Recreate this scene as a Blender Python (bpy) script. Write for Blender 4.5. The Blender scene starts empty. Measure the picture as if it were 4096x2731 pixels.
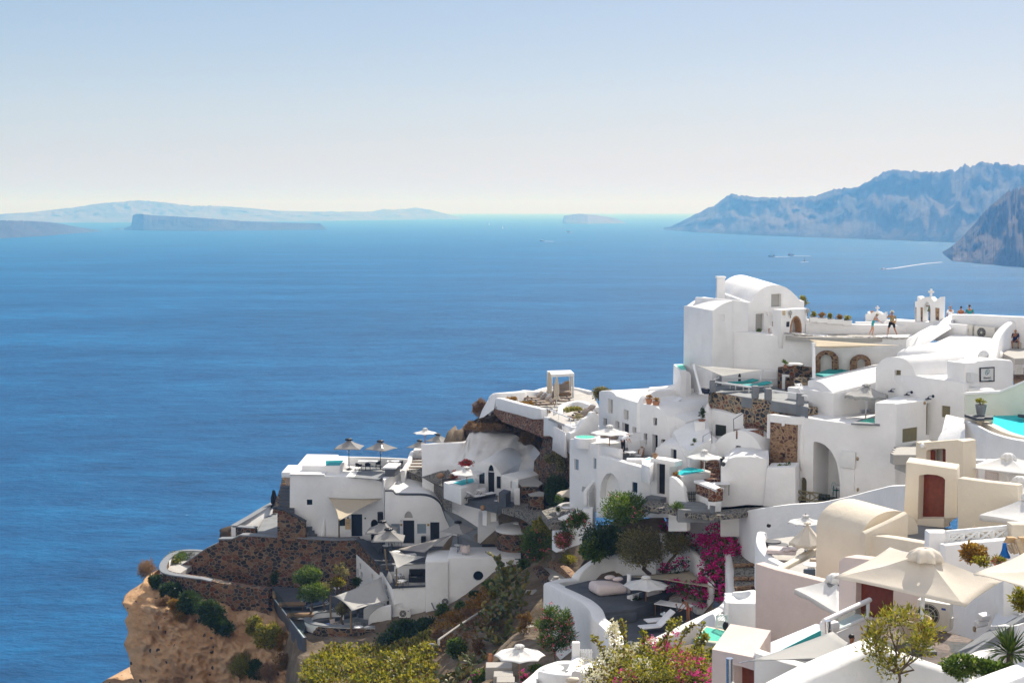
import bpy,bmesh,math,random
from mathutils import Vector as V,Matrix,noise,geometry
def A3(x,y,Y):return at((x,y),Y)
def _p(s):
 a=[float(x)for x in s.split()];return list(zip(a[::2],a[1::2]))
def _t(s):
 a=[float(x)for x in s.split()];return[((a[i],a[i+1]),a[i+2])for i in range(0,len(a),3)]
def _q(s):return[at(p,Y)for p,Y in _t(s)]
random.seed(7)
PI=math.pi
sc=bpy.context.scene
cu=sc.collection
FP=5690.0
TH=math.atan((1365.5-841)/FP)
cJ=V((0,0,100.0))
ZN={'S':(0,0,1),'W':(0,0,2352/4096),'A':(400,1650,2.24),'B':(1250,1650,2.24),'C':(400,2050,2.24),'D':(1250,2050,2.24),'E':(1800,1400,2.24),'F':(2600,1080,2.24),'G':(3250,1080,2.78),'H':(2600,1500,2.24),'I':(3350,1500,3.1354),'J':(3100,1900,2.3614),'K':(2100,2050,2.24),'L':(2800,2150,1.8148),'N':(2050,600,1.1496),'M':(0,740,1.1473)}
bY=ZN['S']
def Z(k):
 global bY
 bY=ZN[k]
def dJ(p):
 ox,oy,s=bY
 u=(ox+p[0]/s-2048)/FP
 v=(1365.5-oy-p[1]/s)/FP
 c,n=(math.cos(TH),math.sin(TH))
 return V((u,c+v*n,-n+v*c))
def at(p,Y):
 d=dJ(p)
 return cJ+d*(Y/d.y)
def aq(p,z):
 d=dJ(p)
 return cJ+d*((z-cJ.z)/d.z)
def cL(Y,z=None):
 return Y/FP/bY[2]
def bI(o,ae=None,cat=None,ar=None,kind=None):
 if ae:
  o['label']=ae
 if cat:
  o['category']=cat
 if ar:
  o['group']=ar
 if kind:
  o['kind']=kind
 return o
def link(o,ah=None):
 cu.objects.link(o)
 if ah is not None:
  o.parent=ah
  aW(o,ah)
 return o
def aW(o,ah):
 m=Matrix.Identity(4)
 q=ah
 while q is not None:
  m=Matrix.LocRotScale(q.location,q.rotation_euler,q.scale)@m
  q=q.parent
 o.matrix_parent_inverse=m.inverted()
def ac(name,ae,cat,loc=(0,0,0),rz=0,ar=None):
 o=bpy.data.objects.new(name,None)
 o.empty_display_size=.3
 cu.objects.link(o)
 o.location=loc
 o.rotation_euler=(0,0,rz)
 return bI(o,ae,cat,ar)
def an(name,bm,mat,ah=None,local=False,ai=None,rec=True):
 if rec:
  bmesh.ops.recalc_face_normals(bm,faces=bm.faces[:])
 me=bpy.data.meshes.new(name)
 bm.to_mesh(me)
 bm.free()
 o=bpy.data.objects.new(name,me)
 for m in mat if isinstance(mat,(list,tuple))else[mat]:
  me.materials.append(M[m]if isinstance(m,str)else m)
 if ai:
  me.shade_smooth()
  if ai is not True:
   me.set_sharp_from_angle(angle=math.radians(ai))
 cu.objects.link(o)
 if ah is not None:
  o.parent=ah
  if not local:
   aW(o,ah)
 return o
def aV(name,bm,mat,ae,cat,ar=None,ai=None,kind=None):
 return bI(an(name,bm,mat,ai=ai),ae,cat,ar,kind)
def kids(o):
 return[c for c in o.children]
def bO(o,ah=None):
 c=o.copy()
 cu.objects.link(c)
 if ah is not None:
  c.parent=ah
 for ch in kids(o):
  bO(ch,c)
 return c
def dK(o,loc,rz=0,ae=None,first=False,sc_=None):
 c=o if first else bO(o)
 c.location=loc
 c.rotation_euler=(0,0,rz)
 if sc_:
  c.scale=(sc_,)*3 if not isinstance(sc_,tuple)else sc_
 if ae:
  c['label']=ae
 return c
class dL:
 def __init__(self,o):
  self.o,self.n=(o,0)
 def __call__(self,loc,rz=0,ae=None,sc_=None,ar=None):
  c=dK(self.o,loc,rz,ae,self.n==0,sc_)
  if ar:
   c['group']=ar
  self.n+=1
  return c
def B():
 return bmesh.new()
def S(f,*a,**k):
 b=B()
 f(b,*a,**k)
 return b
def af(bm,aO,vec,bev=0,seg=2):
 v0=[bm.verts.new(p)for p in aO]
 v1=[bm.verts.new(V(p)+V(vec))for p in aO]
 n=len(aO)
 fs=[bm.faces.new(v0),bm.faces.new(v1[::-1])]
 for i in range(n):
  fs.append(bm.faces.new((v0[i],v1[i],v1[(i+1)%n],v0[(i+1)%n])))
 if bev:
  bP(bm,fs,bev,seg)
 return fs
def bP(bm,fs,bev,seg=2,ang=35):
 bmesh.ops.recalc_face_normals(bm,faces=fs)
 es={e for f in fs for e in f.edges}
 es=[e for e in es if len(e.link_faces)==2 and e.calc_face_angle(0)>math.radians(ang)]
 if es:
  bmesh.ops.bevel(bm,geom=es,offset=bev,segments=seg,profile=.5,affect='EDGES',clamp_overlap=True)
def aL(bm,c,s,rz=0,bev=0,rx=0,ry=0,seg=2):
 m=Matrix.Translation(c)@Matrix.Rotation(rz,4,'Z')@Matrix.Rotation(ry,4,'Y')@Matrix.Rotation(rx,4,'X')
 h=[x/2 for x in s]
 vs=[bm.verts.new(m@V((sx*h[0],sy*h[1],sz*h[2])))for sx in(-1,1)for sy in(-1,1)for sz in(-1,1)]
 fs=[bm.faces.new([vs[i]for i in f])for f in((0,1,3,2),(4,6,7,5),(0,4,5,1),(2,3,7,6),(0,2,6,4),(1,5,7,3))]
 if bev:
  bP(bm,fs,bev,seg)
 return fs
def aP(bm,c,s,**k):
 return aL(bm,(c[0],c[1],c[2]+s[2]/2),s,**k)
def az(bm,aO,r,n=8,caps=True):
 aO=[V(p)for p in aO]
 rs=r if isinstance(r,(list,tuple))else[r]*len(aO)
 aM=[]
 up=None
 for i,p in enumerate(aO):
  d=(aO[min(i+1,len(aO)-1)]-aO[max(i-1,0)]).normalized()
  if up is None:
   up=V((0,0,1))if abs(d.z)<.9 else V((1,0,0))
  a=d.cross(up)
  a=a.normalized()if a.length>1e-06 else d.orthogonal().normalized()
  b=a.cross(d).normalized()
  up=b
  aM.append([bm.verts.new(p+(a*math.cos(2*PI*k/n)+b*math.sin(2*PI*k/n))*rs[i])for k in range(n)])
 for i in range(len(aM)-1):
  for k in range(n):
   bm.faces.new((aM[i][k],aM[i][(k+1)%n],aM[i+1][(k+1)%n],aM[i+1][k]))
 if caps:
  bm.faces.new(aM[0][::-1])
  bm.faces.new(aM[-1])
def aI(bm,bf,c=(0,0,0),n=24,fold=None,caps=True):
 aM=[]
 for i,(r,z)in enumerate(bf):
  aU=[]
  for k in range(n):
   q=r*(fold(k/n,i)if fold else 1)
   aU.append(bm.verts.new((c[0]+q*math.cos(2*PI*k/n),c[1]+q*math.sin(2*PI*k/n),c[2]+z)))
  aM.append(aU)
 for i in range(len(aM)-1):
  for k in range(n):
   bm.faces.new((aM[i][k],aM[i][(k+1)%n],aM[i+1][(k+1)%n],aM[i+1][k]))
 if caps:
  bm.faces.new(aM[0][::-1])
  bm.faces.new(aM[-1])
def aR(bm,c,r,sub=2,sq=(1,1,1),nz=0,nf=1.0,sd=0):
 m=Matrix.Translation(c)@Matrix.Diagonal((*[r*x for x in sq],1))
 g=bmesh.ops.create_icosphere(bm,subdivisions=sub,radius=1,matrix=m)
 if nz:
  for v in g['verts']:
   d=v.co-V(c)
   v.co+=d*nz*noise.noise(d*nf/r+V((sd,sd*1.7,0)))
 return g['verts']
def cr(aO,n=6,aj=False):
 P=[V(p)if len(p)==3 else V((p[0],p[1],0))for p in aO]
 k2=len(aO[0])==2
 out=[]
 m=len(P)
 for i in range(m if aj else m-1):
  if aj:
   p0,p1,p2,p3=(P[i-1],P[i],P[(i+1)%m],P[(i+2)%m])
  else:
   p0,p1,p2,p3=(P[max(i-1,0)],P[i],P[i+1],P[min(i+2,m-1)])
  for j in range(n):
   t=j/n
   q=.5*(2*p1+(p2-p0)*t+(2*p0-5*p1+4*p2-p3)*t*t+(3*p1-p0-3*p2+p3)*t**3)
   out.append(q)
 if not aj:
  out.append(P[-1])
 return[(q.x,q.y)if k2 else q for q in out]
def ab(bm,top,w,h,rnd=None,aj=False,base=None):
 top=[V(p)for p in top]
 n=len(top)
 r=min(rnd if rnd is not None else w*.35,w/2)
 bf=[(-w/2,None),(-w/2,-r),(-w/2+r*.3,-r*.3),(-w/2+r,0),(w/2-r,0),(w/2-r*.3,-r*.3),(w/2,-r),(w/2,None)]
 aM=[]
 for i,p in enumerate(top):
  a,b=(top[i-1],top[(i+1)%n])if aj else(top[max(i-1,0)],top[min(i+1,n-1)])
  d=V((b.x-a.x,b.y-a.y,0)).normalized()
  s=V((d.y,-d.x,0))
  k=1
  if aj or 0<i<n-1:
   d1=V((p.x-a.x,p.y-a.y,0)).normalized()
   k=1/max(.6,abs(d1.dot(d)))
  zb=base if base is not None else p.z-h
  aM.append([bm.verts.new((p.x+s.x*x*k,p.y+s.y*x*k,zb if z is None else p.z+z))for x,z in bf])
 m=len(bf)
 for i in range(n if aj else n-1):
  A_,C_=(aM[i],aM[(i+1)%n])
  for k in range(m):
   bm.faces.new((A_[k],A_[(k+1)%m],C_[(k+1)%m],C_[k]))
 if not aj:
  bm.faces.new(aM[0][::-1])
  bm.faces.new(aM[-1])
def aK(bm,aO,th,bev=0):
 return af(bm,aO,(0,0,-th),bev)
class Pl:
 def __init__(s,a,b):
  s.o=V((a.x,a.y,0))
  s.d=V((b.x-a.x,b.y-a.y,0)).normalized()
  s.n=V((s.d.y,-s.d.x,0))
  if s.n.dot(V((cJ.x-a.x,cJ.y-a.y,0)))<0:
   s.n=-s.n
 def hit(s,p):
  d=dJ(p)
  t=(s.o-cJ).dot(s.n)/d.dot(s.n)
  return cJ+d*t
 def uv(s,p):
  w=s.hit(p)
  return((w-s.o).dot(s.d),w.z)
 def poly(s,aO):
  return[s.uv(p)for p in aO]
 def w(s,q,off=0):
  return V((s.o.x+s.d.x*q[0]+s.n.x*off,s.o.y+s.d.y*q[0]+s.n.y*off,q[1]))
 def rect(s,p,w,h,arch=0,n=8):
  u,z=s.uv(p)
  return s.rectuv(u,z-h/2,w,h,arch,n)
 def rectuv(s,u,zb,w,h,arch=0,n=8):
  L,R_,b,t=(u-w/2,u+w/2,zb,zb+h)
  if not arch:
   return[(L,b),(R_,b),(R_,t),(L,t)]
  out=[(L,b),(R_,b)]
  for i in range(n+1):
   a=PI*i/n
   out.append((u+w/2*math.cos(a),t-arch+arch*math.sin(a)))
  return out
 def rpx(s,x0,y0,x1,y1,arch=0):
  u0,_=s.uv((x0,(y0+y1)/2))
  u1,_=s.uv((x1,(y0+y1)/2))
  _,zt=s.uv(((x0+x1)/2,y0))
  _,zb=s.uv(((x0+x1)/2,y1))
  return s.rectuv((u0+u1)/2,zb,abs(u1-u0),zt-zb,arch)
def VP(p1,Y1,p2,Y2):
 return Pl(at(p1,Y1),at(p2,Y2))
def bZ(q):
 return sum((q[i][0]*q[(i+1)%len(q)][1]-q[(i+1)%len(q)][0]*q[i][1]for i in range(len(q))))/2
def cv(q,w):
 if bZ(q)<0:
  q=q[::-1]
 n,out=(len(q),[])
 for i in range(n):
  a,b,c=(V((*q[i-1],0)),V((*q[i],0)),V((*q[(i+1)%n],0)))
  d1,d2=((b-a).normalized(),(c-b).normalized())
  n1,n2=(V((-d1.y,d1.x,0)),V((-d2.y,d2.x,0)))
  m=n1+n2
  k=m.dot(n1)
  m=m/k if abs(k)>.2 else n1
  out.append((b.x+m.x*w,b.y+m.y*w))
 return out
def ao(bm,pl,out,depth,holes=(),bev=.07,ak=.18,back=None):
 n=len(out)
 if bZ(out)<0:
  out=out[::-1]
 bk=back if back is not None else-pl.n*depth
 f0=[bm.verts.new(pl.w(q))for q in out]
 f1=[bm.verts.new(pl.w(q)+bk)for q in out]
 fs=[]
 for i in range(n):
  fs.append(bm.faces.new((f0[i],f1[i],f1[(i+1)%n],f0[(i+1)%n])))
 fs.append(bm.faces.new(f1[::-1]))
 if not holes:
  fs.append(bm.faces.new(f0))
 else:
  cY=[[V((*q,0))for q in out]]
  vs=list(f0)
  for h,rc in holes:
   cY.append([V((*q,0))for q in h])
   h0=[bm.verts.new(pl.w(q))for q in h]
   h1=[bm.verts.new(pl.w(q,-(rc if rc else ak)))for q in h]
   vs+=h0
   m=len(h)
   for i in range(m):
    bm.faces.new((h0[i],h1[i],h1[(i+1)%m],h0[(i+1)%m]))
  for t in geometry.tessellate_polygon(cY):
   try:
    fs.append(bm.faces.new([vs[i]for i in t]))
   except ValueError:
    pass
 if bev:
  bmesh.ops.recalc_face_normals(bm,faces=fs)
  s0=set(f0)|set(f1)
  es=[]
  for e in{e for f in fs for e in f.edges}:
   if len(e.link_faces)==2 and e.verts[0]in s0 and(e.verts[1]in s0)and(e.calc_face_angle(0)>math.radians(30)):
    es.append(e)
  bmesh.ops.bevel(bm,geom=es,offset=bev,segments=2,profile=.5,affect='EDGES',clamp_overlap=True)
def aB(bm,pl,q,off,th):
 if bZ(q)<0:
  q=q[::-1]
 af(bm,[pl.w(x,off)for x in q],-pl.n*th)
def be(bm,pl,q,w,off,th):
 if bZ(q)<0:
  q=q[::-1]
 i_=cv(q,w)
 n=len(q)
 L=[[bm.verts.new(pl.w(x,o))for x in r]for r,o in((q,off),(i_,off),(i_,off-th),(q,off-th))]
 for k in range(4):
  a,b=(L[k],L[(k+1)%4])
  for i in range(n):
   bm.faces.new((a[i],a[(i+1)%n],b[(i+1)%n],b[i]))
def dM(bm,pl,q,nx,nz,w,off,th):
 us=[x[0]for x in q]
 zs=[x[1]for x in q]
 u0,u1,z0,z1=(min(us),max(us),min(zs),max(zs))
 for i in range(1,nx):
  u=u0+(u1-u0)*i/nx
  aB(bm,pl,[(u-w/2,z0),(u+w/2,z0),(u+w/2,z1),(u-w/2,z1)],off,th)
 for j in range(1,nz):
  z=z0+(z1-z0)*j/nz
  aB(bm,pl,[(u0,z-w/2),(u1,z-w/2),(u1,z+w/2),(u0,z+w/2)],off+.002,th)
class aF:
 def __init__(s,name,ae,cat='house',loc=None,ar=None,mat=None):
  s.t=ac(name,ae,cat,loc if loc is not None else(0,0,0),ar=ar)
  s.mat=mat or 'plaster'
  s.holes={}
  s.lab=ae
 def win(s,pl,q,frame='h9',pane='glass',ak=.16,fw=.07,nb=(1,1),name='window',ae=None):
  bm=S(aB,pl,q,-ak,.04)
  o=an(name,bm,M[pane],s.t)
  if ae:
   o['label']=ae
  if frame:
   bm=S(be,pl,q,fw,-ak+.05,.048)
   dM(bm,pl,cv(q,fw*.9),nb[0],nb[1],fw*.7,-ak+.045,.043)
   an('frame',bm,M[frame],o)
  s.holes.setdefault(id(pl),[]).append((q,ak))
  return o
 def door(s,pl,q,mat='c4',ak=.2,split=1,panels=0,al=True,ae=None,frame=None,name='door',hm='steel'):
  bm=S(aB,pl,q,-ak,.06)
  us=[x[0]for x in q]
  zs=[x[1]for x in q]
  u0,u1,z0,z1=(min(us),max(us),min(zs),max(zs))
  o=an(name,bm,M[mat],s.t)
  if ae:
   o['label']=ae
  for k in range(split):
   a,b=(u0+(u1-u0)*k/split,u0+(u1-u0)*(k+1)/split)
   for j in range(panels):
    za,zb=(z0+(z1-z0)*(j+.08)/panels,z0+(z1-z0)*(j+.92)/panels)
    if j==panels-1:
     zb-=(z1-z0)*.07
    bm=B()
    qq=[(a+.13,za),(b-.13,za),(b-.13,zb),(a+.13,zb)]
    be(bm,pl,qq,.05,-ak+.03,.032)
    aB(bm,pl,cv(qq,.1),-ak+.018,.02)
    an('door_panel',bm,M[mat],o)
  if split>1:
   an('meeting_stile',S(aB,pl,[((u0+u1)/2-.03,z0),((u0+u1)/2+.03,z0),((u0+u1)/2+.03,z1-.02),((u0+u1)/2-.03,z1-.02)],-ak+.02,.022),M[mat],o)
  if frame:
   an('frame',S(be,pl,q,.07,-ak+.05,.05),M[frame],o)
  if al:
   bm=B()
   hu=(u0+u1)/2-.1 if split>1 else u0+.12
   p=pl.w((hu,z0+1.0),-ak+.012)
   aL(bm,p,(.05,.03,.22),rz=math.atan2(pl.d.y,pl.d.x))
   az(bm,[p,p+pl.n*.06,p+pl.n*.06-pl.d*.14],.012,6)
   an('handle',bm,M[hm],o)
  s.holes.setdefault(id(pl),[]).append((q,ak))
  return o
 def face(s,pl,out,depth,name='wall',bev=.07,mat=None,px=True,back=None,ai=40):
  return an(name,S(ao,pl,pl.poly(out)if px else out,depth,s.holes.get(id(pl),()),bev,back=back),mat or s.mat,s.t,ai=ai)
 def part(s,name,bm,mat,ai=40):
  return an(name,bm,mat,s.t,ai=ai)
M={}
def nodes(name):
 m=bpy.data.materials.new(name)
 m.use_nodes=True
 nt=m.node_tree
 nt.nodes.clear()
 out=nt.nodes.new('ShaderNodeOutputMaterial')
 return(m,nt,out)
def N(nt,t,**k):
 n=nt.nodes.new(t)
 for a,v in k.items():
  if a in n.inputs.keys():
   n.inputs[a].default_value=v
  else:
   setattr(n,a,v)
 return n
def bC(nt,cZ,interp='LINEAR'):
 r=nt.nodes.new('ShaderNodeValToRGB')
 r.color_ramp.interpolation=interp
 e=r.color_ramp.elements
 while len(e)<len(cZ):
  e.new(.5)
 for i,(p,c)in enumerate(cZ):
  e[i].position=p
  e[i].color=(*c,1)if len(c)==3 else c
 return r
def L_(nt,a,b):
 nt.links.new(a,b)
def dN(nt):
 return N(nt,'ShaderNodeNewGeometry').outputs['Position']
def ag(name,c,rough=.6,metal=0,var=.06,vs=3.0,bump=.0,bs=20,spec=.3):
 m,nt,out=nodes(name)
 b=N(nt,'ShaderNodeBsdfPrincipled',Roughness=rough,Metallic=metal)
 b.inputs['Specular IOR Level'].default_value=spec
 tc=N(nt,'ShaderNodeTexCoord').outputs['Object']
 n=N(nt,'ShaderNodeTexNoise',Scale=vs,Detail=4.0)
 L_(nt,tc,n.inputs['Vector'])
 r=bC(nt,[(.25,[max(0,x*(1-var))for x in c]),(.75,[min(1,x*(1+var))for x in c])])
 L_(nt,n.outputs['Fac'],r.inputs['Fac'])
 L_(nt,r.outputs['Color'],b.inputs['Base Color'])
 if bump:
  n2=N(nt,'ShaderNodeTexNoise',Scale=bs,Detail=3.0)
  L_(nt,tc,n2.inputs['Vector'])
  bp=N(nt,'ShaderNodeBump',Strength=bump,Distance=.05)
  L_(nt,n2.outputs['Fac'],bp.inputs['Height'])
  L_(nt,bp.outputs['Normal'],b.inputs['Normal'])
 L_(nt,b.outputs[0],out.inputs['Surface'])
 M[name]=m
 return m
def ba(name,c,dirt=(.5,.47,.44),amt=.1):
 m,nt,out=nodes(name)
 b=N(nt,'ShaderNodeBsdfPrincipled',Roughness=.85)
 b.inputs['Specular IOR Level'].default_value=.15
 p=dN(nt)
 n1=N(nt,'ShaderNodeTexNoise',Scale=.9,Detail=6.0,Roughness=.6)
 L_(nt,p,n1.inputs['Vector'])
 r=bC(nt,[(.3,[x*.93 for x in c]),(.6,c)])
 L_(nt,n1.outputs['Fac'],r.inputs['Fac'])
 mp=N(nt,'ShaderNodeMapping')
 mp.inputs['Scale'].default_value=(2.2,2.2,.35)
 L_(nt,p,mp.inputs['Vector'])
 n2=N(nt,'ShaderNodeTexNoise',Scale=1.0,Detail=5.0,Roughness=.65)
 L_(nt,mp.outputs[0],n2.inputs['Vector'])
 r2=bC(nt,[(.6,(0,0,0)),(.78,(amt,)*3)])
 L_(nt,n2.outputs['Fac'],r2.inputs['Fac'])
 mx=N(nt,'ShaderNodeMix',data_type='RGBA')
 mx.inputs[7].default_value=(*dirt,1)
 L_(nt,r2.outputs['Color'],mx.inputs[0])
 L_(nt,r.outputs['Color'],mx.inputs[6])
 L_(nt,mx.outputs[2],b.inputs['Base Color'])
 n3=N(nt,'ShaderNodeTexNoise',Scale=2.6,Detail=5.0,Roughness=.55)
 L_(nt,p,n3.inputs['Vector'])
 bp=N(nt,'ShaderNodeBump',Strength=.35,Distance=.08)
 L_(nt,n3.outputs['Fac'],bp.inputs['Height'])
 L_(nt,bp.outputs['Normal'],b.inputs['Normal'])
 L_(nt,b.outputs[0],out.inputs['Surface'])
 M[name]=m
def stone(name,bS,db,scale=2.6,gap=.06,flat=1.0,bump=.8):
 m,nt,out=nodes(name)
 b=N(nt,'ShaderNodeBsdfPrincipled',Roughness=.9)
 b.inputs['Specular IOR Level'].default_value=.2
 p=dN(nt)
 nz=N(nt,'ShaderNodeTexNoise',Scale=2.5,Detail=3.0)
 L_(nt,p,nz.inputs['Vector'])
 ad=N(nt,'ShaderNodeMixRGB',blend_type='ADD')
 ad.inputs[0].default_value=.16
 L_(nt,p,ad.inputs[1])
 L_(nt,nz.outputs['Color'],ad.inputs[2])
 mp=N(nt,'ShaderNodeMapping')
 mp.inputs['Scale'].default_value=(scale,scale,scale*1.45*flat)
 L_(nt,ad.outputs[0],mp.inputs['Vector'])
 v1=N(nt,'ShaderNodeTexVoronoi',feature='F1',Scale=1.0)
 L_(nt,mp.outputs[0],v1.inputs['Vector'])
 v2=N(nt,'ShaderNodeTexVoronoi',feature='DISTANCE_TO_EDGE',Scale=1.0)
 L_(nt,mp.outputs[0],v2.inputs['Vector'])
 sep=N(nt,'ShaderNodeSeparateColor')
 L_(nt,v1.outputs['Color'],sep.inputs[0])
 k=len(bS)
 r=bC(nt,[(i/k,c)for i,c in enumerate(bS)],'CONSTANT')
 L_(nt,sep.outputs[0],r.inputs['Fac'])
 n2=N(nt,'ShaderNodeTexNoise',Scale=9.0,Detail=5.0)
 L_(nt,p,n2.inputs['Vector'])
 ef=N(nt,'ShaderNodeMixRGB',blend_type='OVERLAY')
 ef.inputs[0].default_value=.6
 L_(nt,r.outputs['Color'],ef.inputs[1])
 L_(nt,n2.outputs['Fac'],ef.inputs[2])
 e=bC(nt,[(gap*.5,(0,0,0)),(gap*1.5,(1,1,1))])
 L_(nt,v2.outputs['Distance'],e.inputs['Fac'])
 mx=N(nt,'ShaderNodeMix',data_type='RGBA')
 mx.inputs[6].default_value=(*db,1)
 L_(nt,e.outputs['Color'],mx.inputs[0])
 L_(nt,ef.outputs[0],mx.inputs[7])
 L_(nt,mx.outputs[2],b.inputs['Base Color'])
 bp=N(nt,'ShaderNodeBump',Strength=bump,Distance=.07)
 L_(nt,e.outputs['Color'],bp.inputs['Height'])
 L_(nt,bp.outputs['Normal'],b.inputs['Normal'])
 L_(nt,b.outputs[0],out.inputs['Surface'])
 M[name]=m
def a7(name,c,tr=.25,var=.05):
 m,nt,out=nodes(name)
 p=N(nt,'ShaderNodeTexCoord').outputs['Object']
 n=N(nt,'ShaderNodeTexNoise',Scale=2.0,Detail=4.0)
 L_(nt,p,n.inputs['Vector'])
 r=bC(nt,[(.3,[x*(1-var)for x in c]),(.7,c)])
 L_(nt,n.outputs['Fac'],r.inputs['Fac'])
 n3=N(nt,'ShaderNodeTexNoise',Scale=5.0,Detail=3.0)
 L_(nt,p,n3.inputs['Vector'])
 bp=N(nt,'ShaderNodeBump',Strength=.25,Distance=.03)
 L_(nt,n3.outputs['Fac'],bp.inputs['Height'])
 d=N(nt,'ShaderNodeBsdfDiffuse')
 t=N(nt,'ShaderNodeBsdfTranslucent')
 for x in(d,t):
  L_(nt,r.outputs['Color'],x.inputs['Color'])
  L_(nt,bp.outputs['Normal'],x.inputs['Normal'])
 mx=N(nt,'ShaderNodeMixShader')
 mx.inputs[0].default_value=tr
 L_(nt,d.outputs[0],mx.inputs[1])
 L_(nt,t.outputs[0],mx.inputs[2])
 L_(nt,mx.outputs[0],out.inputs['Surface'])
 M[name]=m
def aZ(name,bS,tr=.3):
 m,nt,out=nodes(name)
 a=N(nt,'ShaderNodeAttribute',attribute_name='rnd')
 k=len(bS)
 r=bC(nt,[(i/max(1,k-1),c)for i,c in enumerate(bS)])
 L_(nt,a.outputs['Fac'],r.inputs['Fac'])
 d=N(nt,'ShaderNodeBsdfPrincipled',Roughness=.45)
 d.inputs['Specular IOR Level'].default_value=.35
 t=N(nt,'ShaderNodeBsdfTranslucent')
 L_(nt,r.outputs['Color'],d.inputs['Base Color'])
 br=N(nt,'ShaderNodeMixRGB',blend_type='MULTIPLY')
 br.inputs[0].default_value=1
 br.inputs[2].default_value=(1.5,1.5,.9,1)
 L_(nt,r.outputs['Color'],br.inputs[1])
 L_(nt,br.outputs[0],t.inputs['Color'])
 mx=N(nt,'ShaderNodeMixShader')
 mx.inputs[0].default_value=tr
 L_(nt,d.outputs[0],mx.inputs[1])
 L_(nt,t.outputs[0],mx.inputs[2])
 L_(nt,mx.outputs[0],out.inputs['Surface'])
 M[name]=m
def ca(name,dc,rip=.12,sc_=3.0):
 m,nt,out=nodes(name)
 p=dN(nt)
 n=N(nt,'ShaderNodeTexNoise',Scale=sc_,Detail=3.0)
 L_(nt,p,n.inputs['Vector'])
 bp=N(nt,'ShaderNodeBump',Strength=rip,Distance=.1)
 L_(nt,n.outputs['Fac'],bp.inputs['Height'])
 t=N(nt,'ShaderNodeBsdfTransparent',Color=(*dc,1))
 g=N(nt,'ShaderNodeBsdfGlossy',Roughness=.08)
 L_(nt,bp.outputs['Normal'],g.inputs['Normal'])
 mx=N(nt,'ShaderNodeMixShader')
 mx.inputs[0].default_value=.07
 L_(nt,t.outputs[0],mx.inputs[1])
 L_(nt,g.outputs[0],mx.inputs[2])
 L_(nt,mx.outputs[0],out.inputs['Surface'])
 M[name]=m
ba('plaster',(.8,.79,.78))
ba('f5',(.7,.62,.5),(.45,.38,.3))
ba('f8',(.7,.57,.51),(.45,.36,.33))
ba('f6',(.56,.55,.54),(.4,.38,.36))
ba('f7',(.66,.7,.6),(.45,.44,.36))
ba('concrete',(.4,.38,.35),(.25,.23,.21),.35)
ag('c6',(.2,.21,.22),.75,var=.15,vs=1.2)
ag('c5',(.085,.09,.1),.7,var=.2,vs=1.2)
ag('c7',(.42,.4,.37),.85,var=.12,vs=1.5)
ag('a4',(.055,.06,.07),.7,var=.15)
ag('a5',(.19,.2,.215),.75,var=.12)
ag('black',(.012,.012,.014),.5,var=.2)
ag('a2',(.02,.02,.022),.6,var=.4,vs=40)
ag('c4',(.018,.02,.026),.5,var=.25,vs=8)
ag('navy',(.012,.018,.035),.5,var=.2)
ag('a3',(.02,.06,.26),.5,var=.15)
ag('e7',(.2,.17,.09),.6,var=.12)
ag('e6',(.035,.04,.03),.5,var=.3)
ag('g2',(.155,.032,.016),.45,var=.22,vs=6)
ag('wood',(.3,.16,.075),.6,var=.25,vs=10)
ag('i2',(.36,.15,.06),.5,var=.2,vs=10)
ag('e8',(.52,.4,.26),.6,var=.15,vs=8)
ag('i0',(.21,.13,.07),.7,var=.35,vs=30)
ag('i1',(.45,.36,.27),.75,var=.3,vs=45)
ag('h9',(.74,.74,.73),.55,var=.05)
ag('h8',(.78,.78,.79),.45,var=.04)
ag('a1',(.66,.63,.57),.45,var=.04)
ag('grille',(.05,.052,.05),.5,var=.3)
ag('steel',(.62,.62,.62),.22,metal=1,var=.03)
ag('bronze',(.36,.26,.15),.4,metal=.8,var=.1)
ag('verdigris',(.06,.17,.1),.6,var=.25,vs=12)
ag('terracotta',(.42,.19,.1),.8,var=.15,vs=6)
ag('clay',(.36,.22,.13),.85,var=.25,vs=5)
ag('d0',(.2,.205,.21),.85,var=.12)
ag('soil',(.06,.045,.035),.95,var=.4,vs=8)
ag('glass',(.018,.024,.032),.08,var=.2,spec=.6)
ag('c8',(.24,.3,.36),.1,var=.1,spec=.6)
ag('b9',(.34,.33,.31),.4,var=.05,spec=.5)
ag('c2',(.26,.205,.165),.9,var=.1)
ag('c3',(.76,.75,.76),.9,var=.04)
ag('c0',(.62,.53,.51),.9,var=.05)
ag('c1',(.075,.1,.14),.9,var=.15)
ag('turquoise',(.035,.34,.34),.8,var=.08)
ag('f9',(.2,.62,.66),.4,var=.06,vs=1.5)
ag('g1',(.5,.8,.74),.4,var=.05)
ag('g0',(.02,.22,.19),.35,var=.25,vs=14)
ag('marble',(.6,.66,.68),.45,var=.14,vs=3)
ag('e9',(.58,.42,.24),.8,var=.05)
ag('g7',(.6,.6,.6),.5,var=.03)
ag('ink',(.03,.03,.03),.7,var=0)
ag('d5',(.2,.12,.06),.7,var=0)
ag('d6',(.05,.22,.24),.6,var=0)
ag('d4',(.03,.08,.35),.6,var=0)
ag('c9',(.45,.28,.06),.5,var=.1)
ag('bark',(.13,.095,.065),.95,var=.3,vs=9,bump=.5)
ag('a0',(.06,.045,.035),.95,var=.3,vs=9)
ag('skin',(.5,.27,.17),.55,var=.06)
ag('g8',(.36,.165,.085),.5,var=.08)
ag('hair',(.012,.009,.007),.5,var=.3)
ag('d1',(.07,.035,.02),.5,var=.3)
ag('d2',(.16,.15,.14),.6,var=.2)
ag('b8',(.76,.76,.78),.9,var=.03)
ag('a7',(.012,.013,.018),.9,var=.2)
ag('a9',(.015,.03,.1),.9,var=.15)
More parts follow.
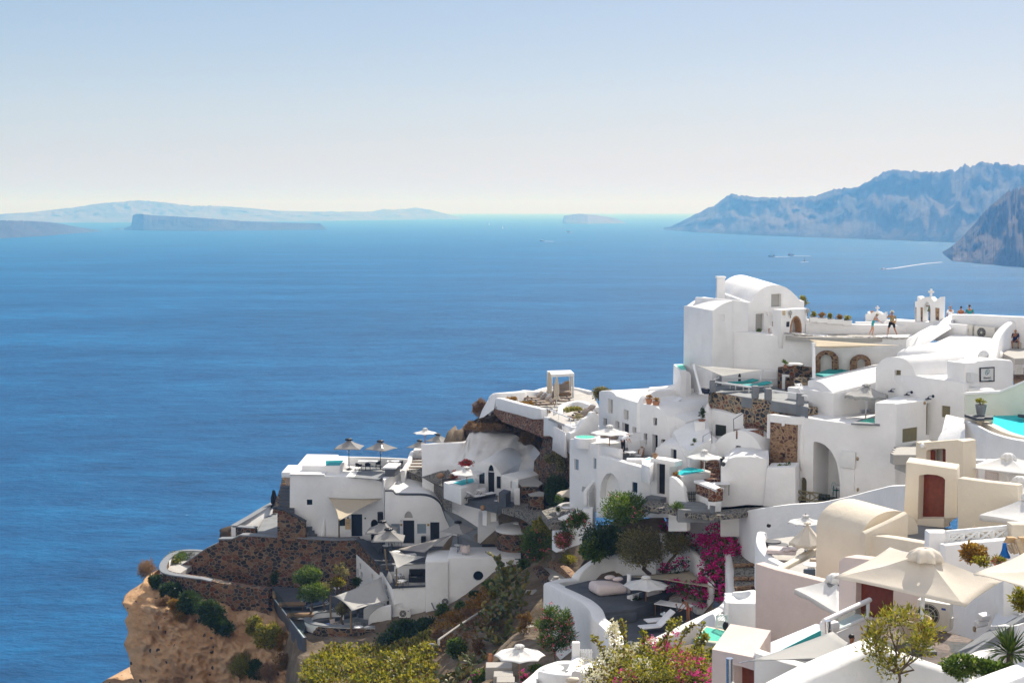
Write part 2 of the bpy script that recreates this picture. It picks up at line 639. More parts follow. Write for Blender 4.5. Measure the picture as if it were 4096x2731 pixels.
ag('b7',(.03,.25,.26),.9,var=.12)
ag('a8',(.05,.33,.36),.9,var=.85,vs=14)
ag('b0',(.26,.22,.12),.9,var=.8,vs=16)
ag('b2',(.3,.1,.04),.9,var=.2)
ag('b1',(.65,.06,.03),.9,var=.1)
ag('straw',(.66,.58,.44),.85,var=.1)
ag('cobalt',(.02,.09,.42),.8,var=.9,vs=9)
ag('blue_net',(.01,.12,.4),.8,var=.2)
ag('h3',(.5,.34,.18),.85,var=.1)
ag('d3',(.03,.035,.045),.6,var=.2)
ag('foam',(.85,.88,.9),.9,var=.03)
a7('b6',(.8,.79,.77),.18)
a7('b5',(.34,.33,.32),.15)
a7('b3',(.62,.55,.45),.22)
a7('b4',(.8,.73,.63),.25)
a7('g5',(.5,.49,.47),.22)
a7('g4',(.6,.52,.4),.22)
a7('g6',(.4,.37,.345),.18)
a7('sheer',(.72,.68,.6),.3)
stone('h0',[(.1,.055,.035),(.028,.028,.03),(.17,.085,.05),(.05,.045,.042),(.21,.12,.07),(.035,.033,.036),(.13,.05,.03)],(.24,.18,.12),2.3,.06)
stone('h1',[(.06,.065,.07),(.13,.12,.11),(.035,.038,.045),(.2,.09,.06),(.16,.15,.13),(.05,.05,.06)],(.4,.3,.19),2.6,.1)
stone('h2',[(.17,.055,.035),(.21,.09,.055),(.12,.045,.035),(.19,.075,.04),(.09,.05,.045)],(.36,.27,.19),3.4,.07)
stone('g9',[(.24,.14,.08),(.13,.07,.05),(.27,.17,.1),(.1,.05,.04),(.22,.13,.08)],(.34,.22,.13),3.0,.12)
stone('cobble',[(.05,.055,.06),(.13,.125,.12),(.08,.085,.09),(.2,.19,.17),(.06,.06,.07)],(.3,.27,.22),4.5,.1,.7)
stone('h4',[(.16,.13,.12),(.09,.095,.1),(.21,.17,.15),(.12,.105,.1)],(.13,.11,.1),1.6,.02,1,.1)
aZ('e2',[(.03,.06,.012),(.06,.11,.022),(.11,.17,.035),(.19,.23,.055)],.4)
aZ('e0',[(.02,.036,.012),(.035,.065,.016),(.06,.1,.022)])
aZ('e5',[(.07,.085,.01),(.16,.17,.018),(.27,.25,.03),(.36,.31,.05),(.11,.06,.018)],.4)
aZ('e3',[(.09,.085,.03),(.16,.14,.05),(.23,.2,.085),(.36,.32,.19)],.4)
aZ('d9',[(.1,.055,.02),(.18,.1,.035),(.27,.15,.05),(.12,.1,.03)])
aZ('e1',[(.16,.09,.045),(.24,.14,.075),(.3,.19,.11)])
aZ('e4',[(.22,.1,.015),(.34,.17,.03),(.15,.11,.02),(.4,.24,.06)])
aZ('f1',[(.55,.01,.2),(.7,.03,.32),(.45,.005,.14)],.35)
aZ('f0',[(.75,.06,.36),(.85,.12,.45),(.6,.02,.28)],.35)
aZ('f4',[(.8,.76,.66),(.85,.82,.76),(.7,.64,.5)],.35)
aZ('f2',[(.55,.02,.03),(.65,.06,.05),(.4,.01,.03)],.3)
aZ('f3',[(.6,.1,.16),(.7,.2,.25),(.5,.06,.1)],.3)
aZ('cactus',[(.06,.085,.025),(.1,.12,.035),(.15,.16,.05),(.25,.2,.05)],.05)
ca('h7',(.62,.97,.98))
ca('h6',(.72,.95,.9))
ca('h5',(.35,.75,.75),.25,6)
def dd():
 m,nt,out=nodes('a6')
 t=N(nt,'ShaderNodeBsdfTransparent',Color=(.8,.87,.86,1))
 g=N(nt,'ShaderNodeBsdfGlossy',Roughness=.02)
 mx=N(nt,'ShaderNodeMixShader')
 mx.inputs[0].default_value=.07
 L_(nt,t.outputs[0],mx.inputs[1])
 L_(nt,g.outputs[0],mx.inputs[2])
 L_(nt,mx.outputs[0],out.inputs['Surface'])
 M['a6']=m
dd()
def cp(name,c1,c2,c3,sc_=.35,peb=None,bump=.8):
 m,nt,out=nodes(name)
 b=N(nt,'ShaderNodeBsdfPrincipled',Roughness=.95)
 b.inputs['Specular IOR Level'].default_value=.1
 p=dN(nt)
 n1=N(nt,'ShaderNodeTexNoise',Scale=sc_,Detail=9.0,Roughness=.62)
 L_(nt,p,n1.inputs['Vector'])
 r=bC(nt,[(.3,c1),(.5,c2),(.72,c3)])
 L_(nt,n1.outputs['Fac'],r.inputs['Fac'])
 de=r.outputs['Color']
 if peb:
  v=N(nt,'ShaderNodeTexVoronoi',feature='F1',Scale=1.15)
  L_(nt,p,v.inputs['Vector'])
  sp=N(nt,'ShaderNodeSeparateColor')
  L_(nt,v.outputs['Color'],sp.inputs[0])
  mm=N(nt,'ShaderNodeMath',operation='MULTIPLY')
  L_(nt,sp.outputs[0],mm.inputs[0])
  mm.inputs[1].default_value=.22
  ls=N(nt,'ShaderNodeMath',operation='LESS_THAN')
  L_(nt,v.outputs['Distance'],ls.inputs[0])
  L_(nt,mm.outputs[0],ls.inputs[1])
  mx=N(nt,'ShaderNodeMix',data_type='RGBA')
  mx.inputs[7].default_value=(*peb,1)
  L_(nt,ls.outputs[0],mx.inputs[0])
  L_(nt,de,mx.inputs[6])
  de=mx.outputs[2]
 L_(nt,de,b.inputs['Base Color'])
 n2=N(nt,'ShaderNodeTexNoise',Scale=sc_*5,Detail=9.0,Roughness=.65)
 L_(nt,p,n2.inputs['Vector'])
 bp=N(nt,'ShaderNodeBump',Strength=bump,Distance=.3/sc_*.35)
 L_(nt,n2.outputs['Fac'],bp.inputs['Height'])
 L_(nt,bp.outputs['Normal'],b.inputs['Normal'])
 L_(nt,b.outputs[0],out.inputs['Surface'])
 M[name]=m
cp('tuff',(.3,.17,.085),(.46,.28,.15),(.54,.38,.24),.3,(.06,.05,.05))
cp('earth',(.1,.075,.05),(.17,.13,.09),(.26,.21,.16),.5,(.1,.09,.08))
cp('g3',(.05,.04,.035),(.1,.075,.055),(.17,.125,.085),.6)
cp('d8',(.045,.04,.045),(.09,.075,.07),(.17,.13,.11),.004)
cp('d7',(.09,.08,.08),(.16,.13,.12),(.26,.21,.18),.004)
cp('lava',(.03,.028,.03),(.05,.045,.045),(.085,.07,.065),.01)
dO=bpy.data.cameras.new('camera')
co=bpy.data.objects.new('camera',dO)
cu.objects.link(co)
co.location=cJ
co.rotation_euler=(PI/2-TH,0,0)
dO.sensor_width=36
dO.lens=36*FP/4096
dO.clip_start=.5
dO.clip_end=200000
sc.camera=co
cb,bT=(math.radians(27),math.radians(42))
ld=bpy.data.lights.new('sun','SUN')
ld.energy=3.4
ld.angle=math.radians(.5)
ld.color=(1,.95,.87)
so=bpy.data.objects.new('sun',ld)
cu.objects.link(so)
sd=V((math.sin(cb)*math.cos(bT),math.cos(cb)*math.cos(bT),math.sin(bT)))
so.rotation_euler=sd.to_track_quat('Z','Y').to_euler()
so.location=(60,100,300)
w=bpy.data.worlds.new('World')
sc.world=w
w.use_nodes=True
nt=w.node_tree
nt.nodes.clear()
cM=nt.nodes.new('ShaderNodeTexSky')
cM.sky_type='NISHITA'
cM.sun_disc=False
cM.sun_elevation=bT
cM.sun_rotation=cb
cM.altitude=100
cM.air_density=1.0
cM.dust_density=.8
cM.ozone_density=2.5
bg=nt.nodes.new('ShaderNodeBackground')
bg.inputs['Strength'].default_value=.15
wo=nt.nodes.new('ShaderNodeOutputWorld')
gm=nt.nodes.new('ShaderNodeGamma')
gm.inputs['Gamma'].default_value=.4
hs=nt.nodes.new('ShaderNodeHueSaturation')
hs.inputs['Saturation'].default_value=2.0
nt.links.new(cM.outputs[0],gm.inputs[0])
nt.links.new(gm.outputs[0],hs.inputs['Color'])
tn=nt.nodes.new('ShaderNodeMixRGB')
tn.blend_type='MULTIPLY'
tn.inputs[0].default_value=1
tn.inputs[2].default_value=(1,.955,1.06,1)
nt.links.new(hs.outputs[0],tn.inputs[1])
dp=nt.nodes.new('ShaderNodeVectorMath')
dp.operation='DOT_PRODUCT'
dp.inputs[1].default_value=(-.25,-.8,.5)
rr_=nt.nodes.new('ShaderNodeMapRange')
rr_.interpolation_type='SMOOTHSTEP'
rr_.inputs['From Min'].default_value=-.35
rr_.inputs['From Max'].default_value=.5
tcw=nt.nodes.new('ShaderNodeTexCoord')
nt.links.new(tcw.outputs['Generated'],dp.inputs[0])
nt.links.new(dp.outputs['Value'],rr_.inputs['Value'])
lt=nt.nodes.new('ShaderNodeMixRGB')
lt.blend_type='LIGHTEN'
lt.inputs[2].default_value=(1.9,1.95,2.15,1)  # extra brightness put into the sky behind the viewer as fill light
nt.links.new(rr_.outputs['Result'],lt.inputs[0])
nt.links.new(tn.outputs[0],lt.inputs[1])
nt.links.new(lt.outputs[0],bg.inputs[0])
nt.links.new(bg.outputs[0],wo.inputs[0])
sc.view_settings.view_transform='Standard'
sc.view_settings.look='None'
sc.view_settings.exposure=1.05
sc.view_settings.gamma=1
cy=sc.cycles
cy.use_denoising=True
try:
 cy.denoiser='OPENIMAGEDENOISE'
except Exception:
 pass
cy.max_bounces=7
cy.diffuse_bounces=4
cy.glossy_bounces=3
cy.transmission_bounces=4
cy.transparent_max_bounces=12
cy.volume_bounces=0
cy.use_adaptive_sampling=True
cy.adaptive_threshold=.015
cy.sample_clamp_indirect=6
cy.caustics_reflective=False
cy.caustics_refractive=False
c4=42000
def sea():
 m,nt,out=nodes('sea_water')
 p=dN(nt)
 b=N(nt,'ShaderNodeBsdfDiffuse')
 g=N(nt,'ShaderNodeBsdfGlossy',Roughness=.16)
 g2=N(nt,'ShaderNodeBsdfGlossy',Roughness=.5)
 fr=N(nt,'ShaderNodeFresnel',IOR=1.22)
 def cN(rot,sx,sy,det,rough=.6,sc_=1.0):
  mp=N(nt,'ShaderNodeMapping')
  mp.inputs['Rotation'].default_value=(0,0,rot)
  mp.inputs['Scale'].default_value=(sx,sy,1)
  L_(nt,p,mp.inputs['Vector'])
  n=N(nt,'ShaderNodeTexNoise',Scale=sc_,Detail=det,Roughness=rough)
  L_(nt,mp.outputs[0],n.inputs['Vector'])
  return(n.outputs['Fac'],mp)
 n1,_=cN(.35,.003,.0085,4.0)
 n2,mp2=cN(-.55,.19,.36,8.0,.68)
 n3,_=cN(-.4,.03,.065,5.0)
 n5,_=cN(.5,.06,.15,6.0,.65)
 def dB(t,a,b,f):
  x=N(nt,'ShaderNodeMath',operation=t)
  L_(nt,a,x.inputs[0])
  if isinstance(b,float):
   x.inputs[1].default_value=b
  else:
   L_(nt,b,x.inputs[1])
  return x.outputs[0]
 df=dB('ADD',dB('ADD',n2,dB('MULTIPLY',n3,1.5,0),0),dB('MULTIPLY',n5,1.0,0),0)
 bp=N(nt,'ShaderNodeBump',Strength=1.0,Distance=1.7)
 L_(nt,df,bp.inputs['Height'])
 for x in(b,g,fr):
  L_(nt,bp.outputs['Normal'],x.inputs['Normal'])
 r1=bC(nt,[(.36,(.0026,.066,.19)),(.5,(.0036,.08,.225)),(.64,(.0062,.106,.28))])
 L_(nt,n1,r1.inputs['Fac'])
 rc=bC(nt,[(1.36/3.5,(.62,.64,.68)),(.5,(1,1,1)),(2.15/3.5,(1.5,1.42,1.3))])  # light and dark of wave slopes painted into the water colour by height
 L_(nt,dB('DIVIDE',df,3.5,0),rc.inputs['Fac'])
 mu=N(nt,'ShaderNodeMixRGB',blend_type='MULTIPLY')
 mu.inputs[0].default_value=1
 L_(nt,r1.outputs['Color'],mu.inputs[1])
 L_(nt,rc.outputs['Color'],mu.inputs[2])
 n4=N(nt,'ShaderNodeTexNoise',Scale=1.7,Detail=5.0,Roughness=.6)
 L_(nt,mp2.outputs[0],n4.inputs['Vector'])
 rf=bC(nt,[(.72,(0,0,0)),(.78,(1,1,1))])
 L_(nt,n4.outputs['Fac'],rf.inputs['Fac'])
 mx=N(nt,'ShaderNodeMix',data_type='RGBA')
 mx.inputs[7].default_value=(.55,.62,.68,1)
 L_(nt,rf.outputs['Color'],mx.inputs[0])
 L_(nt,mu.outputs[0],mx.inputs[6])
 L_(nt,mx.outputs[2],b.inputs['Color'])
 k=dB('MULTIPLY',fr.outputs[0],.3,0)
 ms=N(nt,'ShaderNodeMixShader')
 L_(nt,k,ms.inputs[0])
 L_(nt,b.outputs[0],ms.inputs[1])
 L_(nt,g.outputs[0],ms.inputs[2])
 bp2=N(nt,'ShaderNodeBump',Strength=1.0,Distance=2.6)
 L_(nt,df,bp2.inputs['Height'])
 L_(nt,bp2.outputs['Normal'],g2.inputs['Normal'])
 m2=N(nt,'ShaderNodeMixShader')
 m2.inputs[0].default_value=.012
 L_(nt,ms.outputs[0],m2.inputs[1])
 L_(nt,g2.outputs[0],m2.inputs[2])
 L_(nt,m2.outputs[0],out.inputs['Surface'])
 bm=B()
 n=64
 aU=[[bm.verts.new((r*math.sin(a*2*PI/n),r*math.cos(a*2*PI/n),0))for a in range(n)]for r in(400,3000,12000,c4)]
 c=bm.verts.new((0,0,0))
 for i in range(n):
  bm.faces.new((c,aU[0][i],aU[0][(i+1)%n]))
 for k in range(3):
  for i in range(n):
   bm.faces.new((aU[k][i],aU[k][(i+1)%n],aU[k+1][(i+1)%n],aU[k+1][i]))
 o=an('sea',bm,m)
 bI(o,kind='structure')
sea()
def bh(name,bf,wat,ae,mat,c5,gully=.18,nf=1.0,aG=0,nv=44,brow=.62,rough=.012):
 n=320
 x0,x1=(wat[0][0],wat[-1][0])
 def lin(aO,x):
  for a,b in zip(aO,aO[1:]):
   if a[0]<=x<=b[0]:
    return a[1]+(b[1]-a[1])*(x-a[0])/max(1e-06,b[0]-a[0])
  return aO[0][1]if x<aO[0][0]else aO[-1][1]
 bm=B()
 bS=[]
 for i in range(n+1):
  x=x0+(x1-x0)*i/n
  w_=aq((x,lin(wat,x)),0)
  out=w_.copy()
  out.z=0
  out.normalize()
  hd=w_.length
  yr=lin(bf,x)
  th=c5*min(1,.15+1.0*min(i/n,1-i/n)*6)if bf else c5
  dr=dJ((x,yr))
  k=(V((w_.x,w_.y,0)).length+th*brow)/V((dr.x,dr.y,0)).length
  top=max(.5,cJ.z+dr.z*k)
  top*=1+.05*noise.noise(V((i*.16,aG,0)))+.035*noise.noise(V((i*.5,aG,4)))
  col=[]
  for j in range(nv+1):
   v=j/nv
   if v<.6:
    t=v/.6
    f=t**.85
   else:
    f=1-((v-.6)/.4)**1.6
    t=1
   d=th*(v/.6*brow if v<.6 else brow+(v-.6)/.4*(1.6-brow))
   q=V((x*nf*.012,v*2.2,aG))
   g=noise.fractal(q*1.6,.8,2.0,6)*gully+(1-abs(noise.noise(V((x*nf*.045+v*1.2,v*.5,aG+9))))*2)*gully*.3+(1-abs(noise.noise(V((x*nf*.11-v*1.5,v*.8,aG+5))))*2)*gully*.12
   z=top*f*(1+rough*noise.noise(V((x*nf*.09,v*3,aG))))if j not in(0,nv)else-3
   if 0<v<.6:
    d+=g*th*.55*math.sin(PI*t)
    z*=1+.22*noise.fractal(q*2.3+V((3,1,7)),1.0,2.0,4)*math.sin(PI*t)
   col.append(bm.verts.new((w_.x+out.x*d,w_.y+out.y*d,z)))
  bS.append(col)
 for a,b in zip(bS,bS[1:]):
  for j in range(nv):
   bm.faces.new((a[j],b[j],b[j+1],a[j+1]))
 o=an(name,bm,mat,ai=True)
 bI(o,ae=ae,kind='structure')
Z('W')
bh('island', _p('-60 492 0 492 75 487 165 477 240 466 320 460 375 464 440 473 490 472 560 477 640 484 720 486 800 486 855 486 880 480 905 482 955 477 985 481 1020 490 1060 501'), _p('-60 512 300 511 700 508 1060 503'),'long pale island along the far horizon','d7',900,aG=3)
bh('island', _p('-60 504 0 506 80 508 130 512 180 522 232 529'), _p('-60 550 0 548 90 543 232 531'),'dark low lava island at the frame edge','lava',500,aG=8,gully=.1)
bh('island', _p('284 525 302 518 306 494 320 491 345 494 400 497 470 501 560 508 640 511 735 513 752 527'), _p('284 528 330 530 480 531 620 529 752 528'),'dark flat lava island before the pale one','lava',420,aG=12,gully=.12)
bh('island', _p('257 525 275 524 292 526'), _p('257 527 275 527.5 292 527'),'tiny dark islet','lava',60,aG=2,gully=.05)
bh('island', _p('1292 508 1296 495 1330 491 1370 494 1410 501 1428 507 1437 512'), _p('1292 514 1350 514.5 1437 513'),'flat topped islet alone on the horizon','d7',420,aG=21,gully=.1)
bh('headland', _p('1524 523 1540 520 1570 506 1605 487 1640 472 1668 449 1690 446 1740 453 1800 453 1870 450 1905 436 1960 430 1998 412 2030 392 2055 388 2100 394 2170 392 2225 378 2250 372 2300 376 2352 377 2460 380'), _p('1524 528 1600 534 1700 539 1850 545 2000 550 2190 557 2460 562'),'long dark cliff headland across the bay','d8',900,aG=31,nf=.8,gully=.24)
bh('headland', _p('2165 578 2185 566 2205 548 2230 520 2262 480 2290 455 2310 438 2350 426 2460 400'), _p('2165 583 2188 600 2260 607 2352 614 2460 622'),'nearer dark cliff cut by the right frame edge','d8',500,aG=44,nf=1.5,gully=.28)
def haze():
 m,nt,out=nodes('haze_air')
 v=N(nt,'ShaderNodeVolumePrincipled')
 v.inputs['Color'].default_value=(.14,.42,1,1)
 v.inputs['Absorption Color'].default_value=(1,1,1,1)
 v.inputs['Density'].default_value=.0002
 v.inputs['Anisotropy'].default_value=.12
 L_(nt,v.outputs[0],out.inputs['Volume'])
 bm=B()
 r=c4+500
 aL(bm,(0,0,297/2+60),(2*r,2*r,722))
 for v_ in bm.verts:
  v_.co.z=360 if v_.co.z>0 else-8
 bI(an('haze',bm,m),kind='stuff')
haze()
bU={}
def aC(c6,fn):
 if c6 not in bU:
  bU[c6]=dL(fn())
 return bU[c6]
def spread(c6,fn):
 return lambda*a,**k:aC(c6,fn)(*a,**k)
def P(n,bm,m,t,ai=None):
 return an(n,bm,M[m],t,local=True,ai=ai)
def b0(top,r,h,mat,ae,sides=8,rz=0,drop=None,pole='h8',vent=True,val=0,finial=None,base=True,ar='open parasols',vmat=None,square=False,ventc=None):
 t=ac('parasol',ae,'parasol',(top.x,top.y,top.z-h),rz,ar)
 dr=drop if drop is not None else r*(.44 if sides<7 else.36)
 def rim(k):
  a=2*PI*k/sides
  return V((r*math.cos(a),r*math.sin(a),h-dr))
 bm=B()
 ap=V((0,0,h))
 NS,NU=(6,6)
 ay=[]
 for s in range(NS+1):
  f=.04+.96*s/NS
  b1=[]
  for k in range(sides):
   a,b=(rim(k),rim(k+1))
   for u in range(NU):
    q=a.lerp(b,u/NU)
    p=ap.lerp(q,f)
    sag=math.sin(PI*u/NU)*f
    p.z+=-.035*r*math.sin(PI*f)*1.0+(.03*r if not square else.012*r)*sag*f-.03*r*math.sin(PI*f)*math.sin(PI*u/NU)
    if not square:
     p.x*=1-.035*sag
     p.y*=1-.035*sag
    b1.append(bm.verts.new(p))
  ay.append(b1)
 n=sides*NU
 for s in range(NS):
  for k in range(n):
   bm.faces.new((ay[s][k],ay[s][(k+1)%n],ay[s+1][(k+1)%n],ay[s+1][k]))
 bm.faces.new(ay[0][::-1])
 if val:
  low=[bm.verts.new(v.co*V((1.0,1.0,1))+V((0,0,-val)))if False else bm.verts.new((v.co.x*1.005,v.co.y*1.005,v.co.z-val*(1+.15*math.sin(i*1.9))))for i,v in enumerate(ay[-1])]
  for k in range(n):
   bm.faces.new((ay[-1][k],ay[-1][(k+1)%n],low[(k+1)%n],low[k]))
 c=P('canopy',bm,mat,t,ai=12 if sides<7 else 9)
 md=c.modifiers.new('cloth','SOLIDIFY')
 md.thickness=.012
 bm=B()
 for k in range(sides):
  az(bm,[ap+V((0,0,-.06)),rim(k)*.985+V((0,0,-.03))],.012,5)
 for k in range(sides):
  az(bm,[V((0,0,h-dr*1.5-.1)),ap.lerp(rim(k),.5)+V((0,0,-.07))],.009,4)
 P('rib_frame',bm,'i2' if pole=='i2' else 'steel' if pole=='black' else pole,t)
 bm=S(az,[(0,0,.02),(0,0,h+.02)],.03 if r<2.2 else.04,10)
 P('pole',bm,pole,t,ai=40)
 if vent:
  rv=r*.17
  bm=B()
  f=lambda k,i:1+(.16*math.sin(k*2*PI*sides/(1 if sides>5 else.5)*1.0)if i>1 else 0)
  aI(bm,[(rv*.12,.1*r*.6+.02),(rv*.55,.085*r*.6),(rv*.95,.045*r*.4),(rv*1.12,-.1*r*.5)],(0,0,h+.03),48,f,caps=False)
  v=P('vent',bm,ventc or mat,t,ai=25)
  md=v.modifiers.new('cloth','SOLIDIFY')
  md.thickness=.01
 if finial:
  P('finial',S(aI, _p('.02 0 .035 .02 .05 .06 .03 .1 .008 .12'),(0,0,h+.04),10),finial,t,ai=40)
 if base:
  bm=S(aP,(0,0,0),(.55,.55,.07),bev=.02)
  az(bm,[(0,0,.07),(0,0,.35)],.045,10)
  P('base',bm,'black' if pole in('black',)else 'd0',t)
 return t
def aN(base,h,mat,ae,pole='h8',r=.22):
 t=ac('parasol',ae,'parasol',base,0,'folded parasols')
 P('pole',S(az,[(0,0,0),(0,0,h)],.028,8),pole,t,ai=40)
 bm=B()
 fo=lambda k,i:1+.28*math.sin(k*2*PI*7+i*.35)*(1 if i>0 else.2)
 z0=h*.27
 aI(bm,[(r*1.05,z0),(r*1.2,z0+.1),(r*.95,z0+.3),(r*.62,z0+.36),(r*1.0,z0+.55),(r*.95,h*.72),(r*.62,h*.88),(r*.5,h*.93),(r*.58,h*.95),(r*.2,h*1.01)],(0,0,0),42,fo)
 P('canopy',bm,mat,t,ai=50)
 P('tie_strap',S(aI,[(r*.72,z0+.33),(r*.76,z0+.36),(r*.72,z0+.39)],(0,0,0),20),'c2' if mat!='black' else 'black',t)
 P('base',S(aP,(0,0,0),(.5,.5,.06),bev=.02),'black' if pole=='black' else 'd0',t)
 return t
def bJ(aO,mat,ae,sag=.12,dip=.25,ar='shade sails',n=10):
 c=sum((V(p)for p in aO),V())/len(aO)
 t=ac('shade_sail',ae,'shade sail',c,0,ar)
 P_=[V(p)-c for p in aO]
 bm=B()
 m=len(P_)
 if m==3:
  P_=[P_[0],P_[1],P_[2],P_[2]*.985+P_[0]*.015]
  m=4
 cw=[]
 for i in range(n+1):
  u=i/n
  b1=[]
  for j in range(n+1):
   v=j/n
   q=(P_[0]*(1-u)+P_[1]*u)*(1-v)+(P_[3]*(1-u)+P_[2]*u)*v
   su,sv=(4*u*(1-u),4*v*(1-v))
   mid=V((0,0,0))
   e=max(su*(1-sv),sv*(1-su))
   q=q.lerp(mid,sag*e)
   q.z-=dip*su*sv+.02*math.sin(u*9+v*4)*su*sv
   b1.append(bm.verts.new(q))
  cw.append(b1)
 for i in range(n):
  for j in range(n):
   bm.faces.new((cw[i][j],cw[i+1][j],cw[i+1][j+1],cw[i][j+1]))
 o=P('cloth',bm,mat,t,ai=True)
 md=o.modifiers.new('cloth','SOLIDIFY')
 md.thickness=.015
 for p in aO:
  d=(V(p)-c).normalized()
  P('tension_rope',S(az,[V(p)-c-d*.05,V(p)-c+d*.22],.014,6),'steel',t)
 return t
def bD(base,top,r,mat,ae,name='sail_post',cap=None):
 base,top=(V(base),V(top))
 t=ac(name,ae,'post',base,0,'posts holding the shade sails')
 d=top-base
 P('shaft',S(az,[(0,0,0),d],r,14),mat,t,ai=40)
 u=d.normalized()
 P('cap',S(az,[d*.985,d+u*.012],r*1.12,14),cap or mat,t,ai=40)
 P('foot_plate',S(aL,(0,0,.015),(r*4,r*4,.03),bev=.006),mat,t)
 return t
def cA(t,xs,ys,h,r,m,splay=0,name='leg',rk=None):
 for sx in(-1,1):
  for sy in(-1,1):
   P(name,S(az,[(sx*xs*(1+splay),sy*ys*(1+splay),0),(sx*xs,sy*ys,h)],r,6),m,t)
def aH(m='h8',lm='black',r=.36,h=.72):
 def f():
  t=ac('round_table','','table')
  bm=S(aI,[(r*.97,0),(r,.012),(r,.026),(r*.97,.035)],(0,0,h-.035),28)
  P('tabletop',bm,m,t,ai=40)
  for k in range(3):
   a=k*2*PI/3+.4
   P('leg',S(az,cr([(r*.75*math.cos(a),r*.75*math.sin(a),0),(.07*math.cos(a),.07*math.sin(a),h*.5),(r*.6*math.cos(a),r*.6*math.sin(a),h-.04)],5),.011,6),lm,t)
  return t
 return f
def aJ(w,d,h,m,lm,th=.04,cross=False):
 def f():
  t=ac('table','','table')
  bm=S(aL,(0,0,h-th/2),(w,d,th),bev=.008)
  P('tabletop',bm,m,t)
  if cross:
   for sx in(-1,1):
    bm=S(az,[(sx*w*.28,-d*.42,0),(sx*w*.4,d*.42,h-th)],.016,6)
    az(bm,[(sx*w*.28,d*.42,0),(sx*w*.4,-d*.42,h-th)],.016,6)
    P('leg',bm,lm,t)
  else:
   cA(t,w/2-.07,d/2-.07,h-th,.022,lm)
  return t
 return f
def bi(m='black',lm='black'):
 def f():
  t=ac('armchair','','chair')
  P('seat',S(aL,(0,0,.44),(.5,.46,.035),bev=.015),m,t)
  bm=B()
  aO=[(.29,-.2,.66),(.29,.05,.67),(.24,.22,.72),(.1,.27,.8),(-.1,.27,.8),(-.24,.22,.72),(-.29,.05,.67),(-.29,-.2,.66)]
  up=cr(aO,4)
  lo=[V((p.x*.86,p.y*.86,.45 if abs(p.y)<9 else 0))for p in up]
  vu=[bm.verts.new(p)for p in up]
  vl=[bm.verts.new(p)for p in lo]
  for i in range(len(up)-1):
   bm.faces.new((vu[i],vu[i+1],vl[i+1],vl[i]))
  o=P('backrest',bm,m,t,ai=True)
  md=o.modifiers.new('s','SOLIDIFY')
  md.thickness=.02
  cA(t,.2,.18,.44,.017,lm,.15)
  return t
 return f
def a6(m='c4',cm='a7'):
 def f():
  t=ac('folding_chair','','chair')
  P('seat',S(aL,(0,0,.43),(.48,.44,.03),bev=.008),cm,t)
  P('backrest',S(aL,(0,.23,.74),(.5,.03,.34),rx=-.15,bev=.008),cm,t)
  for sx in(-1,1):
   P('leg',S(az,[(sx*.25,-.24,0),(sx*.25,.25,.62)],.02,6),m,t)
   P('leg',S(az,[(sx*.25,.24,0),(sx*.25,-.22,.62)],.02,6),m,t)
   P('back_post',S(az,[(sx*.25,.2,.55),(sx*.25,.29,.93)],.018,6),m,t)
   P('armrest',S(aL,(sx*.25,0,.63),(.05,.5,.03),bev=.008),m,t)
  return t
 return f
def a4(m='black',sm=None):
 def f():
  t=ac('bistro_chair','','chair')
  P('seat',S(aI, _p('.18 0 .2 .015 .18 .03'),(0,0,.44),20),sm or m,t)
  bm=S(az,cr([(-.19,.14,.45),(-.2,.22,.75),(-.1,.25,.92),(.1,.25,.92),(.2,.22,.75),(.19,.14,.45)],5),.011,6)
  for x in(-.08,0,.08):
   az(bm,[(x,.17,.46),(x,.25,.91)],.007,5)
  for z in(.6,.75):
   az(bm,[(-.195,.19,z),(.195,.19,z)],.007,5)
  P('backrest',bm,m,t)
  cA(t,.14,.14,.44,.011,m,.35)
  return t
 return f
def aQ(fm='h9',cm='c3',L=1.95,W=.68,tilt=35,h=.3,pil=None,legs=True):
 def f():
  t=ac('sun_lounger','','sun lounger')
  bl,a=(L*.38,math.radians(tilt))
  fl=L-bl
  bm=B()
  for sx in(-1,1):
   aL(bm,(sx*(W/2-.03),0,h-.04),(.05,L,.07),bev=.01)
  for k in range(9):
   aL(bm,(0,-L/2+.08+k*(L-.16)/8,h-.03),(W-.1,.07,.025))
  P('frame',bm,fm,t)
  if legs:
   for sx in(-1,1):
    for sy in(-1,1):
     P('leg',S(aP,(sx*(W/2-.05),sy*(L/2-.2),0),(.06,.06,h-.05)),fm,t)
  P('mattress',S(aL,(0,-L/2+fl/2,h+.045),(W,fl,.09),bev=.03),cm,t,ai=40)
  y0=-L/2+fl
  P('back_cushion',S(aL,(0,y0+bl/2*math.cos(a),h+.05+bl/2*math.sin(a)),(W,bl,.09),rx=a,bev=.03),cm,t,ai=40)
  bm=S(az,[(-W*.35,y0+bl*.7*math.cos(a),h+bl*.7*math.sin(a)),(-W*.35,y0+bl*.95,h)],.014,5)
  az(bm,[(W*.35,y0+bl*.7*math.cos(a),h+bl*.7*math.sin(a)),(W*.35,y0+bl*.95,h)],.014,5)
  if tilt>8:
   P('back_stay',bm,fm,t)
  else:
   bm.free()
  if pil:
   P('pillow',S(aR,(0,-L/2+.35,h+.15),.13,2,(1.2,.8,.6)),pil,t,ai=True)
  return t
 return f
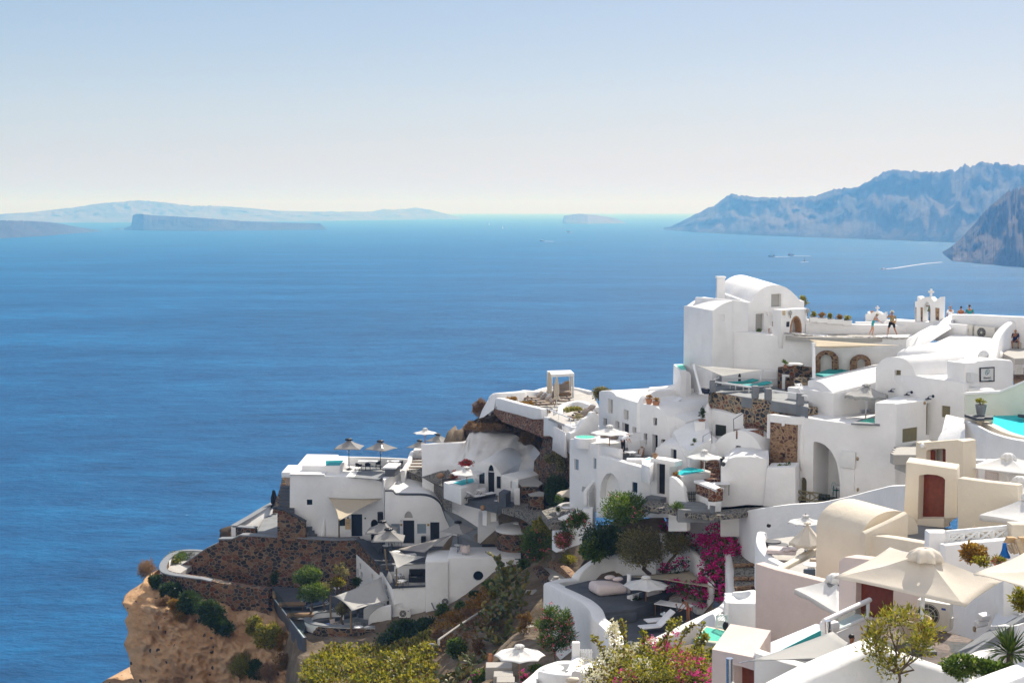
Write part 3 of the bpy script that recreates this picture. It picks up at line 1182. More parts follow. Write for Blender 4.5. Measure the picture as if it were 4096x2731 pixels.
def bV():
 t=ac('deck_chair','','chair')
 for sx in(-1,1):
  P('side_rail',S(aL,(sx*.28,0,.5),(.04,.05,1.35),rx=-.75),'h9',t)
  P('leg',S(aL,(sx*.25,.0,.33),(.04,.05,.95),rx=.9),'h9',t)
 bm=B()
 n=10
 v=[]
 for i in range(n+1):
  k=i/n
  y,z=(-.42+.88*k,.06+.92*k-.28*math.sin(PI*k))
  v.append((bm.verts.new((-.25,y,z)),bm.verts.new((.25,y,z))))
 for a,b in zip(v,v[1:]):
  bm.faces.new((a[0],a[1],b[1],b[0]))
 o=P('sling',bm,'b8',t,ai=True)
 md=o.modifiers.new('s','SOLIDIFY')
 md.thickness=.012
 return t
def bv():
 t=ac('director_chair','','chair')
 for sx in(-1,1):
  P('leg',S(az,[(sx*.25,-.2,0),(-sx*.22,-.2,.44)],.016,6),'e8',t)
  P('leg',S(az,[(sx*.25,.2,0),(-sx*.22,.2,.44)],.016,6),'e8',t)
  bm=S(aL,(sx*.26,0,.62),(.05,.48,.025),bev=.006)
  az(bm,[(sx*.26,-.19,.44),(sx*.26,-.19,.62)],.015,6)
  P('armrest',bm,'e8',t)
  P('back_post',S(az,[(sx*.26,.2,.44),(sx*.26,.24,.88)],.016,6),'e8',t)
 P('seat',S(aL,(0,0,.445),(.5,.42,.015)),'a7',t)
 P('backrest',S(aL,(0,.235,.78),(.52,.015,.19),rx=-.1),'a7',t)
 return t
def aY(r=.22,h=.36,m='terracotta',rim=True,square=False,w=.8,d=.3):
 def f():
  t=ac('plant_pot','','pot')
  bm=B()
  if square:
   aP(bm,(0,0,0),(w,d,h),bev=.02)
   P('body',bm,m,t)
   P('soil',S(aP,(0,0,h+.002),(w-.06,d-.06,.01)),'soil',t)
  else:
   aI(bm,[(r*.68,0),(r*.85,h*.5),(r*.97,h*.85)]+([(r*1.1,h*.86),(r*1.1,h),(r*.9,h),(r*.88,h*.9)]if rim else[(r,h),(r*.88,h),(r*.86,h*.92)]),(0,0,0),24)
   P('body',bm,m,t,ai=40)
   P('soil',S(aI,[(r*.84,0),(r*.84,.01)],(0,0,h*.92),18),'soil',t)
  return t
 return f
def dP(loc,r,h,ae,m='clay',lying=False):
 t=ac('clay_urn',ae,'urn',loc)
 P('body',S(aI,[(r*.45,0),(r*.8,h*.2),(r,h*.45),(r*.92,h*.65),(r*.55,h*.84),(r*.48,h*.9),(r*.6,h*.97),(r*.6,h),(r*.45,h),(r*.38,h*.9)],(0,0,0),24),m,t,ai=45)
 for s in(-1,1):
  P('handle',S(az,cr([(s*r*.55,0,h*.9),(s*r*.95,0,h*.86),(s*r*.9,0,h*.68)],4),r*.09,6),m,t)
 if lying:
  t.rotation_euler=(PI/2*.9,0,1.2)
 return t
def bB(loc,rz,ae,w=.86,h=.62,d=.32,badge=None,ar='air conditioning units',fans=1):
 t=ac('ac_unit',ae,'air conditioner',loc,rz,ar)
 bm=S(aP,(0,0,.06),(w,d,h),bev=.02)
 P('casing',bm,'a1',t)
 for k in range(fans):
  cx=-w*.14 if fans==1 else 0
  cz=.06+h*(.5 if fans==1 else.27+.46*k)
  R_=h*.41 if fans==1 else h*.21
  m_=Matrix.Translation((cx,-d/2-.004,cz))@Matrix.Rotation(PI/2,4,'X')
  bm=B()
  bmesh.ops.create_cone(bm,cap_ends=True,segments=28,radius1=R_,radius2=R_,depth=.012,matrix=m_)
  g=P('fan_grille',bm,'grille',t)
  bm=B()
  for q in range(1,4):
   rr=R_*q/3.2
   az(bm,[(cx+rr*math.cos(a*PI/12),-d/2-.014,cz+rr*math.sin(a*PI/12))for a in range(25)],.006,4,False)
  for q in range(8):
   az(bm,[(cx,-d/2-.014,cz),(cx+R_*math.cos(q*PI/4),-d/2-.014,cz+R_*math.sin(q*PI/4))],.005,4)
  P('wire_guard',bm,'a1',g)
  bm=B()
  bmesh.ops.create_cone(bm,cap_ends=True,segments=16,radius1=R_*.2,radius2=R_*.2,depth=.02,matrix=Matrix.Translation((0,-.014,0))@m_)
  P('hub',bm,'a1',g)
 for s in(-1,1):
  P('foot',S(aP,(s*w*.36,0,0),(.07,d+.06,.06)),'grille',t)
 bm=S(aL,(w/2+.02,.02,.3),(.05,.16,.26),bev=.01)
 P('valve_cover',bm,'a1',t)
 if badge:
  P('badge',S(aL,(w*.33,-d/2-.004,.06+h*.8),(.12,.008,.06),bev=.003),badge,t)
 return t
def b3(txt,size,o,u,n,mat,ah,name='lettering',ext=.004,space=1.0):
 c=bpy.data.curves.new('t','FONT')
 c.body=txt
 c.size=size
 c.extrude=ext
 c.space_character=space
 c.resolution_u=3
 c.align_x='CENTER'
 c.align_y='CENTER'
 ob=bpy.data.objects.new('t',c)
 cu.objects.link(ob)
 dg=bpy.context.evaluated_depsgraph_get()
 me=bpy.data.meshes.new_from_object(ob.evaluated_get(dg))
 bpy.data.objects.remove(ob)
 bpy.data.curves.remove(c)
 u=V(u).normalized()
 n=V(n).normalized()
 w_=n.cross(u)
 m_=Matrix(((u.x,w_.x,n.x,o[0]),(u.y,w_.y,n.y,o[1]),(u.z,w_.z,n.z,o[2]),(0,0,0,1)))
 me.transform(m_)
 me.materials.clear()
 me.materials.append(M[mat])
 me.name=name
 ob=bpy.data.objects.new(name,me)
 cu.objects.link(ob)
 ob.parent=ah
 aW(ob,ah)
 return ob
def bE(bm,cl,n,size,up=.25,narrow=.5,rnd=random,au=.55,fold=True):
 cO=bm.faces.layers.float.get('rnd')or bm.faces.layers.float.new('rnd')
 w_=[c[1][0]*c[1][1]*c[1][2]for c in cl]
 tot=sum((x**.67 for x in w_))
 for(c,r),k in zip(cl,w_):
  dc=rnd.uniform(-.22,.22)
  for _ in range(max(2,int(n*k**.67/tot))):
   while True:
    d=V((rnd.uniform(-1,1),rnd.uniform(-1,1),rnd.uniform(-1,1)))
    if.01<d.length<1:
     break
   q=d.normalized()*(au+(1-au)*rnd.random())*(1+.22*noise.noise(d.normalized()*2.6+V(c)))
   p=V((c[0]+q.x*r[0],c[1]+q.y*r[1],c[2]+q.z*r[2]))
   a=(q+V((rnd.gauss(0,.7),rnd.gauss(0,.7),rnd.gauss(up,.6)))).normalized()
   s=size*rnd.uniform(.6,1.3)
   b=a.cross(V((rnd.gauss(0,1),rnd.gauss(0,1),rnd.gauss(0,1))))
   if b.length<.001:
    continue
   b=b.normalized()*s*narrow*.5
   e=p+a*s
   m_=p+a*s*.45
   dC=a.cross(b).normalized()*s*.1
   v=[bm.verts.new(x)for x in(p,m_+b+dC,e,m_-b+dC)]
   f=bm.faces.new(v)
   f[cO]=min(1,max(0,rnd.random()+dc))
def bx(c,r,k,rnd,rr=(.35,.55),flat=1.0):
 out=[]
 for i in range(k):
  while True:
   d=V((rnd.uniform(-1,1),rnd.uniform(-1,1),rnd.uniform(-1,1)))
   if d.length<1:
    break
  q=rnd.uniform(*rr)
  d=d.normalized()*d.length**.5
  f=1-q*.8
  out.append(((c[0]+d.x*r[0]*f,c[1]+d.y*r[1]*f,c[2]+d.z*r[2]*f),(r[0]*q,r[1]*q,r[2]*q*flat)))
 return out
def cB(bm,a,b,r0,r1,rnd,wob=.08,n=5):
 a,b=(V(a),V(b))
 L=(b-a).length
 aO=[a.lerp(b,i/n)+(V((rnd.gauss(0,1),rnd.gauss(0,1),rnd.gauss(0,.5)))*L*wob if 0<i<n else V())for i in range(n+1)]
 az(bm,aO,[r0+(r1-r0)*i/n for i in range(n+1)],7)
 return aO
def b4(name,ae,cat,base,c,r,n,size,mat,aG=1,k=14,bark='bark',am=None,nf=0,fs=.07,narrow=.5,av=.05,up=.25,aw=5,ar=None,au=.45,rr=(.35,.55),flc=None,kf=None):
 rnd=random.Random(aG)
 base=V(base)
 t=ac(name,ae,cat,base,0,ar)
 c=V(c)-base
 cl=bx(c,r,k,rnd,rr)
 bm=B()
 cP=V((0,0,0)).lerp(c-V((0,0,r[2]*.75)),.9)
 if cP.length>.25:
  cB(bm,(0,0,-.15),cP,av,av*.7,rnd,.05)
 else:
  cP=V((0,0,0))
 for q,_ in rnd.sample(cl,min(aw,len(cl))):
  cB(bm,cP,q,av*.6,av*.15,rnd)
 P('trunk',bm,bark,t,ai=True)
 bm=S(bE,cl,n,size,up,narrow,rnd,au)
 o=P('crown',bm,mat,t)
 if am:
  bm=B()
  dQ=flc if flc else cl
  if flc:
   dQ=[(V(a)-base,b)for a,b in flc]
  if kf:
   dQ=rnd.sample(dQ,min(kf,len(dQ)))
  cO=bm.faces.layers.float.new('rnd')
  bj(bm,dQ,nf,fs,rnd)
  P('blossom',bm,am,t)
 return t
def bj(bm,cl,n,fs,rnd,out=1.06):
 cO=bm.faces.layers.float.get('rnd')or bm.faces.layers.float.new('rnd')
 for _ in range(n):
  c,r=rnd.choice(cl)
  d=V((rnd.gauss(0,1),rnd.gauss(0,1)-.25,rnd.gauss(0,1)+.25)).normalized()
  p=V((c[0]+d.x*r[0]*out,c[1]+d.y*r[1]*out,c[2]+d.z*r[2]*out))
  for k in range(rnd.randint(3,6)):
   q=p+V((rnd.gauss(0,fs*.6),rnd.gauss(0,fs*.6),rnd.gauss(0,fs*.6)))
   a=V((rnd.gauss(0,1),rnd.gauss(0,1),rnd.gauss(0,1))).normalized()
   b=a.orthogonal().normalized()*fs*.55
   a=a*fs*.55
   f=bm.faces.new([bm.verts.new(x)for x in(q-a,q+b,q+a,q-b)])
   f[cO]=rnd.random()
def aD(loc,pot,n,size,mat,ae,h=.35,r=.25,aG=1,am=None,ar='potted plants',narrow=.5):
 o=pot if isinstance(pot,bpy.types.Object)else pot()
 o.location=loc
 o['label']=ae
 o['category']='potted plant'
 o.name='potted_plant'
 if ar:
  o['group']=ar
 rnd=random.Random(aG)
 zt=max((v[2]for ch in o.children for v in ch.bound_box))
 bm=B()
 cl=bx((0,0,zt+h*.45),(r,r,h*.5),6,rnd)
 bE(bm,cl,n,size,.6,narrow,rnd,.2)
 P('foliage',bm,mat,o)
 bm=B()
 for q,_ in cl[:4]:
  cB(bm,(0,0,zt-.05),q,.012,.005,rnd)
 P('stem',bm,'bark',o)
 if am:
  P('blossom',S(bj,cl,16,.05,rnd),am,o)
 return o
def bQ(bw,edges,name,mat,ah,sub=2,root=0):
 me=bpy.data.meshes.new('sk')
 me.from_pydata([tuple(p)for p,r in bw],edges,[])
 o=bpy.data.objects.new('sk',me)
 cu.objects.link(o)
 md=o.modifiers.new('skin','SKIN')
 md.use_smooth_shade=True
 md.branch_smoothing=.3
 for i,(p,r)in enumerate(bw):
  v=me.skin_vertices[0].data[i]
  v.radius=r if isinstance(r,tuple)else(r,r)
  v.use_root=i==root
 s=o.modifiers.new('sub','SUBSURF')
 s.levels=sub
 s.render_levels=sub
 dg=bpy.context.evaluated_depsgraph_get()
 dg.update()
 m2=bpy.data.meshes.new_from_object(o.evaluated_get(dg))
 bpy.data.objects.remove(o)
 bpy.data.meshes.remove(me)
 m2.name=name
 m2.materials.clear()
 m2.materials.append(M[mat])
 ob=bpy.data.objects.new(name,m2)
 cu.objects.link(ob)
 if ah is not None:
  ob.parent=ah
 return ob
def a5(loc,rz,ae,pose=None,top='b8',bottom='b8',skin='skin',hair='hair',hat=None,shorts=True,sleeves=True,H_=1.74,shoes='b8',dress=False,bare=False,bikini=False,bun=False,longhair=False,female=False,seat=0,bag=None):
 t=ac('person',ae,'person',loc,rz)
 k=H_/1.74
 J=dict(pel=(0,0,.95),waist=(0,0,1.1),chest=(0,0,1.33),neck=(0,0,1.49),head=(0,-.01,1.62),shl=(-.19,0,1.43),shr=(.19,0,1.43),ell=(-.25,.02,1.15),elr=(.25,.02,1.15),wrl=(-.26,-.07,.9),wrr=(.26,-.07,.9),hil=(-.1,0,.92),hir=(.1,0,.92),knl=(-.11,-.02,.5),knr=(.11,-.02,.5),anl=(-.12,.03,.09),anr=(.12,.03,.09),tol=(-.14,-.16,.03),tor=(.14,-.16,.03))
 J.update(pose or{})
 J={a:V(b)*k for a,b in J.items()}
 w_=.9 if female else 1
 nd,ed,ix=([],[],{})
 def n(c6,p,r):
  ix[c6]=len(nd)
  nd.append((V(p),r if isinstance(r,tuple)else(r*k,r*k)))
  return ix[c6]
 def e(a,b):
  ed.append((ix[a],ix[b]))
 n('pel',J['pel'],(.145*k*w_,.105*k))
 n('waist',J['waist'],(.125*k*w_,.095*k))
 n('chest',J['chest'],(.155*k*w_,.11*k))
 n('neck',J['neck'],.055)
 for a,b in(('pel','waist'),('waist','chest'),('chest','neck')):
  e(a,b)
 hd=(J['head']-J['neck']).normalized()
 n('skull0',J['neck']+hd*.055*k,.054)
 n('skull1',J['head']-hd*.01*k+V((0,-.01,0))*k,(.072*k,.088*k))
 n('skull2',J['head']+hd*.06*k,(.07*k,.085*k))
 n('skull3',J['head']+hd*.105*k,.045)
 for a,b in(('neck','skull0'),('skull0','skull1'),('skull1','skull2'),('skull2','skull3')):
  e(a,b)
 for s in 'lr':
  sg=-1 if s=='l' else 1
  n('sh'+s,J['sh'+s],.062*w_)
  n('el'+s,J['el'+s],.041*w_)
  n('wr'+s,J['wr'+s],.027)
  e('chest','sh'+s)
  e('sh'+s,'el'+s)
  e('el'+s,'wr'+s)
  d=(J['wr'+s]-J['el'+s]).normalized()
  dh=d.cross(V((0,1,0))if abs(d.y)<.8 else V((0,0,1))).normalized()
  pm=J['wr'+s]+d*.075*k
  n('pa'+s,pm,(.036*k,.017*k))
  e('wr'+s,'pa'+s)
  for q,(off,ln)in enumerate(((-.03,.062),(-.01,.072),(.01,.068),(.03,.052))):
   n(f'f{s}{q}',pm+d*.02*k+dh*off*k+V((0,-.006,0)),.0085)
   e('pa'+s,f'f{s}{q}')
   n(f'g{s}{q}',pm+d*(.02+ln*.6)*k+dh*off*1.1*k+V((0,-.02,0))*k,.008)
   e(f'f{s}{q}',f'g{s}{q}')
   n(f'h{s}{q}',pm+d*(.02+ln)*k+dh*off*1.1*k+V((0,-.042,0))*k,.007)
   e(f'g{s}{q}',f'h{s}{q}')
  th=pm-d*.045*k
  n('t0'+s,th+V((0,-.03,0))*k,.01)
  n('t1'+s,th+d*.045*k+V((0,-.05,0))*k,.0085)
  e('pa'+s,'t0'+s)
  e('t0'+s,'t1'+s)
  n('hi'+s,J['hi'+s],.092*w_)
  n('kn'+s,J['kn'+s],.057)
  n('cf'+s,J['kn'+s].lerp(J['an'+s],.35)+V((0,.015,0)),.055)
  n('an'+s,J['an'+s],.036)
  n('to'+s,J['to'+s],(.045*k,.028*k))
  e('pel','hi'+s)
  e('hi'+s,'kn'+s)
  e('kn'+s,'cf'+s)
  e('cf'+s,'an'+s)
  e('an'+s,'to'+s)
 body=bQ(nd,ed,'body',skin,t,2)
 up=hd
 fw=V((0,-1,0))-up*V((0,-1,0)).dot(up)
 fw.normalize()
 if 'face' in(pose or{}):
  fw=V(pose['face']).normalized()
  fw=(fw-up*fw.dot(up)).normalized()
 rt=up.cross(fw)
 hc=J['head']+hd*.02*k
 bm=S(aR,hc+fw*.088*k-up*.012*k,.016*k,1,(.8,1,1.3))
 for sg in(-1,1):
  aR(bm,hc+rt*sg*.08*k-up*.01*k,.026*k,1,(.4,.7,1))
 P('nose_and_ears',bm,skin,t,ai=True)
 for sg in(-1,1):
  P('eye',S(aR,hc+rt*sg*.032*k+fw*.08*k+up*.018*k,.011*k,1),'hair',t,ai=True)
 P('mouth',S(aL,hc+fw*.083*k-up*.052*k,(.042*k,.012*k,.01*k),rz=math.atan2(rt.y,rt.x)),'b2',t)
 bm=S(aR,hc+up*.038*k-fw*.018*k,.096*k,2,(.92,1.0,.86))
 if longhair:
  cB(bm,hc-fw*.06*k,hc-fw*.1*k-up*.25*k,.08*k,.05*k,random.Random(1),.02)
 if bun:
  aR(bm,hc+up*.1*k-fw*.09*k,.045*k,2)
 P('hair',bm,hair,t,ai=True)
 if hat:
  bm=B()
  q=hc+up*.07*k
  m_=up.to_track_quat('Z','Y').to_matrix().to_4x4()
  m_.translation=q
  b2=B()
  aI(b2,[(.165*k,-.012),(.17*k,0),(.1*k,.008),(.098*k,.07*k),(.085*k,.1*k),(.03*k,.105*k)],(0,0,0),24)
  bmesh.ops.transform(b2,matrix=m_,verts=b2.verts[:])
  bm.free()
  P('hat',b2,hat,t,ai=50)
  b2=B()
  aI(b2,[(.1*k,.008),(.102*k,.035)],(0,0,0),24)
  bmesh.ops.transform(b2,matrix=m_,verts=b2.verts[:])
  P('hat_band',b2,'a7',t)
 def b5(name,keys,edges,mat,gr,ends={}):
  nn,ii=([],{})
  for q in keys:
   p,r=nd[ix[q]]
   if q in ends:
    p=p.lerp(nd[ix[ends[q][0]]][0],1-ends[q][1])
   ii[q]=len(nn)
   nn.append((p,(r[0]+gr*k,r[1]+gr*k)))
  bQ(nn,[(ii[a],ii[b])for a,b in edges],name,mat,t,2)
 if not bare and(not bikini):
  kk=['pel','waist','chest','shl','shr']
  cQ=[('pel','waist'),('waist','chest'),('chest','shl'),('chest','shr')]
  en={}
  if sleeves:
   kk+=['ell','elr']
   cQ+=[('shl','ell'),('shr','elr')]
   en={'ell':('shl',.75),'elr':('shr',.75)}
  if dress:
   kk+=['hil','hir','knl','knr']
   cQ+=[('pel','hil'),('pel','hir'),('hil','knl'),('hir','knr')]
   en.update({'knl':('hil',.45),'knr':('hir',.45)})
   if not sleeves:
    kk=[x for x in kk if x not in('shl','shr')]
    cQ=[x for x in cQ if 'sh' not in x[1]]
  b5('dress' if dress else 'shirt',kk,cQ,top,.022,en)
 if bikini:
  bm=B()
  c=J['chest']-(J['chest']-J['waist'])*.25
  b5('bikini_bottom',['pel','hil','hir'],[('pel','hil'),('pel','hir')],bottom,.006,{'hil':('pel',.7),'hir':('pel',.7)})
  ax=(J['chest']-J['waist']).normalized()
  m_=ax.to_track_quat('Z','Y').to_matrix().to_4x4()
  m_.translation=c+ax*.06
  bm.free()
  bm=S(aI,[(.165*k,-.025),(.168*k,0),(.165*k,.025)],(0,0,0),20)
  bmesh.ops.scale(bm,vec=(.93,.72,1),verts=bm.verts[:])
  bmesh.ops.transform(bm,matrix=m_,verts=bm.verts[:])
  P('bikini_top',bm,'a7',t,ai=True)
 elif not dress:
  f=.62 if shorts else 1.9
  kk=['pel','hil','hir','knl','knr']
  cQ=[('pel','hil'),('pel','hir'),('hil','knl'),('hir','knr')]
  if not shorts:
   kk+=['anl','anr']
   cQ+=[('knl','anl'),('knr','anr')]
   b5('trousers',kk,cQ,bottom,.016,{'anl':('knl',.93),'anr':('knr',.93)})
  else:
   b5('shorts',kk,cQ,bottom,.024,{'knl':('hil',.8),'knr':('hir',.8)})
 if shoes:
  for s in 'lr':
   b5('shoe',['an'+s,'to'+s],[('an'+s,'to'+s)],shoes,.012,{'an'+s:('to'+s,.9)})
 if bag:
  bm=S(aL,J['chest']+V((.17,-.1,-.32))*k,(.24*k,.1*k,.2*k),bev=.03)
  az(bm,[J['chest']+V((.14,-.12,-.2))*k,J['chest']+V((0,-.14,0))*k,J['shl']+V((.05,0,.05))*k],.012,5)
  P('shoulder_bag',bm,bag,t)
 return t
def Q(z,p,Y):
 Z(z)
 return at(p,Y)
def flat(name,aO,z,mat,th=.25,kind='structure',ae=None):
 o=an(name,S(aK,[aq(p,z)for p in aO],th),M[mat])
 bI(o,ae=ae,kind=kind)
 return o
def aX(h,pl,aO,w,th,mat,off=0,name='coping',up=.0,px=True):
 bm=B()
 q=[pl.uv(p)if px else p for p in aO]
 ab(bm,[pl.w(x,off)+V((0,0,up))for x in q],w,th,.02)
 return h.part(name,bm,mat)if isinstance(h,aF)else an(name,bm,M[mat],h)
def a8(bm,ay):
 vs=[[bm.verts.new(p)for p in r]for r in ay]
 for a,b in zip(vs,vs[1:]):
  for i in range(len(a)-1):
   bm.faces.new((a[i],a[i+1],b[i+1],b[i]))
def bz(bm,pl,cj,holes,th):
 if bZ(cj)<0:
  cj=cj[::-1]
 L=[cj]+holes
 F_,K_=([],[])
 for q in L:
  F_.append([bm.verts.new(pl.w(x,0))for x in q])
  K_.append([bm.verts.new(pl.w(x,-th))for x in q])
 for f,b in zip(F_,K_):
  n=len(f)
  for i in range(n):
   bm.faces.new((f[i],f[(i+1)%n],b[(i+1)%n],b[i]))
 for vs in(F_,K_):
  dR=[v for q in vs for v in q]
  for tri in geometry.tessellate_polygon([[V((*x,0))for x in q]for q in L]):
   try:
    bm.faces.new([dR[i]for i in tri])
   except ValueError:
    pass
def aa(name,ae,bm,mat,cat='wall',ai=40,ar=None):
 return aV(name,bm,M[mat],ae,cat,ar,ai)
def cC(bm,pl,u0,u1,bf,bev=0):
 a=[pl.w((u0,z),-d)for d,z in bf]
 af(bm,a,pl.d*(u1-u0),bev)
def parab(p0,p1,k,n=8):
 return[(p0[0]+(p1[0]-p0[0])*i/n,p0[1]+(p1[1]-p0[1])*i/n-k*math.sin(PI*i/n))for i in range(n+1)]
Z('B')
pA=VP((0,1100),133,(640,1100),133)
zT=pA.uv((640,1145))[1]
zR=pA.uv((448,577))[1]
h=aF('white_house','flat roofed white house with dark doorway under a dark shade sail, roof terrace above',loc=pA.w((0,zT)))
h.win(pA,pA.rpx(-51,777,-2,826),'black','glass',.12,.09,ae='small square window in a black frame')
h.win(pA,pA.rpx(243,945,292,1015),None,'glass',.15)
h.door(pA,pA.rpx(347,908,446,1112),'navy',.35,2)
h.win(pA,pA.rpx(522,955,588,1165,.45),None,'black',.5,name='niche')
h.face(pA, _p('-204 1140 -204 548 105 553 110 566 300 572 448 578 560 592 630 625 660 668 655 1160 640 1150'),11)
aX(h,pA,[(-204,545),(105,550)],.4,.06,'plaster')
bm=B()
for i,s in enumerate( _p('.35 .2 .2 .5 .12 1.0 .07 1.6')):
 pass
aO=[pA.w(pA.uv((85,1122)),.02),pA.w(pA.uv((100,1060)),.02),pA.w(pA.uv((108,950)),0)]
az(bm,aO,[.35,.2,.05],8)
h.part('buttress',bm,'plaster')
flat('roof_terrace', _p('118 562 450 584 590 596 700 545 805 503 840 472 300 470 100 545'),zR+.02,'c6',.05)
h.part('rear_wing',S(aK,[aq(p,zR-.01)for p in _p('640 605 760 530 870 512 860 455 560 450')],5),'plaster')
h.part('parapet',S(ab,[aq(p,zR+.85)for p in _p('318 392 500 396 700 404 850 412')],.35,1.4),'plaster')
bm=B()
a_,b_,c_=(aq((-96,548),zR),aq((244,550),zR),aq((314,500),zR))
af(bm,[a_,b_,c_,a_+c_-b_],(0,0,.8),.04)
cd=ac('plunge_pool','white raised plunge pool on the roof terrace beside a grey parasol','pool',(a_+c_)/2)
an('pool_wall',bm,'plaster',cd,ai=40)
an('basin',S(aK,[aq(p,zR+.812)for p in _p('118 430 281 424 243 471 121 472')],.01),'g0',cd)
an('water',S(aK,[aq(p,zR+.825)for p in _p('118 430 281 424 243 471 121 472')],.008),'h7',cd)
bm=S(aL,aq((-150,530),zR)+V((0,1.5,-.2)),(2.6,4,.5),bev=.04)
h.part('side_parapet',bm,'plaster')
Zp=pA
def bR(pl,q,dS,ae,board='e9',off=.04):
 us=[x[0]for x in q]
 zs=[x[1]for x in q]
 c=((min(us)+max(us))/2,(min(zs)+max(zs))/2)
 W,H_=(max(us)-min(us),max(zs)-min(zs))
 t=ac('sign_board',ae,'sign',pl.w((c[0],min(zs)),off))
 an('board',S(aB,pl,q,off+.03,.03),M[board],t)
 for txt,sz,dz,mt in dS:
  b3(txt,sz*W,pl.w((c[0],c[1]+dz*H_),off+.032),pl.d if pl.d.x>0 else-pl.d,pl.n,mt,t)
 return t
bR(pA,pA.rpx(293,950,342,1042),[('PEARL',.27,.12,'ink'),('CALDERA',.16,-.08,'d5')],'tall tan sign lettered PEARL beside the dark doorway')
for x,y in((318,940),(473,944)):
 bm=B()
 p=pA.w(pA.uv((x,y)),.06)
 aL(bm,p,(.14,.1,.14),bev=.02)
 aV('wall_lamp',bm,'a4','small dark square wall lamp '+('over the PEARL sign' if x<400 else 'right of the dark doorway'),'lamp','square wall lamps')
t=ac('wall_cabinet','black box cabinet hung between the two white house fronts','cabinet',pA.w(pA.uv((620,1000)),.3))
an('body',S(aL,pA.w(pA.uv((622,935)),.25),(.75,.4,.98),bev=.03),'black',t)
bm=S(aL,pA.w(pA.uv((622,888)),.26),(.79,.44,.05))
an('lid',bm,'a4',t)
pB=VP((650,1100),131.2,(1150,1100),131.2)
h=aF('vaulted_house','white house front with black plank doors, an arched fanlight and a dark curved roof edge',loc=pB.w(pB.uv((860,1170))))
h.door(pB,pB.rpx(812,964,912,1172),'c4',.15,hm='steel',ae='tall black plank door')
h.door(pB,pB.rpx(1055,980,1137,1150),'c4',.15,ae='black door at the right end')
h.win(pB,pB.rpx(705,995,783,1088),'black','c8',.12,.08)
h.win(pB,pB.rpx(938,995,1018,1083),'black','c8',.12,.08)
h.win(pB,pB.rpx(821,882,900,944,.75),'black','b9',.12,.09,name='fanlight')
out=cr( _p('722 703 752 730 860 735 1000 738 1080 762 1140 812 1165 870 1190 940 1225 1010'),4)
h.face(pB,[(650,1190),(650,706)]+out+[(1228,1240),(900,1230)],5)
aX(h,pB,[(652,700),(705,698)]+out,.55,.12,'a4',-.25,up=.06)
for x,tx in((796,'07'),(1037,'12')):
 q=pB.uv((x,1004))
 t=ac('number_plate','small gold plate right of the tall plank door' if tx=='07' else 'small gold plate left of the black door at the right end','sign',pB.w(q,.02))if tx else None
 an('plate',S(aL,pB.w(q,.02),(.2,.03,.2),bev=.005),'c9',t)
 b3(tx,.15,pB.w(q,.037),(1,0,0),pB.n,'ink',t)
aV('wall_lamp',S(aL,pB.w(pB.uv((792,964)),.1),(.16,.14,.16),bev=.02),'g7','grey square wall lamp left of the tall black plank door','lamp','square wall lamps')
aV('tall_planter',S(aP,pB.w(pB.uv((998,1158)),.45),(.45,.4,.65),bev=.03),'black','tall black square planter standing between the black window and the right black door','planter')
lo= _q('598 578 134 640 622 133 690 690 132.5 800 722 132 1000 735 132 1120 790 131.8 1165 815 131.6 1205 822 131.4 1300 890 130.8 1390 960 130 1490 1020 129')
hi= _q('640 572 138 745 560 139 800 515 140.5 900 532 139.6 975 562 138.6 1060 622 137 1130 672 135.6 1200 688 134.6 1290 735 133.4 1400 795 132 1510 852 130.6')
mid=[a.lerp(b,.5)+V((0,.5,.25))for a,b in zip(lo,hi)]
t3=[a.lerp(b,.82)+V((0,.3,.22))for a,b in zip(lo,hi)]
bk=[b+V((0,.5,-.1))for b in hi]
b2=[b+V((0,.6,-3))for b in hi]
bm=B()
lw=[V((a.x,a.y-.2,a.z-3))for a in lo]
a8(bm,[[q for q in cr(r,4)]for r in(lw,lo,mid,t3,hi,bk,b2)])
aa('garden_wall','flowing white wall curving down from the roof terrace to the low white vault',bm,'plaster',ai=70)
bI(an('path',S(aK, _q('1160 812 131.5 1205 820 132.4 1485 1020 129.2 1500 1200 126 1230 1010 130 1180 880 131.2'),.3),'c6'),kind='structure')
b9=zT-.12
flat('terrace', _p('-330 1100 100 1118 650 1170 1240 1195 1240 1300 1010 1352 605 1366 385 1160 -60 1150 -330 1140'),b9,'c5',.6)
Z('D')
pF=VP((720,700),120.6,(1215,700),120.6)
eg=VP((1010,700),120.3,(1850,700),120.3)
h=aF('white_house','lower white house on the slope with a small sunken patio and a round window',loc=pF.w(pF.uv((900,960))))
q=[(eg.uv((1485,566))[0]+.44*math.cos(a*PI/12),eg.uv((1485,566))[1]+.44*math.sin(a*PI/12))for a in range(24)]
h.win(eg,q,'f6','glass',.3,.07,ae='round porthole window',name='round_window')
h.face(eg, _p('1215 1250 1215 404 1868 402 1868 1250'),4)
eh=VP((1010,700),120.1,(1215,700),120.1)
bm=B()
u0,u1=(eh.uv((1012,700))[0],eh.uv((1217,700))[0])
zt=eh.uv((1110,440))[1]
cC(bm,eh,u0,u1,[(0,55),(0,zt),(.25,zt+.14),(3.9,zt+.1),(3.9,55)],.06)
h.part('tower',bm,'plaster')
h.face(pF, _p('722 1250 722 674 1013 660 1013 1250'),.35)
zP=pF.uv((900,666))[1]-.15
pL=VP((622,560),123.6,(722,700),120.6)
for b in((640,640,668,720),(655,745,682,800)):
 pass
h.win(pL,pL.rpx(655,745,684,830),'e7','glass',.1,.06)
h.win(pL,pL.rpx(650,640,664,690),None,'glass',.1)
h.face(pL, _p('622 1200 622 512 724 678 724 1200'),.45)
aX(h,pL,[(622,508),(724,674)],.6,.08,'a4',-.22,up=.02)
aX(h,pF,[(722,671),(1013,657)],.45,.07,'a4',-.15,up=.02)
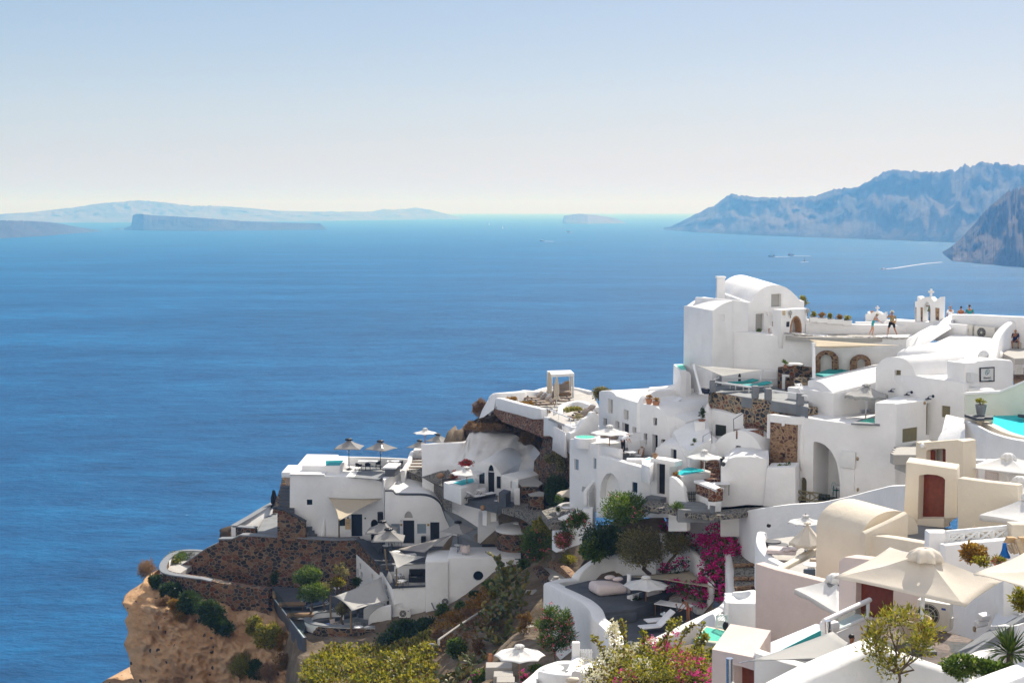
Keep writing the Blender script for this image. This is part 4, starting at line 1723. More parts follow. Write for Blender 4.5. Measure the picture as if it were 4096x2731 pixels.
h.part('patio',S(aK,[aq(p,zP)for p in _p('725 664 1018 654 1018 570 860 560 640 560')],4),'c7')
pK=VP((600,500),124.2,(1010,500),124.2)
h.part('back_wall',S(ao,pK,pK.poly( _p('596 700 596 462 760 470 1012 452 1012 700')),.5),'plaster')
aX(h,pK, _p('670 462 760 470 1012 452'),.55,.06,'a5',-.2,up=.03)
pS=VP((383,420),131.0,(600,560),124.2)
hs=aF('white_house','white side wall with small windows below the stone parapet, half hidden by olives',loc=pS.w(pS.uv((480,600))))
for b in((420,452,436,500),(398,500,412,580),(430,530,447,590),(527,548,543,602)):
 hs.win(pS,pS.rpx(*b),'h9','glass',.2,.04)
hs.face(pS, _p('381 900 381 352 600 556 600 900'),2)
o=aa('stone_wall','short dark stone parapet sloping down to the dark terrace',S(ao,pS,pS.poly( _p('381 358 381 246 430 262 600 468 600 560')),.8),'h0',ai=None)
o.location=pS.n*.06
bI(an('coping',S(ab,[pS.w(pS.uv(p),-.3)for p in _p('384 238 430 258 600 462')],.9,.12,.02),'a4',o))
Z('C')
pR=VP((700,500),134.5,(2290,300),130.7)
t=ac('retaining_wall','tall dark stone retaining wall below the terrace with grey coping','wall',pR.w(pR.uv((1500,660))))
an('masonry',S(ao,pR,pR.poly( _p('600 900 690 495 760 455 840 402 950 325 1064 272 1064 236 1186 234 1258 200 1700 220 2110 244 2288 236 2330 300 2300 900')),1.2),'h0',t)
aX(t,pR, _p('690 485 760 445 840 392 950 315 1064 262'),.8,.12,'a5',-.3)
aX(t,pR, _p('1064 230 1186 228 1258 194 1700 213 2110 238 2290 230 2335 296'),.9,.13,'a5',-.3)
Z('A')
zS=aq((1590,1095),b9).z
flat('terrace', _p('1395 1095 1600 1100 1600 900 1480 915'),b9+.05,'c6',1.5)
wl=aa('parapet_wall','low white parapet with grey coping along the seaward edge',S(ab,[aq(p,b9+1.0)for p in _p('1195 1012 1350 925 1480 845 1600 780')],.45,2.6,.05),'plaster')
an('coping',S(ab,[aq(p,b9+1.07)for p in _p('1195 1010 1350 922 1480 842 1600 777')],.62,.07,.02),'a5',wl)
pQ=VP((1190,1030),135.5,(1395,1040),135)
o=aa('stone_wall','low reddish stone wall at the seaward corner',S(ao,pQ,pQ.poly( _p('1130 1130 1190 1022 1390 1036 1395 1130')),.6),'h0',ai=None)
an('coping',S(ab,[pQ.w(pQ.uv(p),-.3)for p in[(1190,1016),(1392,1030)]],.75,.09,.02),'a5',o)
bm=B()
p0=aq((1260,1075),b9)
aR(bm,A3(1180,1080,136.5),1.1,3,(1,.8,.6),.5,2)
aV('boulder',bm,'g3','brown boulder at the foot of the low seaward stone wall','rock',ai=True)
pW=VP((1590,1000),131.9,(1845,1000),131.7)
ts=ac('stone_stair','dark stone stair with black steps climbing beside the white house','stairs',pW.w(pW.uv((1700,1110))))
an('side_wall',S(ao,pW,pW.poly( _p('1588 1150 1588 862 1640 868 1840 978 1845 1150')),.4),'h0',ts)
an('coping',S(ab,[pW.w(pW.uv(p),-.2)for p in _p('1588 856 1640 862 1842 972')],.6,.1,.02),'a4',ts)
pV=Pl(A3(1590,870,132.2),A3(1700,520,141))
an('outer_wall',S(ao,pV,pV.poly( _p('1590 900 1600 840 1655 680 1690 520 1712 510 1712 560 1690 800 1680 900')),.5),'h0',ts)
bm=S(ab,[pV.w(pV.uv(p),-.2)for p in _p('1592 846 1603 836 1660 672 1695 505 1716 500')],.6,.12,.02)
an('coping',bm,'a4',ts)
a,b=(A3(1668,880,132.4),A3(1690,660,136.6))
for i in range(9):
 k=i/8
 p=a.lerp(b,k)
 an('step',S(aL,(p.x,p.y,p.z-.3),(1.5,.6,.6)),'c5',ts)
tq=ac('stone_stair','three dark steps at the foot of the white house wall','stairs',A3(1880,1110,131.9))
for i,(x,y)in enumerate(((1860,1085),(1880,1100),(1905,1112))):
 p=pW.w(pW.uv((x,y-40+i*20)),-.1)
 an('step',S(aL,(p.x,p.y+1.0,p.z-.2),(.5,.7,.4)),'c5',tq)
Z('C')
zc=A3(650,500,133).z
aU=[aq(p,zc+.75)for p in cr( _p('935 345 830 338 720 345 630 385 578 440 562 490 585 530 660 552 760 566 870 582'),5)]
tw=ac('planter_wall','rounded white planter wall with grey coping at the cliff edge','wall',aq((700,480),zc))
an('wall',S(ab,aU[:29],.45,1.5,.05),'plaster',tw,ai=40)
an('coping',S(ab,[p+V((0,0,.06))for p in aU[:30]],.62,.08,.02),'a5',tw)
flat('planter_bed', _p('600 500 700 400 900 360 900 420 690 560 600 540'),zc,'c7',.5)
for j,(x,y,m_,n_)in enumerate([(660,420,'e5',700),(720,420,'e2',600),(780,410,'e2',500),(640,455,'e5',500),(700,448,'e2',400)]):
 p=aq((x,y),zc)
 b4('succulent_shrub',['yellow green mound at the back left of the round planter','deep green mound in the middle of the round planter','deep green mound at the right of the round planter','yellow green mound at the front of the round planter','low green mound beside the yellow front mound'][j],'shrub',p,p+V((0,0,.35)),(.9,.8,.5),n_,.16,m_,30+j,8,ar='planter shrubs',aw=3)
dD=[p+V((0,-.25,.0))for p in aU[19:]]
fr=dD+cr([at(p,Y)for p,Y in(((870,584),dD[-1].y),((1100,634),dD[-1].y-.3),((1350,670),dD[-1].y-.7),((1510,692),dD[-1].y-1.2))],5)[1:]
bm=B()
di=A3(1300,900,128.5).z-2
for r_ in(0,):
 a8(bm,[[V((p.x,p.y-(p.z-di)*.07,di))for p in fr],[V(p)for p in fr],[V((p.x+.2,p.y+.9,p.z))for p in fr],[V((p.x+.2,p.y+.9,di))for p in fr]])
o=aa('stone_wall','long curved dark stone wall below the planter, above the cliff',bm,'h0',ai=60)
an('coping',S(ab,[p+V((.05,.1,.09))for p in fr[:len(dD)+3]],.7,.12,.03),'a5',o)
zD=A3(1640,880,124).z
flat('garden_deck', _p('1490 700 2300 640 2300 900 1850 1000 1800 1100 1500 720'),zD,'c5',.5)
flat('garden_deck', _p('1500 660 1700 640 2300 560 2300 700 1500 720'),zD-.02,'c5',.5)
tg=ac('glass_balustrade','glass balustrade on a dark kerb along the garden deck','balustrade',aq((1660,900),zD))
g0,g1=(aq((1500,700),zD),aq((1830,1130),zD))
pG=Pl(g0,g1)
L=(g1-g0).length
us=pG.uv((1500,700))[0]
ue=pG.uv((1830,1130))[0]
bm=S(af,[pG.w(x,.15)for x in((us,zD-1.4),(ue,zD-1.4),(ue,zD+.12),(us,zD+.12))],-pG.n*.35,.03)
an('kerb',bm,'c5',tg)
for i in range(5):
 a,b=(us+(ue-us)*(i+.01)/5,us+(ue-us)*(i+.99)/5)
 an('glass_pane',S(aB,pG,[(a,zD+.13),(b,zD+.13),(b,zD+1.05),(a,zD+1.05)],.02,.02),'a6',tg)
an('rail',S(aB,pG,[(us,zD+.12),(ue,zD+.12),(ue,zD+.16),(us,zD+.16)],.06,.1),'h8',tg)
bm=B()
pU=Pl(g0+V((0,-.3,0)),g1+V((0,-.3,0)))
ao(bm,pU,[(us,zD-6),(ue+.3,zD-6),(ue+.3,zD-1.3),(us,zD-1.3)],3)
aa('deck_wall','grey rendered wall below the glass balustrade',bm,'concrete')
Z('D')
zL=A3(400,1040,119.5).z
flat('terrace', _p('-40 990 250 900 480 900 720 1010 720 1060 560 1085 340 1075 0 1045 -60 1020'),zL,'c6',.6)
flat('terrace', _p('180 1000 430 975 430 1005 250 1050'),zL+.015,'c7',.05)
aU= _q('280 893 122.5 150 912 122.3 20 940 121.8 -40 975 120.8 -30 1010 119.6 60 1042 118.8 200 1064 118.4 340 1082 118.2 480 1090 118.1 560 1092 118.1')
aU=[V((p.x,p.y,zL+(.75 if i<3 else.6)))for i,p in enumerate(aU)]
aU=cr(aU,5)
tw=ac('bench_wall','curved white wall above dark stone round the lowest terrace','wall',aq((100,1000),zL))
an('parapet',S(ab,aU,.5,.75,.05),'plaster',tw,ai=40)
an('coping',S(ab,[p+V((0,0,.05))for p in aU],.6,.08,.02),'a5',tw)
an('stone_base',S(a8,[[V((p.x*1.0,p.y-.5,zL-4))for p in aU[12:]],[V((p.x,p.y-.28,p.z-.1))for p in aU[12:]],[V((p.x,p.y+.2,p.z-.1))for p in aU[12:]],[V((p.x,p.y+.2,zL-4))for p in aU[12:]]]),'h0',tw)
aa('low_wall','black painted low wall right of the lowest terrace',S(aL,A3(625,1110,117.9),(1.5,.5,1.0)),'black')
pC=VP((430,900),121.4,(500,950),120.4)
bm=B()
aO=cr( _p('500 1040 500 960 530 900 600 850 690 828'),5)+[(705,826),(705,1050)]
pC2=VP((500,950),120.1,(705,950),120.0)
ao(bm,pC2,pC2.poly(aO),.3)
aa('garden_wall','white curved stair cheek at the foot of the lower house',bm,'plaster')
bm=B()
pC3=VP((450,850),122.4,(640,830),122)
ao(bm,pC3,pC3.poly( _p('455 960 455 862 520 830 640 815 640 960')),.4)
aa('garden_wall','white wall behind the curved stair cheek under the large sail',bm,'plaster')
t=ac('stone_stair','small dark steps beside the curved stair cheek','stairs',A3(445,930,121))
for i in range(3):
 bm=B()
 p=aq((445,940),zL)
 aL(bm,(p.x-.1,p.y+.2+.35*i,zL+.1+.2*i),(.5,.35,.15+.3*i))
 an('step',bm,'c5',t)
Z('B')
pM=VP((1480,1100),126.2,(1650,1100),126.2)
h=aF('vaulted_house','low white vault with a smooth rounded roof beside a round stone cistern',loc=pM.w(pM.uv((1560,1255))))
u0,u1=(pM.uv((1480,1100))[0],pM.uv((1960,1100))[0])
z1,z0=(pM.uv((1560,1040))[1],pM.uv((1560,1300))[1])
bf=[(0,z0-3),(0,z1)]+[(3.0*(1-math.cos(a*PI/20)),z1+.85*math.sin(a*PI/20))for a in range(1,11)]+[(5.5,z1+.7),(5.5,z0-3)]
h.part('vault',S(cC,pM,u0,u1,bf,.08),'plaster')
aa('garden_wall','white wall end behind the low vault',S(ab, _q('1640 850 136 1740 852 135.6 1850 845 135 1950 850 134 2000 900 131.5 2030 950 128.5'),.5,2.5),'plaster')
aa('coping_wall','short dark grey wall end beside the low vault',S(ab, _q('1975 828 134 2000 850 132 2035 925 129'),.8,1.4,.05),'a4')
zU=A3(1300,1285,121.2).z
flat('terrace', _p('1222 1292 1860 1298 1860 1240 1500 1180 1480 1100 1260 1110'),zU,'c6',.6)
flat('terrace', _p('1222 1300 1865 1305 1865 1290 1222 1286'),zU+.03,'a4',.1)
c=A3(1822,1280,123.8)
td=ac('stone_cistern','round stone cistern with a white domed top, half hidden by oleander','cistern',c)
P('drum',S(aI,[(1.64,-4),(1.68,A3(1800,1110,121.5).z-c.z+.1)],(0,0,0),40),'h0',td,ai=40)
zd=A3(1800,1105,121.5).z-c.z
P('dome',S(aI,[(1.78,zd-.02),(1.85,zd+.08),(1.8,zd+.2),(1.5,zd+.38),(1.0,zd+.5),(.3,zd+.56),(.03,zd+.56)],(0,0,0),48),'plaster',td,ai=50)
P('well_collar',S(aI,[(.3,zd+.5),(.3,zd+.66),(.25,zd+.68),(.15,zd+.65)],(.1,.15,0),20),'plaster',td,ai=40)
bm=B()
p=A3(1576,1275,124.6)
aP(bm,p,(1.15,.6,.95),bev=.05)
aV('storage_box',bm,'a2','large black wicker storage box against the low vault','storage box')
bm=B()
p=A3(937,1475,123.2)
t=ac('sofa','black wicker sofa in the sunken patio','sofa',p)
Wd=150/2.24*123/FP
P('seat',S(aP,(0,0,0),(Wd,.9,.45),bev=.04),'a2',t)
P('backrest',S(aP,(0,.38,.45),(Wd,.14,.55),bev=.03),'a2',t)
for s in(-1,1):
 P('armrest',S(aP,(s*(Wd/2-.08),0,.45),(.14,.88,.22),bev=.03),'a2',t)
t.location=V((p.x,p.y,zP))
GU='grey parasols on the lower terraces'
def b6(p,Y,dE,ce,mat,ae,**k):
 top=at(p,Y)
 r=dE/2/bY[2]/FP*Y
 zb=A3(p[0],ce,Y).z
 return b0(top,r,top.z-zb,mat,ae,**k)
b6((325,240),136.5,340,505,'b5','grey parasol on the roof terrace beside the plunge pool',sides=4,rz=.72,pole='black',ar=GU,ventc='black',square=True)
b6((608,255),137,318,512,'b5','grey parasol on the roof terrace beside the white bar counter',sides=4,rz=.3,pole='black',ar=GU,ventc='black',square=True)
b6((960,250),145,262,500,'b5','grey parasol behind the white parasol, lower of the pair by the sea',sides=4,rz=.3,pole='black',ar=GU,ventc='black',square=True)
b6((1125,195),148,262,420,'b5','grey parasol highest of all, right of the white parasol',sides=4,rz=.3,pole='black',ar=GU,ventc='black',square=True)
b6((1010,145),143.5,218,380,'b6','white parasol on a wooden pole above the stone steps by the sea',sides=8,pole='i2',finial='wood',ar='white parasols')
b6((625,975),128.5,390,1270,'b5','grey parasol on the dark terrace, rear one of the overlapping pair',sides=4,rz=.72,pole='black',ar=GU,ventc='black',square=True)
b6((682,1044),125.5,400,1335,'b5','grey parasol on the dark terrace, front one of the overlapping pair',sides=4,rz=.8,pole='black',ar=GU,ventc='black',square=True)
b6((1303,980),122.5,352,1285,'b5','grey parasol beside the low white vault',sides=4,rz=.3,pole='black',ar=GU,ventc='black',square=True)
Z('A')
p=aq((1560,910),b9+.05)
aN(p,240/2.24*135/FP,'black','folded black parasol on the seaward terrace','black',.26)
Z('B')
rt=aC('rtable',aH())
wc=aC('wire',a4('black'))
ac_=aC('arm',bi())
wt=aC('wtab',aJ(1.9,.8,.75,'h8','h8',.05,True))
GC,GT=('black armchairs on the roof terrace','white tables on the roof terrace')
def tg(o,lab,cat,grp=None,name=None):
 o['label']=lab
 o['category']=cat
 if grp:
  o['group']=grp
 return o
zr=zR+.02
tg(wt(aq((497,500),zr),0),'long white table on the roof terrace between the two grey parasols','table',GT)
tg(wt(aq((722,500),zr),0,sc_=(.62,1,1)),'short white table on the roof terrace behind the bar counter','table',GT)
for(x,y),rz,lb in(((413,520),2.6,'leftmost of the black chairs at the long roof table'),((496,516),PI,'black chair in front of the long roof table'),((588,500),-1.3,'black chair at the right end of the long roof table'),((705,498),PI*.9,'black chair left of the short roof table'),((785,505),-1.2,'rightmost black chair by the short roof table')):
 tg(ac_(aq((x,y),zr),rz),lb,'chair',GC)
t=ac('bar_counter','white topped bar counter with a dark front on the roof terrace','counter',aq((690,560),zr))
a,b,c=(aq((650,570),zr),aq((735,573),zr),aq((785,530),zr))
an('front_panel',S(af,[a,b,c,a+c-b],(0,0,.72)),'c5',t)
bm=B()
e=V((.12,0,0))
af(bm,[a-e*2,b+e,c+e,a+c-b-e*2],(0,0,.14),.02)
o=an('countertop',bm,'h8',t)
o.location.z+=.72
fch=aC('fold',a6())
tg(fch(aq((178,1128),b9),-1.9),'black folding chair left of the small table under the dark sail','chair','black folding chairs')
tg(fch(aq((318,1125),b9),1.7),'black folding chair right of the small table under the dark sail','chair','black folding chairs')
tg(aC('dtab',aJ(1.15,.6,.72,'c4','c4'))(aq((255,1110),b9),.15),'small dark table between two black folding chairs','table')
GRT,GWC=('small round white tables','black wire bistro chairs')
for(x,y),z,lb in(((665,1262),b9,'round white table under the overlapping grey parasols'),((748,1318),b9,'round white table behind the small triangular sail'),((775,1530),zP,'round white table in the sunken patio'),((1308,1262),zU,'round white table beside the low white vault')):
 tg(rt(aq((x,y),z),.2*x,sc_=1.1),lb,'table',GRT)
Z('D')
tg(rt(aq((412,1100),zL),.4),'round white table on the lowest terrace by the olive','table',GRT)
tg(rt(aq((805,685),zP),.4),'round white stool table by the front of the sunken patio','table',GRT)
for(x,y),rz,lb,z in(((404,1055),.3,'black wire chair behind the round table on the lowest terrace',zL),((487,1085),1.3,'black wire chair right of the round table on the lowest terrace',zL),((762,560),0,'black wire chair behind the round table in the patio',zP),((812,635),2.2,'black wire chair in front of the round patio table',zP),((838,660),1.2,'black wire chair at the patio front edge',zP)):
 tg(wc(aq((x,y),z),rz),lb,'chair',GWC)
Z('B')
for(x,y),rz,lb in(((618,1262),-1.5,'black wire chair left of the table under the grey parasols'),((735,1262),1.4,'black wire chair right of the table under the grey parasols'),((720,1200),.2,'black wire chair close to the tall black plank door'),((790,1195),-.4,'black wire chair nearer the right end black door')):
 tg(wc(aq((x,y),b9),rz),lb,'chair',GWC)
for(x,y),rz,lb in(((1328,1232),.4,'wire armchair behind the round table by the vault'),((1370,1278),2.6,'wire armchair draped with a cloth beside the round table')):
 tg(wc(aq((x,y),zU),rz),lb,'chair',GWC)
bm=B()
p=aq((1370,1278),zU)
ay=[]
for i in range(7):
 k=i/6
 ay.append([bm.verts.new((p.x-.42+.84*j/8,p.y-.22+.1*math.sin(j)-.18*(i>3)*(i-3)*.2,p.z+1.0-abs(k-.35)*1.1+.03*math.sin(j*2.1)))for j in range(9)])
for a,b in zip(ay,ay[1:]):
 for j in range(8):
  bm.faces.new((a[j],a[j+1],b[j+1],b[j]))
o=aV('towel',bm,'c0','pale pink cloth draped over the armchair by the low vault','towel',ai=True)
md=o.modifiers.new('s','SOLIDIFY')
md.thickness=.03
lg=aC('loungeW',aQ('h9','c3',1.95,.68,35,.3))
tg(lg(aq((848,1300),b9),1.9,sc_=.85),'white deck lounger on the dark terrace beneath the triangular sails','sun lounger')
S1=pA.w(pA.uv((145,757)),.1)
S2=pA.w(pA.uv((622,765)),.1)
S3=A3(238,968,127.6)
bJ([S1,S2,S3],'g4','shade sail stretched from the white house over the doorway',.1,.15)
bD(aq((238,1135),b9),S3+V((0,0,.1)),.07,'bronze','thin bronze post holding the doorway sail')
sa,sb,sc3=(A3(735,1228,125.5),A3(1238,1095,125.5),A3(1000,1252,121.5))
bJ([sa,sb,sc3],'g6','long triangular taupe sail over the dark terrace',.1,.1)
sd_,se,sf=(A3(683,1236,123.6),A3(1005,1288,121.4),A3(753,1395,119.8))
bJ([sd_,se,sf],'g5','small pale triangular sail above the sunken patio',.14,.15)
bD(A3(668,1405,122.8),A3(648,1226,122.8),.07,'bronze','bronze post at the corner of the dark terrace')
bD(A3(754,1545,120.3),A3(751,1398,120.3),.07,'bronze','bronze post on the front wall of the sunken patio')
Z('D')
s1,s2,s3,s4=(A3(620,572,122.9),A3(690,785,120.5),A3(352,880,117.6),A3(195,748,121))
bJ([s1,s2,s3,s4],'g5','large pale sail over the lowest terrace',.08,.35)
bD(A3(163,950,121.6),A3(159,738,121.6),.08,'bronze','bronze post left of the large pale sail')
bD(A3(349,1080,117.9),A3(343,880,117.9),.09,'bronze','bronze post at the front corner of the large pale sail')
bB(A3(826,940,119.9),0,'white air conditioner on the ground before the lower house wall',1.0,.72,.36,'d4')
bB(A3(1195,835,119.6),0,'small air conditioner hung on the wall left of the round window',.42,.72,.3)
aV('cable_duct',S(az,[at(p,120.45)for p in cr( _p('730 860 732 830 760 812 795 810 803 835 790 865'),4)],.05,6),'plaster','white cable duct looping above the ground air conditioner','pipe')
aV('drain_pipe',S(az, _q('1066 805 119.9 1090 860 119.7 1118 872 119.6'),.06,6),'a5','short grey drain pipe leaning on the lower house wall','pipe')
p=aq((132,1040),zL)
t=ac('pouf','round blue and white patterned pouf on the lowest terrace','pouf',p)
P('cover',S(aI, _p('.3 0 .36 .06 .37 .32 .32 .4 .06 .42'),(0,0,0),24),'cobalt',t,ai=50)
p=aq((195,1050),zL)
o=tg(aC('fold2',a6('e8','c0'))(p,.8),'folding chair with pink cloth beside the patterned pouf','chair')
bm=B()
p=aq((535,1050),zL)
aI(bm, _p('.14 0 .18 .4 .17 .44'),p,16)
aV('bin',bm,'c5','dark bin by the curved stair cheek','bin',ai=40)
Z('C')
wl=aC('wlounge',aQ('i0','i0',2.3,1.0,2,.42,None,True))
tg(wl(aq((1722,860),zD),1.67),'brown wicker daybed, farther of the two by the glass','daybed','brown wicker daybeds')
tg(wl(aq((1795,958),zD),1.67),'brown wicker daybed, nearer of the two by the glass','daybed','brown wicker daybeds')
bl=aC('blounge',aQ('h9','c1',2.2,.75,40,.3))
for(x,y),rz,lb in(((1950,850),-.9,'slate lounger farther under the olives'),((2005,915),-.9,'slate lounger nearer under the olives'),((1900,800),-.9,'slate lounger behind the rounded olive crowns')):
 tg(bl(aq((x,y),zD),rz),lb,'sun lounger','slate loungers under the olives')
tg(aC('white_stool',aH('h8','h8',.35,.5))(aq((2115,720),zD),0),'low white table between the olives and the sail','table')
def bA(px,Y,cy,dE,hpx,ae,n=2600,size=.17,mat='e3',aG=1,k=22,by=None,**kw):
 b=A3(px,by if by else cy+hpx,Y)
 s=Y/FP/bY[2]
 c=A3(px,cy,Y)
 r=(dE/2*s,dE/2*s*.9,hpx/2*s)
 return b4(kw.pop('name','olive_tree'),ae,kw.pop('cat','tree'),b,c,r,n,size,mat,aG,k,narrow=kw.pop('narrow',.4),**kw)
bA(1852,123.2,562,270,180,'round clipped olive before the retaining wall',4200,.2,'e2',3,26,by=690,av=.14,au=.6,ar='olives in the garden')
bA(1900,121.6,715,300,180,'spreading clipped olive over the wicker daybeds',4600,.2,'e2',5,26,by=950,av=.12,au=.6,ar='olives in the garden')
bA(2010,122.3,680,160,110,'small olive crown behind the spreading one',1500,.2,'e3',6,12,by=860,av=.1,ar='olives in the garden')
bA(2165,124,520,150,170,'thin ragged olive by the white side wall',800,.2,'e3',7,12,by=720,av=.1,rr=(.2,.35),ar='olives in the garden')
bA(2125,123,620,150,100,'low olive under the thin ragged one',1100,.2,'e5',8,10,by=740,av=.1,ar='olives in the garden')
bA(2310,125,610,100,90,'little dark bush against the white side wall',500,.2,'e0',9,8,by=690,av=.06,name='bush',cat='shrub')
bA(2170,120.2,850,170,150,'olive under the large pale sail with a leaning trunk',1300,.17,'e3',10,14,by=1040,av=.12,ar='olives in the garden')
bA(2200,119.4,1045,130,50,'low dark lavender bed under the sail olive',500,.16,'e0',11,8,by=1060,av=.04,name='bush',cat='shrub')
from mathutils.bvhtree import BVHTree
BV=[]
def cf(p):
 d=dJ(p).normalized()
 cD=None
 for t in BV:
  h=t.ray_cast(cJ,d)
  if h[0]is not None and(cD is None or h[3]<cD[1]):
   cD=(h[0].y,h[3])
 return cD[0]if cD else None
def dT():
 Z('C')
 left= _p('552 545 548 600 500 590 440 640 392 625 345 690 280 735 205 790 205 825 235 870 250 910 222 965 238 1020 250 1075 232 1130 215 1180 245 1250 262 1310 270 1400 295 1470 320 1530 345 1650 380 1850')
 dU= _p('1560 700 1580 760 1600 860 1650 930 1690 960 1720 980 1750 1000 1800 1040 1830 1080 1850 1110 1870 1150 1890 1180 1900 1210 1905 1240 1910 1270 1915 1300 1920 1330 1925 1370 1930 1420 1935 1480 1940 1540 1950 1660 1960 1860')
 m=150
 l2,r2=(cr(left,7),cr(dU,7))
 N_=len(l2)
 bm=B()
 ay=[]
 F_=lambda x,y,a,o,s:noise.fractal(V((x*a,y*a,s)),.9,2.1,o)
 for i in range(N_):
  t=i/(N_-1)
  Yl=133.0-5.2*min(1,t*3.0)-4.5*t
  Yr=128.4-5*min(1,t*3)-6*t
  b1=[]
  for j in range(-14,m+1):
   s=max(0,j)/m
   x=l2[i][0]+(r2[i][0]-l2[i][0])*s
   y=l2[i][1]+(r2[i][1]-l2[i][1])*s
   ed=min(1,s*7)
   Y=Yl+(Yr-Yl)*s-1.0*math.sin(PI*min(1,s*1.6))*min(1,t*4)
   Y+=(F_(x,y*.8,.0045,3,3.1)*1.1+.45*F_(x,y,.018,6,7)-.25*abs(F_(x*1.6,y*.7,.01,4,5)))*ed
   p=A3(x,y,Y)
   if j<0:
    k=-j/14
    p=p+V((2.2*k*k+.4*noise.noise(V((k*4,i*.2,1))),16*k,1.2*k-3*k*k))
   b1.append(bm.verts.new(p))
  ay.append(b1)
 for a,b in zip(ay,ay[1:]):
  for j in range(len(a)-1):
   bm.faces.new((a[j],b[j],b[j+1],a[j+1]))
 BV.append(BVHTree.FromBMesh(bm))
 bI(an('cliff',bm,'tuff',ai=True),ae='ochre cliff face dropping to the sea',kind='structure')
dT()
Z('C')
bm=B()
aO=[at(p,150)for p in((0,1530),(60,1490),(130,1480),(200,1500),(280,1480),(330,1500))]
a8(bm,[[V((p.x,p.y,10))for p in aO],aO,[V((p.x+1,p.y+6,p.z-.5))for p in aO],[V((p.x+1,p.y+10,10))for p in aO]])
bI(an('rock_ledge',bm,'tuff',ai=60),kind='structure')
GP=[]
def gp(z,*ay):
 Z(z)
 for x,y,Y in ay:
  p=A3(x,y,Y)
  GP.append(p)
gp('D',(1865,480,119.2),(1760,520,118.8),(1640,610,118.4),(1500,715,118),(1380,800,118),(1240,900,118),(1080,960,118),(900,1000,118),(740,1075,117),(600,1200,114.5),(380,1220,114.5),(100,1260,114),(-60,1290,114),(-100,1525,108),(0,1525,107.5),(300,1525,106),(600,1525,105),(1000,1525,102),(1090,1420,103),(300,1380,110),(600,1350,110),(850,1250,111.5),(1000,1150,112),(1150,1220,107),(1250,1080,110),(1400,950,112),(1550,850,112.5),(1650,720,114),(1250,1350,102),(1150,1525,98),(1300,1500,96),(1420,1300,101),(1500,1150,104),(1700,1130,105),(1650,1000,108),(1800,900,110),(1850,1150,103),(1500,1450,93),(1560,1400,92),(1860,620,114.5),(2000,520,116),(2100,430,117),(1900,740,110.5),(2080,740,110),(2000,1110,99),(2150,1250,92),(0,1800,99),(600,1800,97),(1200,1800,88),(1700,1550,84),(1700,1850,74),(2050,1000,99),(2250,1150,93))
gp('E',(1300,1500,99),(1540,1520,98.5),(1750,1480,98),(1900,1440,97.5),(1000,1560,118),(870,1440,127),(700,1440,131),(1500,1600,108),(450,900,139),(900,900,131),(830,800,134),(400,680,137),(200,660,139),(820,1000,131))
Z('K')
z0=A3(1450,985,86).z
for p in((800,1050),(1200,900),(1500,950),(1300,700),(600,700),(1100,1100),(500,620),(800,570),(1050,560),(1300,560),(1500,620),(1400,800),(900,850)):
 GP.append(aq(p,z0-1.5))
for x,y,Y in((1850,80,95),(1950,300,89),(2050,560,84),(2000,900,74),(1700,1150,66),(1200,1400,62),(900,1400,66),(2100,1300,50)):
 p=A3(x,y,Y)
 p.z-=2.5
 GP.append(p)
for p in((b9-1.5,'B',(300,1150)),(zR-3,'B',(500,480)),(zD-1.5,'C',(1800,900)),(zL-1,'D',(300,1020)),(zU-2,'B',(1600,1200)),(zP-3,'D',(900,600))):
 Z(p[1])
 GP.append(aq(p[2],p[0]))
def cE():
 Z('S')
 bd= _q('1130 3300 70 1150 2850 96 1190 2620 113 1170 2500 119 1080 2360 124 1100 2280 131 1160 2130 136 1260 1880 144 1500 1830 149 1820 1740 142 1900 1640 134 2080 1600 130 2350 1580 126 2720 1500 108 3000 1340 108 3500 1330 110 4090 1330 110')
 bd=[(p.x,p.y)for p in bd]+ _p('70 108 70 15 -3 15')
 def dj(x,y):
  c=False
  for i in range(len(bd)):
   (x1,y1),(x2,y2)=(bd[i-1],bd[i])
   if(y1>y)!=(y2>y)and x<(x2-x1)*(y-y1)/(y2-y1)+x1:
    c=not c
  return c
 def dist(x,y):
  d=1000000000.0
  for i in range(len(bd)):
   a,b=(V((*bd[i-1],0)),V((*bd[i],0)))
   p=V((x,y,0))
   t=max(0,min(1,(p-a).dot(b-a)/max(1e-06,(b-a).length_squared)))
   d=min(d,(p-a.lerp(b,t)).length)
  return d
 def zz(x,y):
  sw=sz=0
  for g in GP:
   w_=((g.x-x)**2+((g.y-y)*.8)**2+.05)**(-2.1)
   sw+=w_
   sz+=w_*g.z
  return sz/sw
 bm=B()
 st=.8
 vs={}
 for i in range(int(120/st)):
  for j in range(int(142/st)):
   x,y=(-48+i*st,14+j*st)
   dV=dj(x,y)
   d=0 if dV else dist(x,y)
   if d>9:
    continue
   n=noise.fractal(V((x*.35,y*.35,1)),.9,2,6)
   z=zz(x,y)+(.3*n+.12*noise.noise(V((x*2.3,y*2.3,5)))if dV else 0)
   if not dV:
    z=z-.8-d*d*1.6-d*3
   vs[i,j]=bm.verts.new((x,y,max(-2,z)))
 for i,j in list(vs):
  q=[vs.get(k)for k in((i,j),(i+1,j),(i+1,j+1),(i,j+1))]
  if all(q):
   bm.faces.new(q)
 BV.append(BVHTree.FromBMesh(bm))
 bI(an('hillside',bm,'earth',ai=True),ae='stony hillside between the houses',kind='structure')
cE()
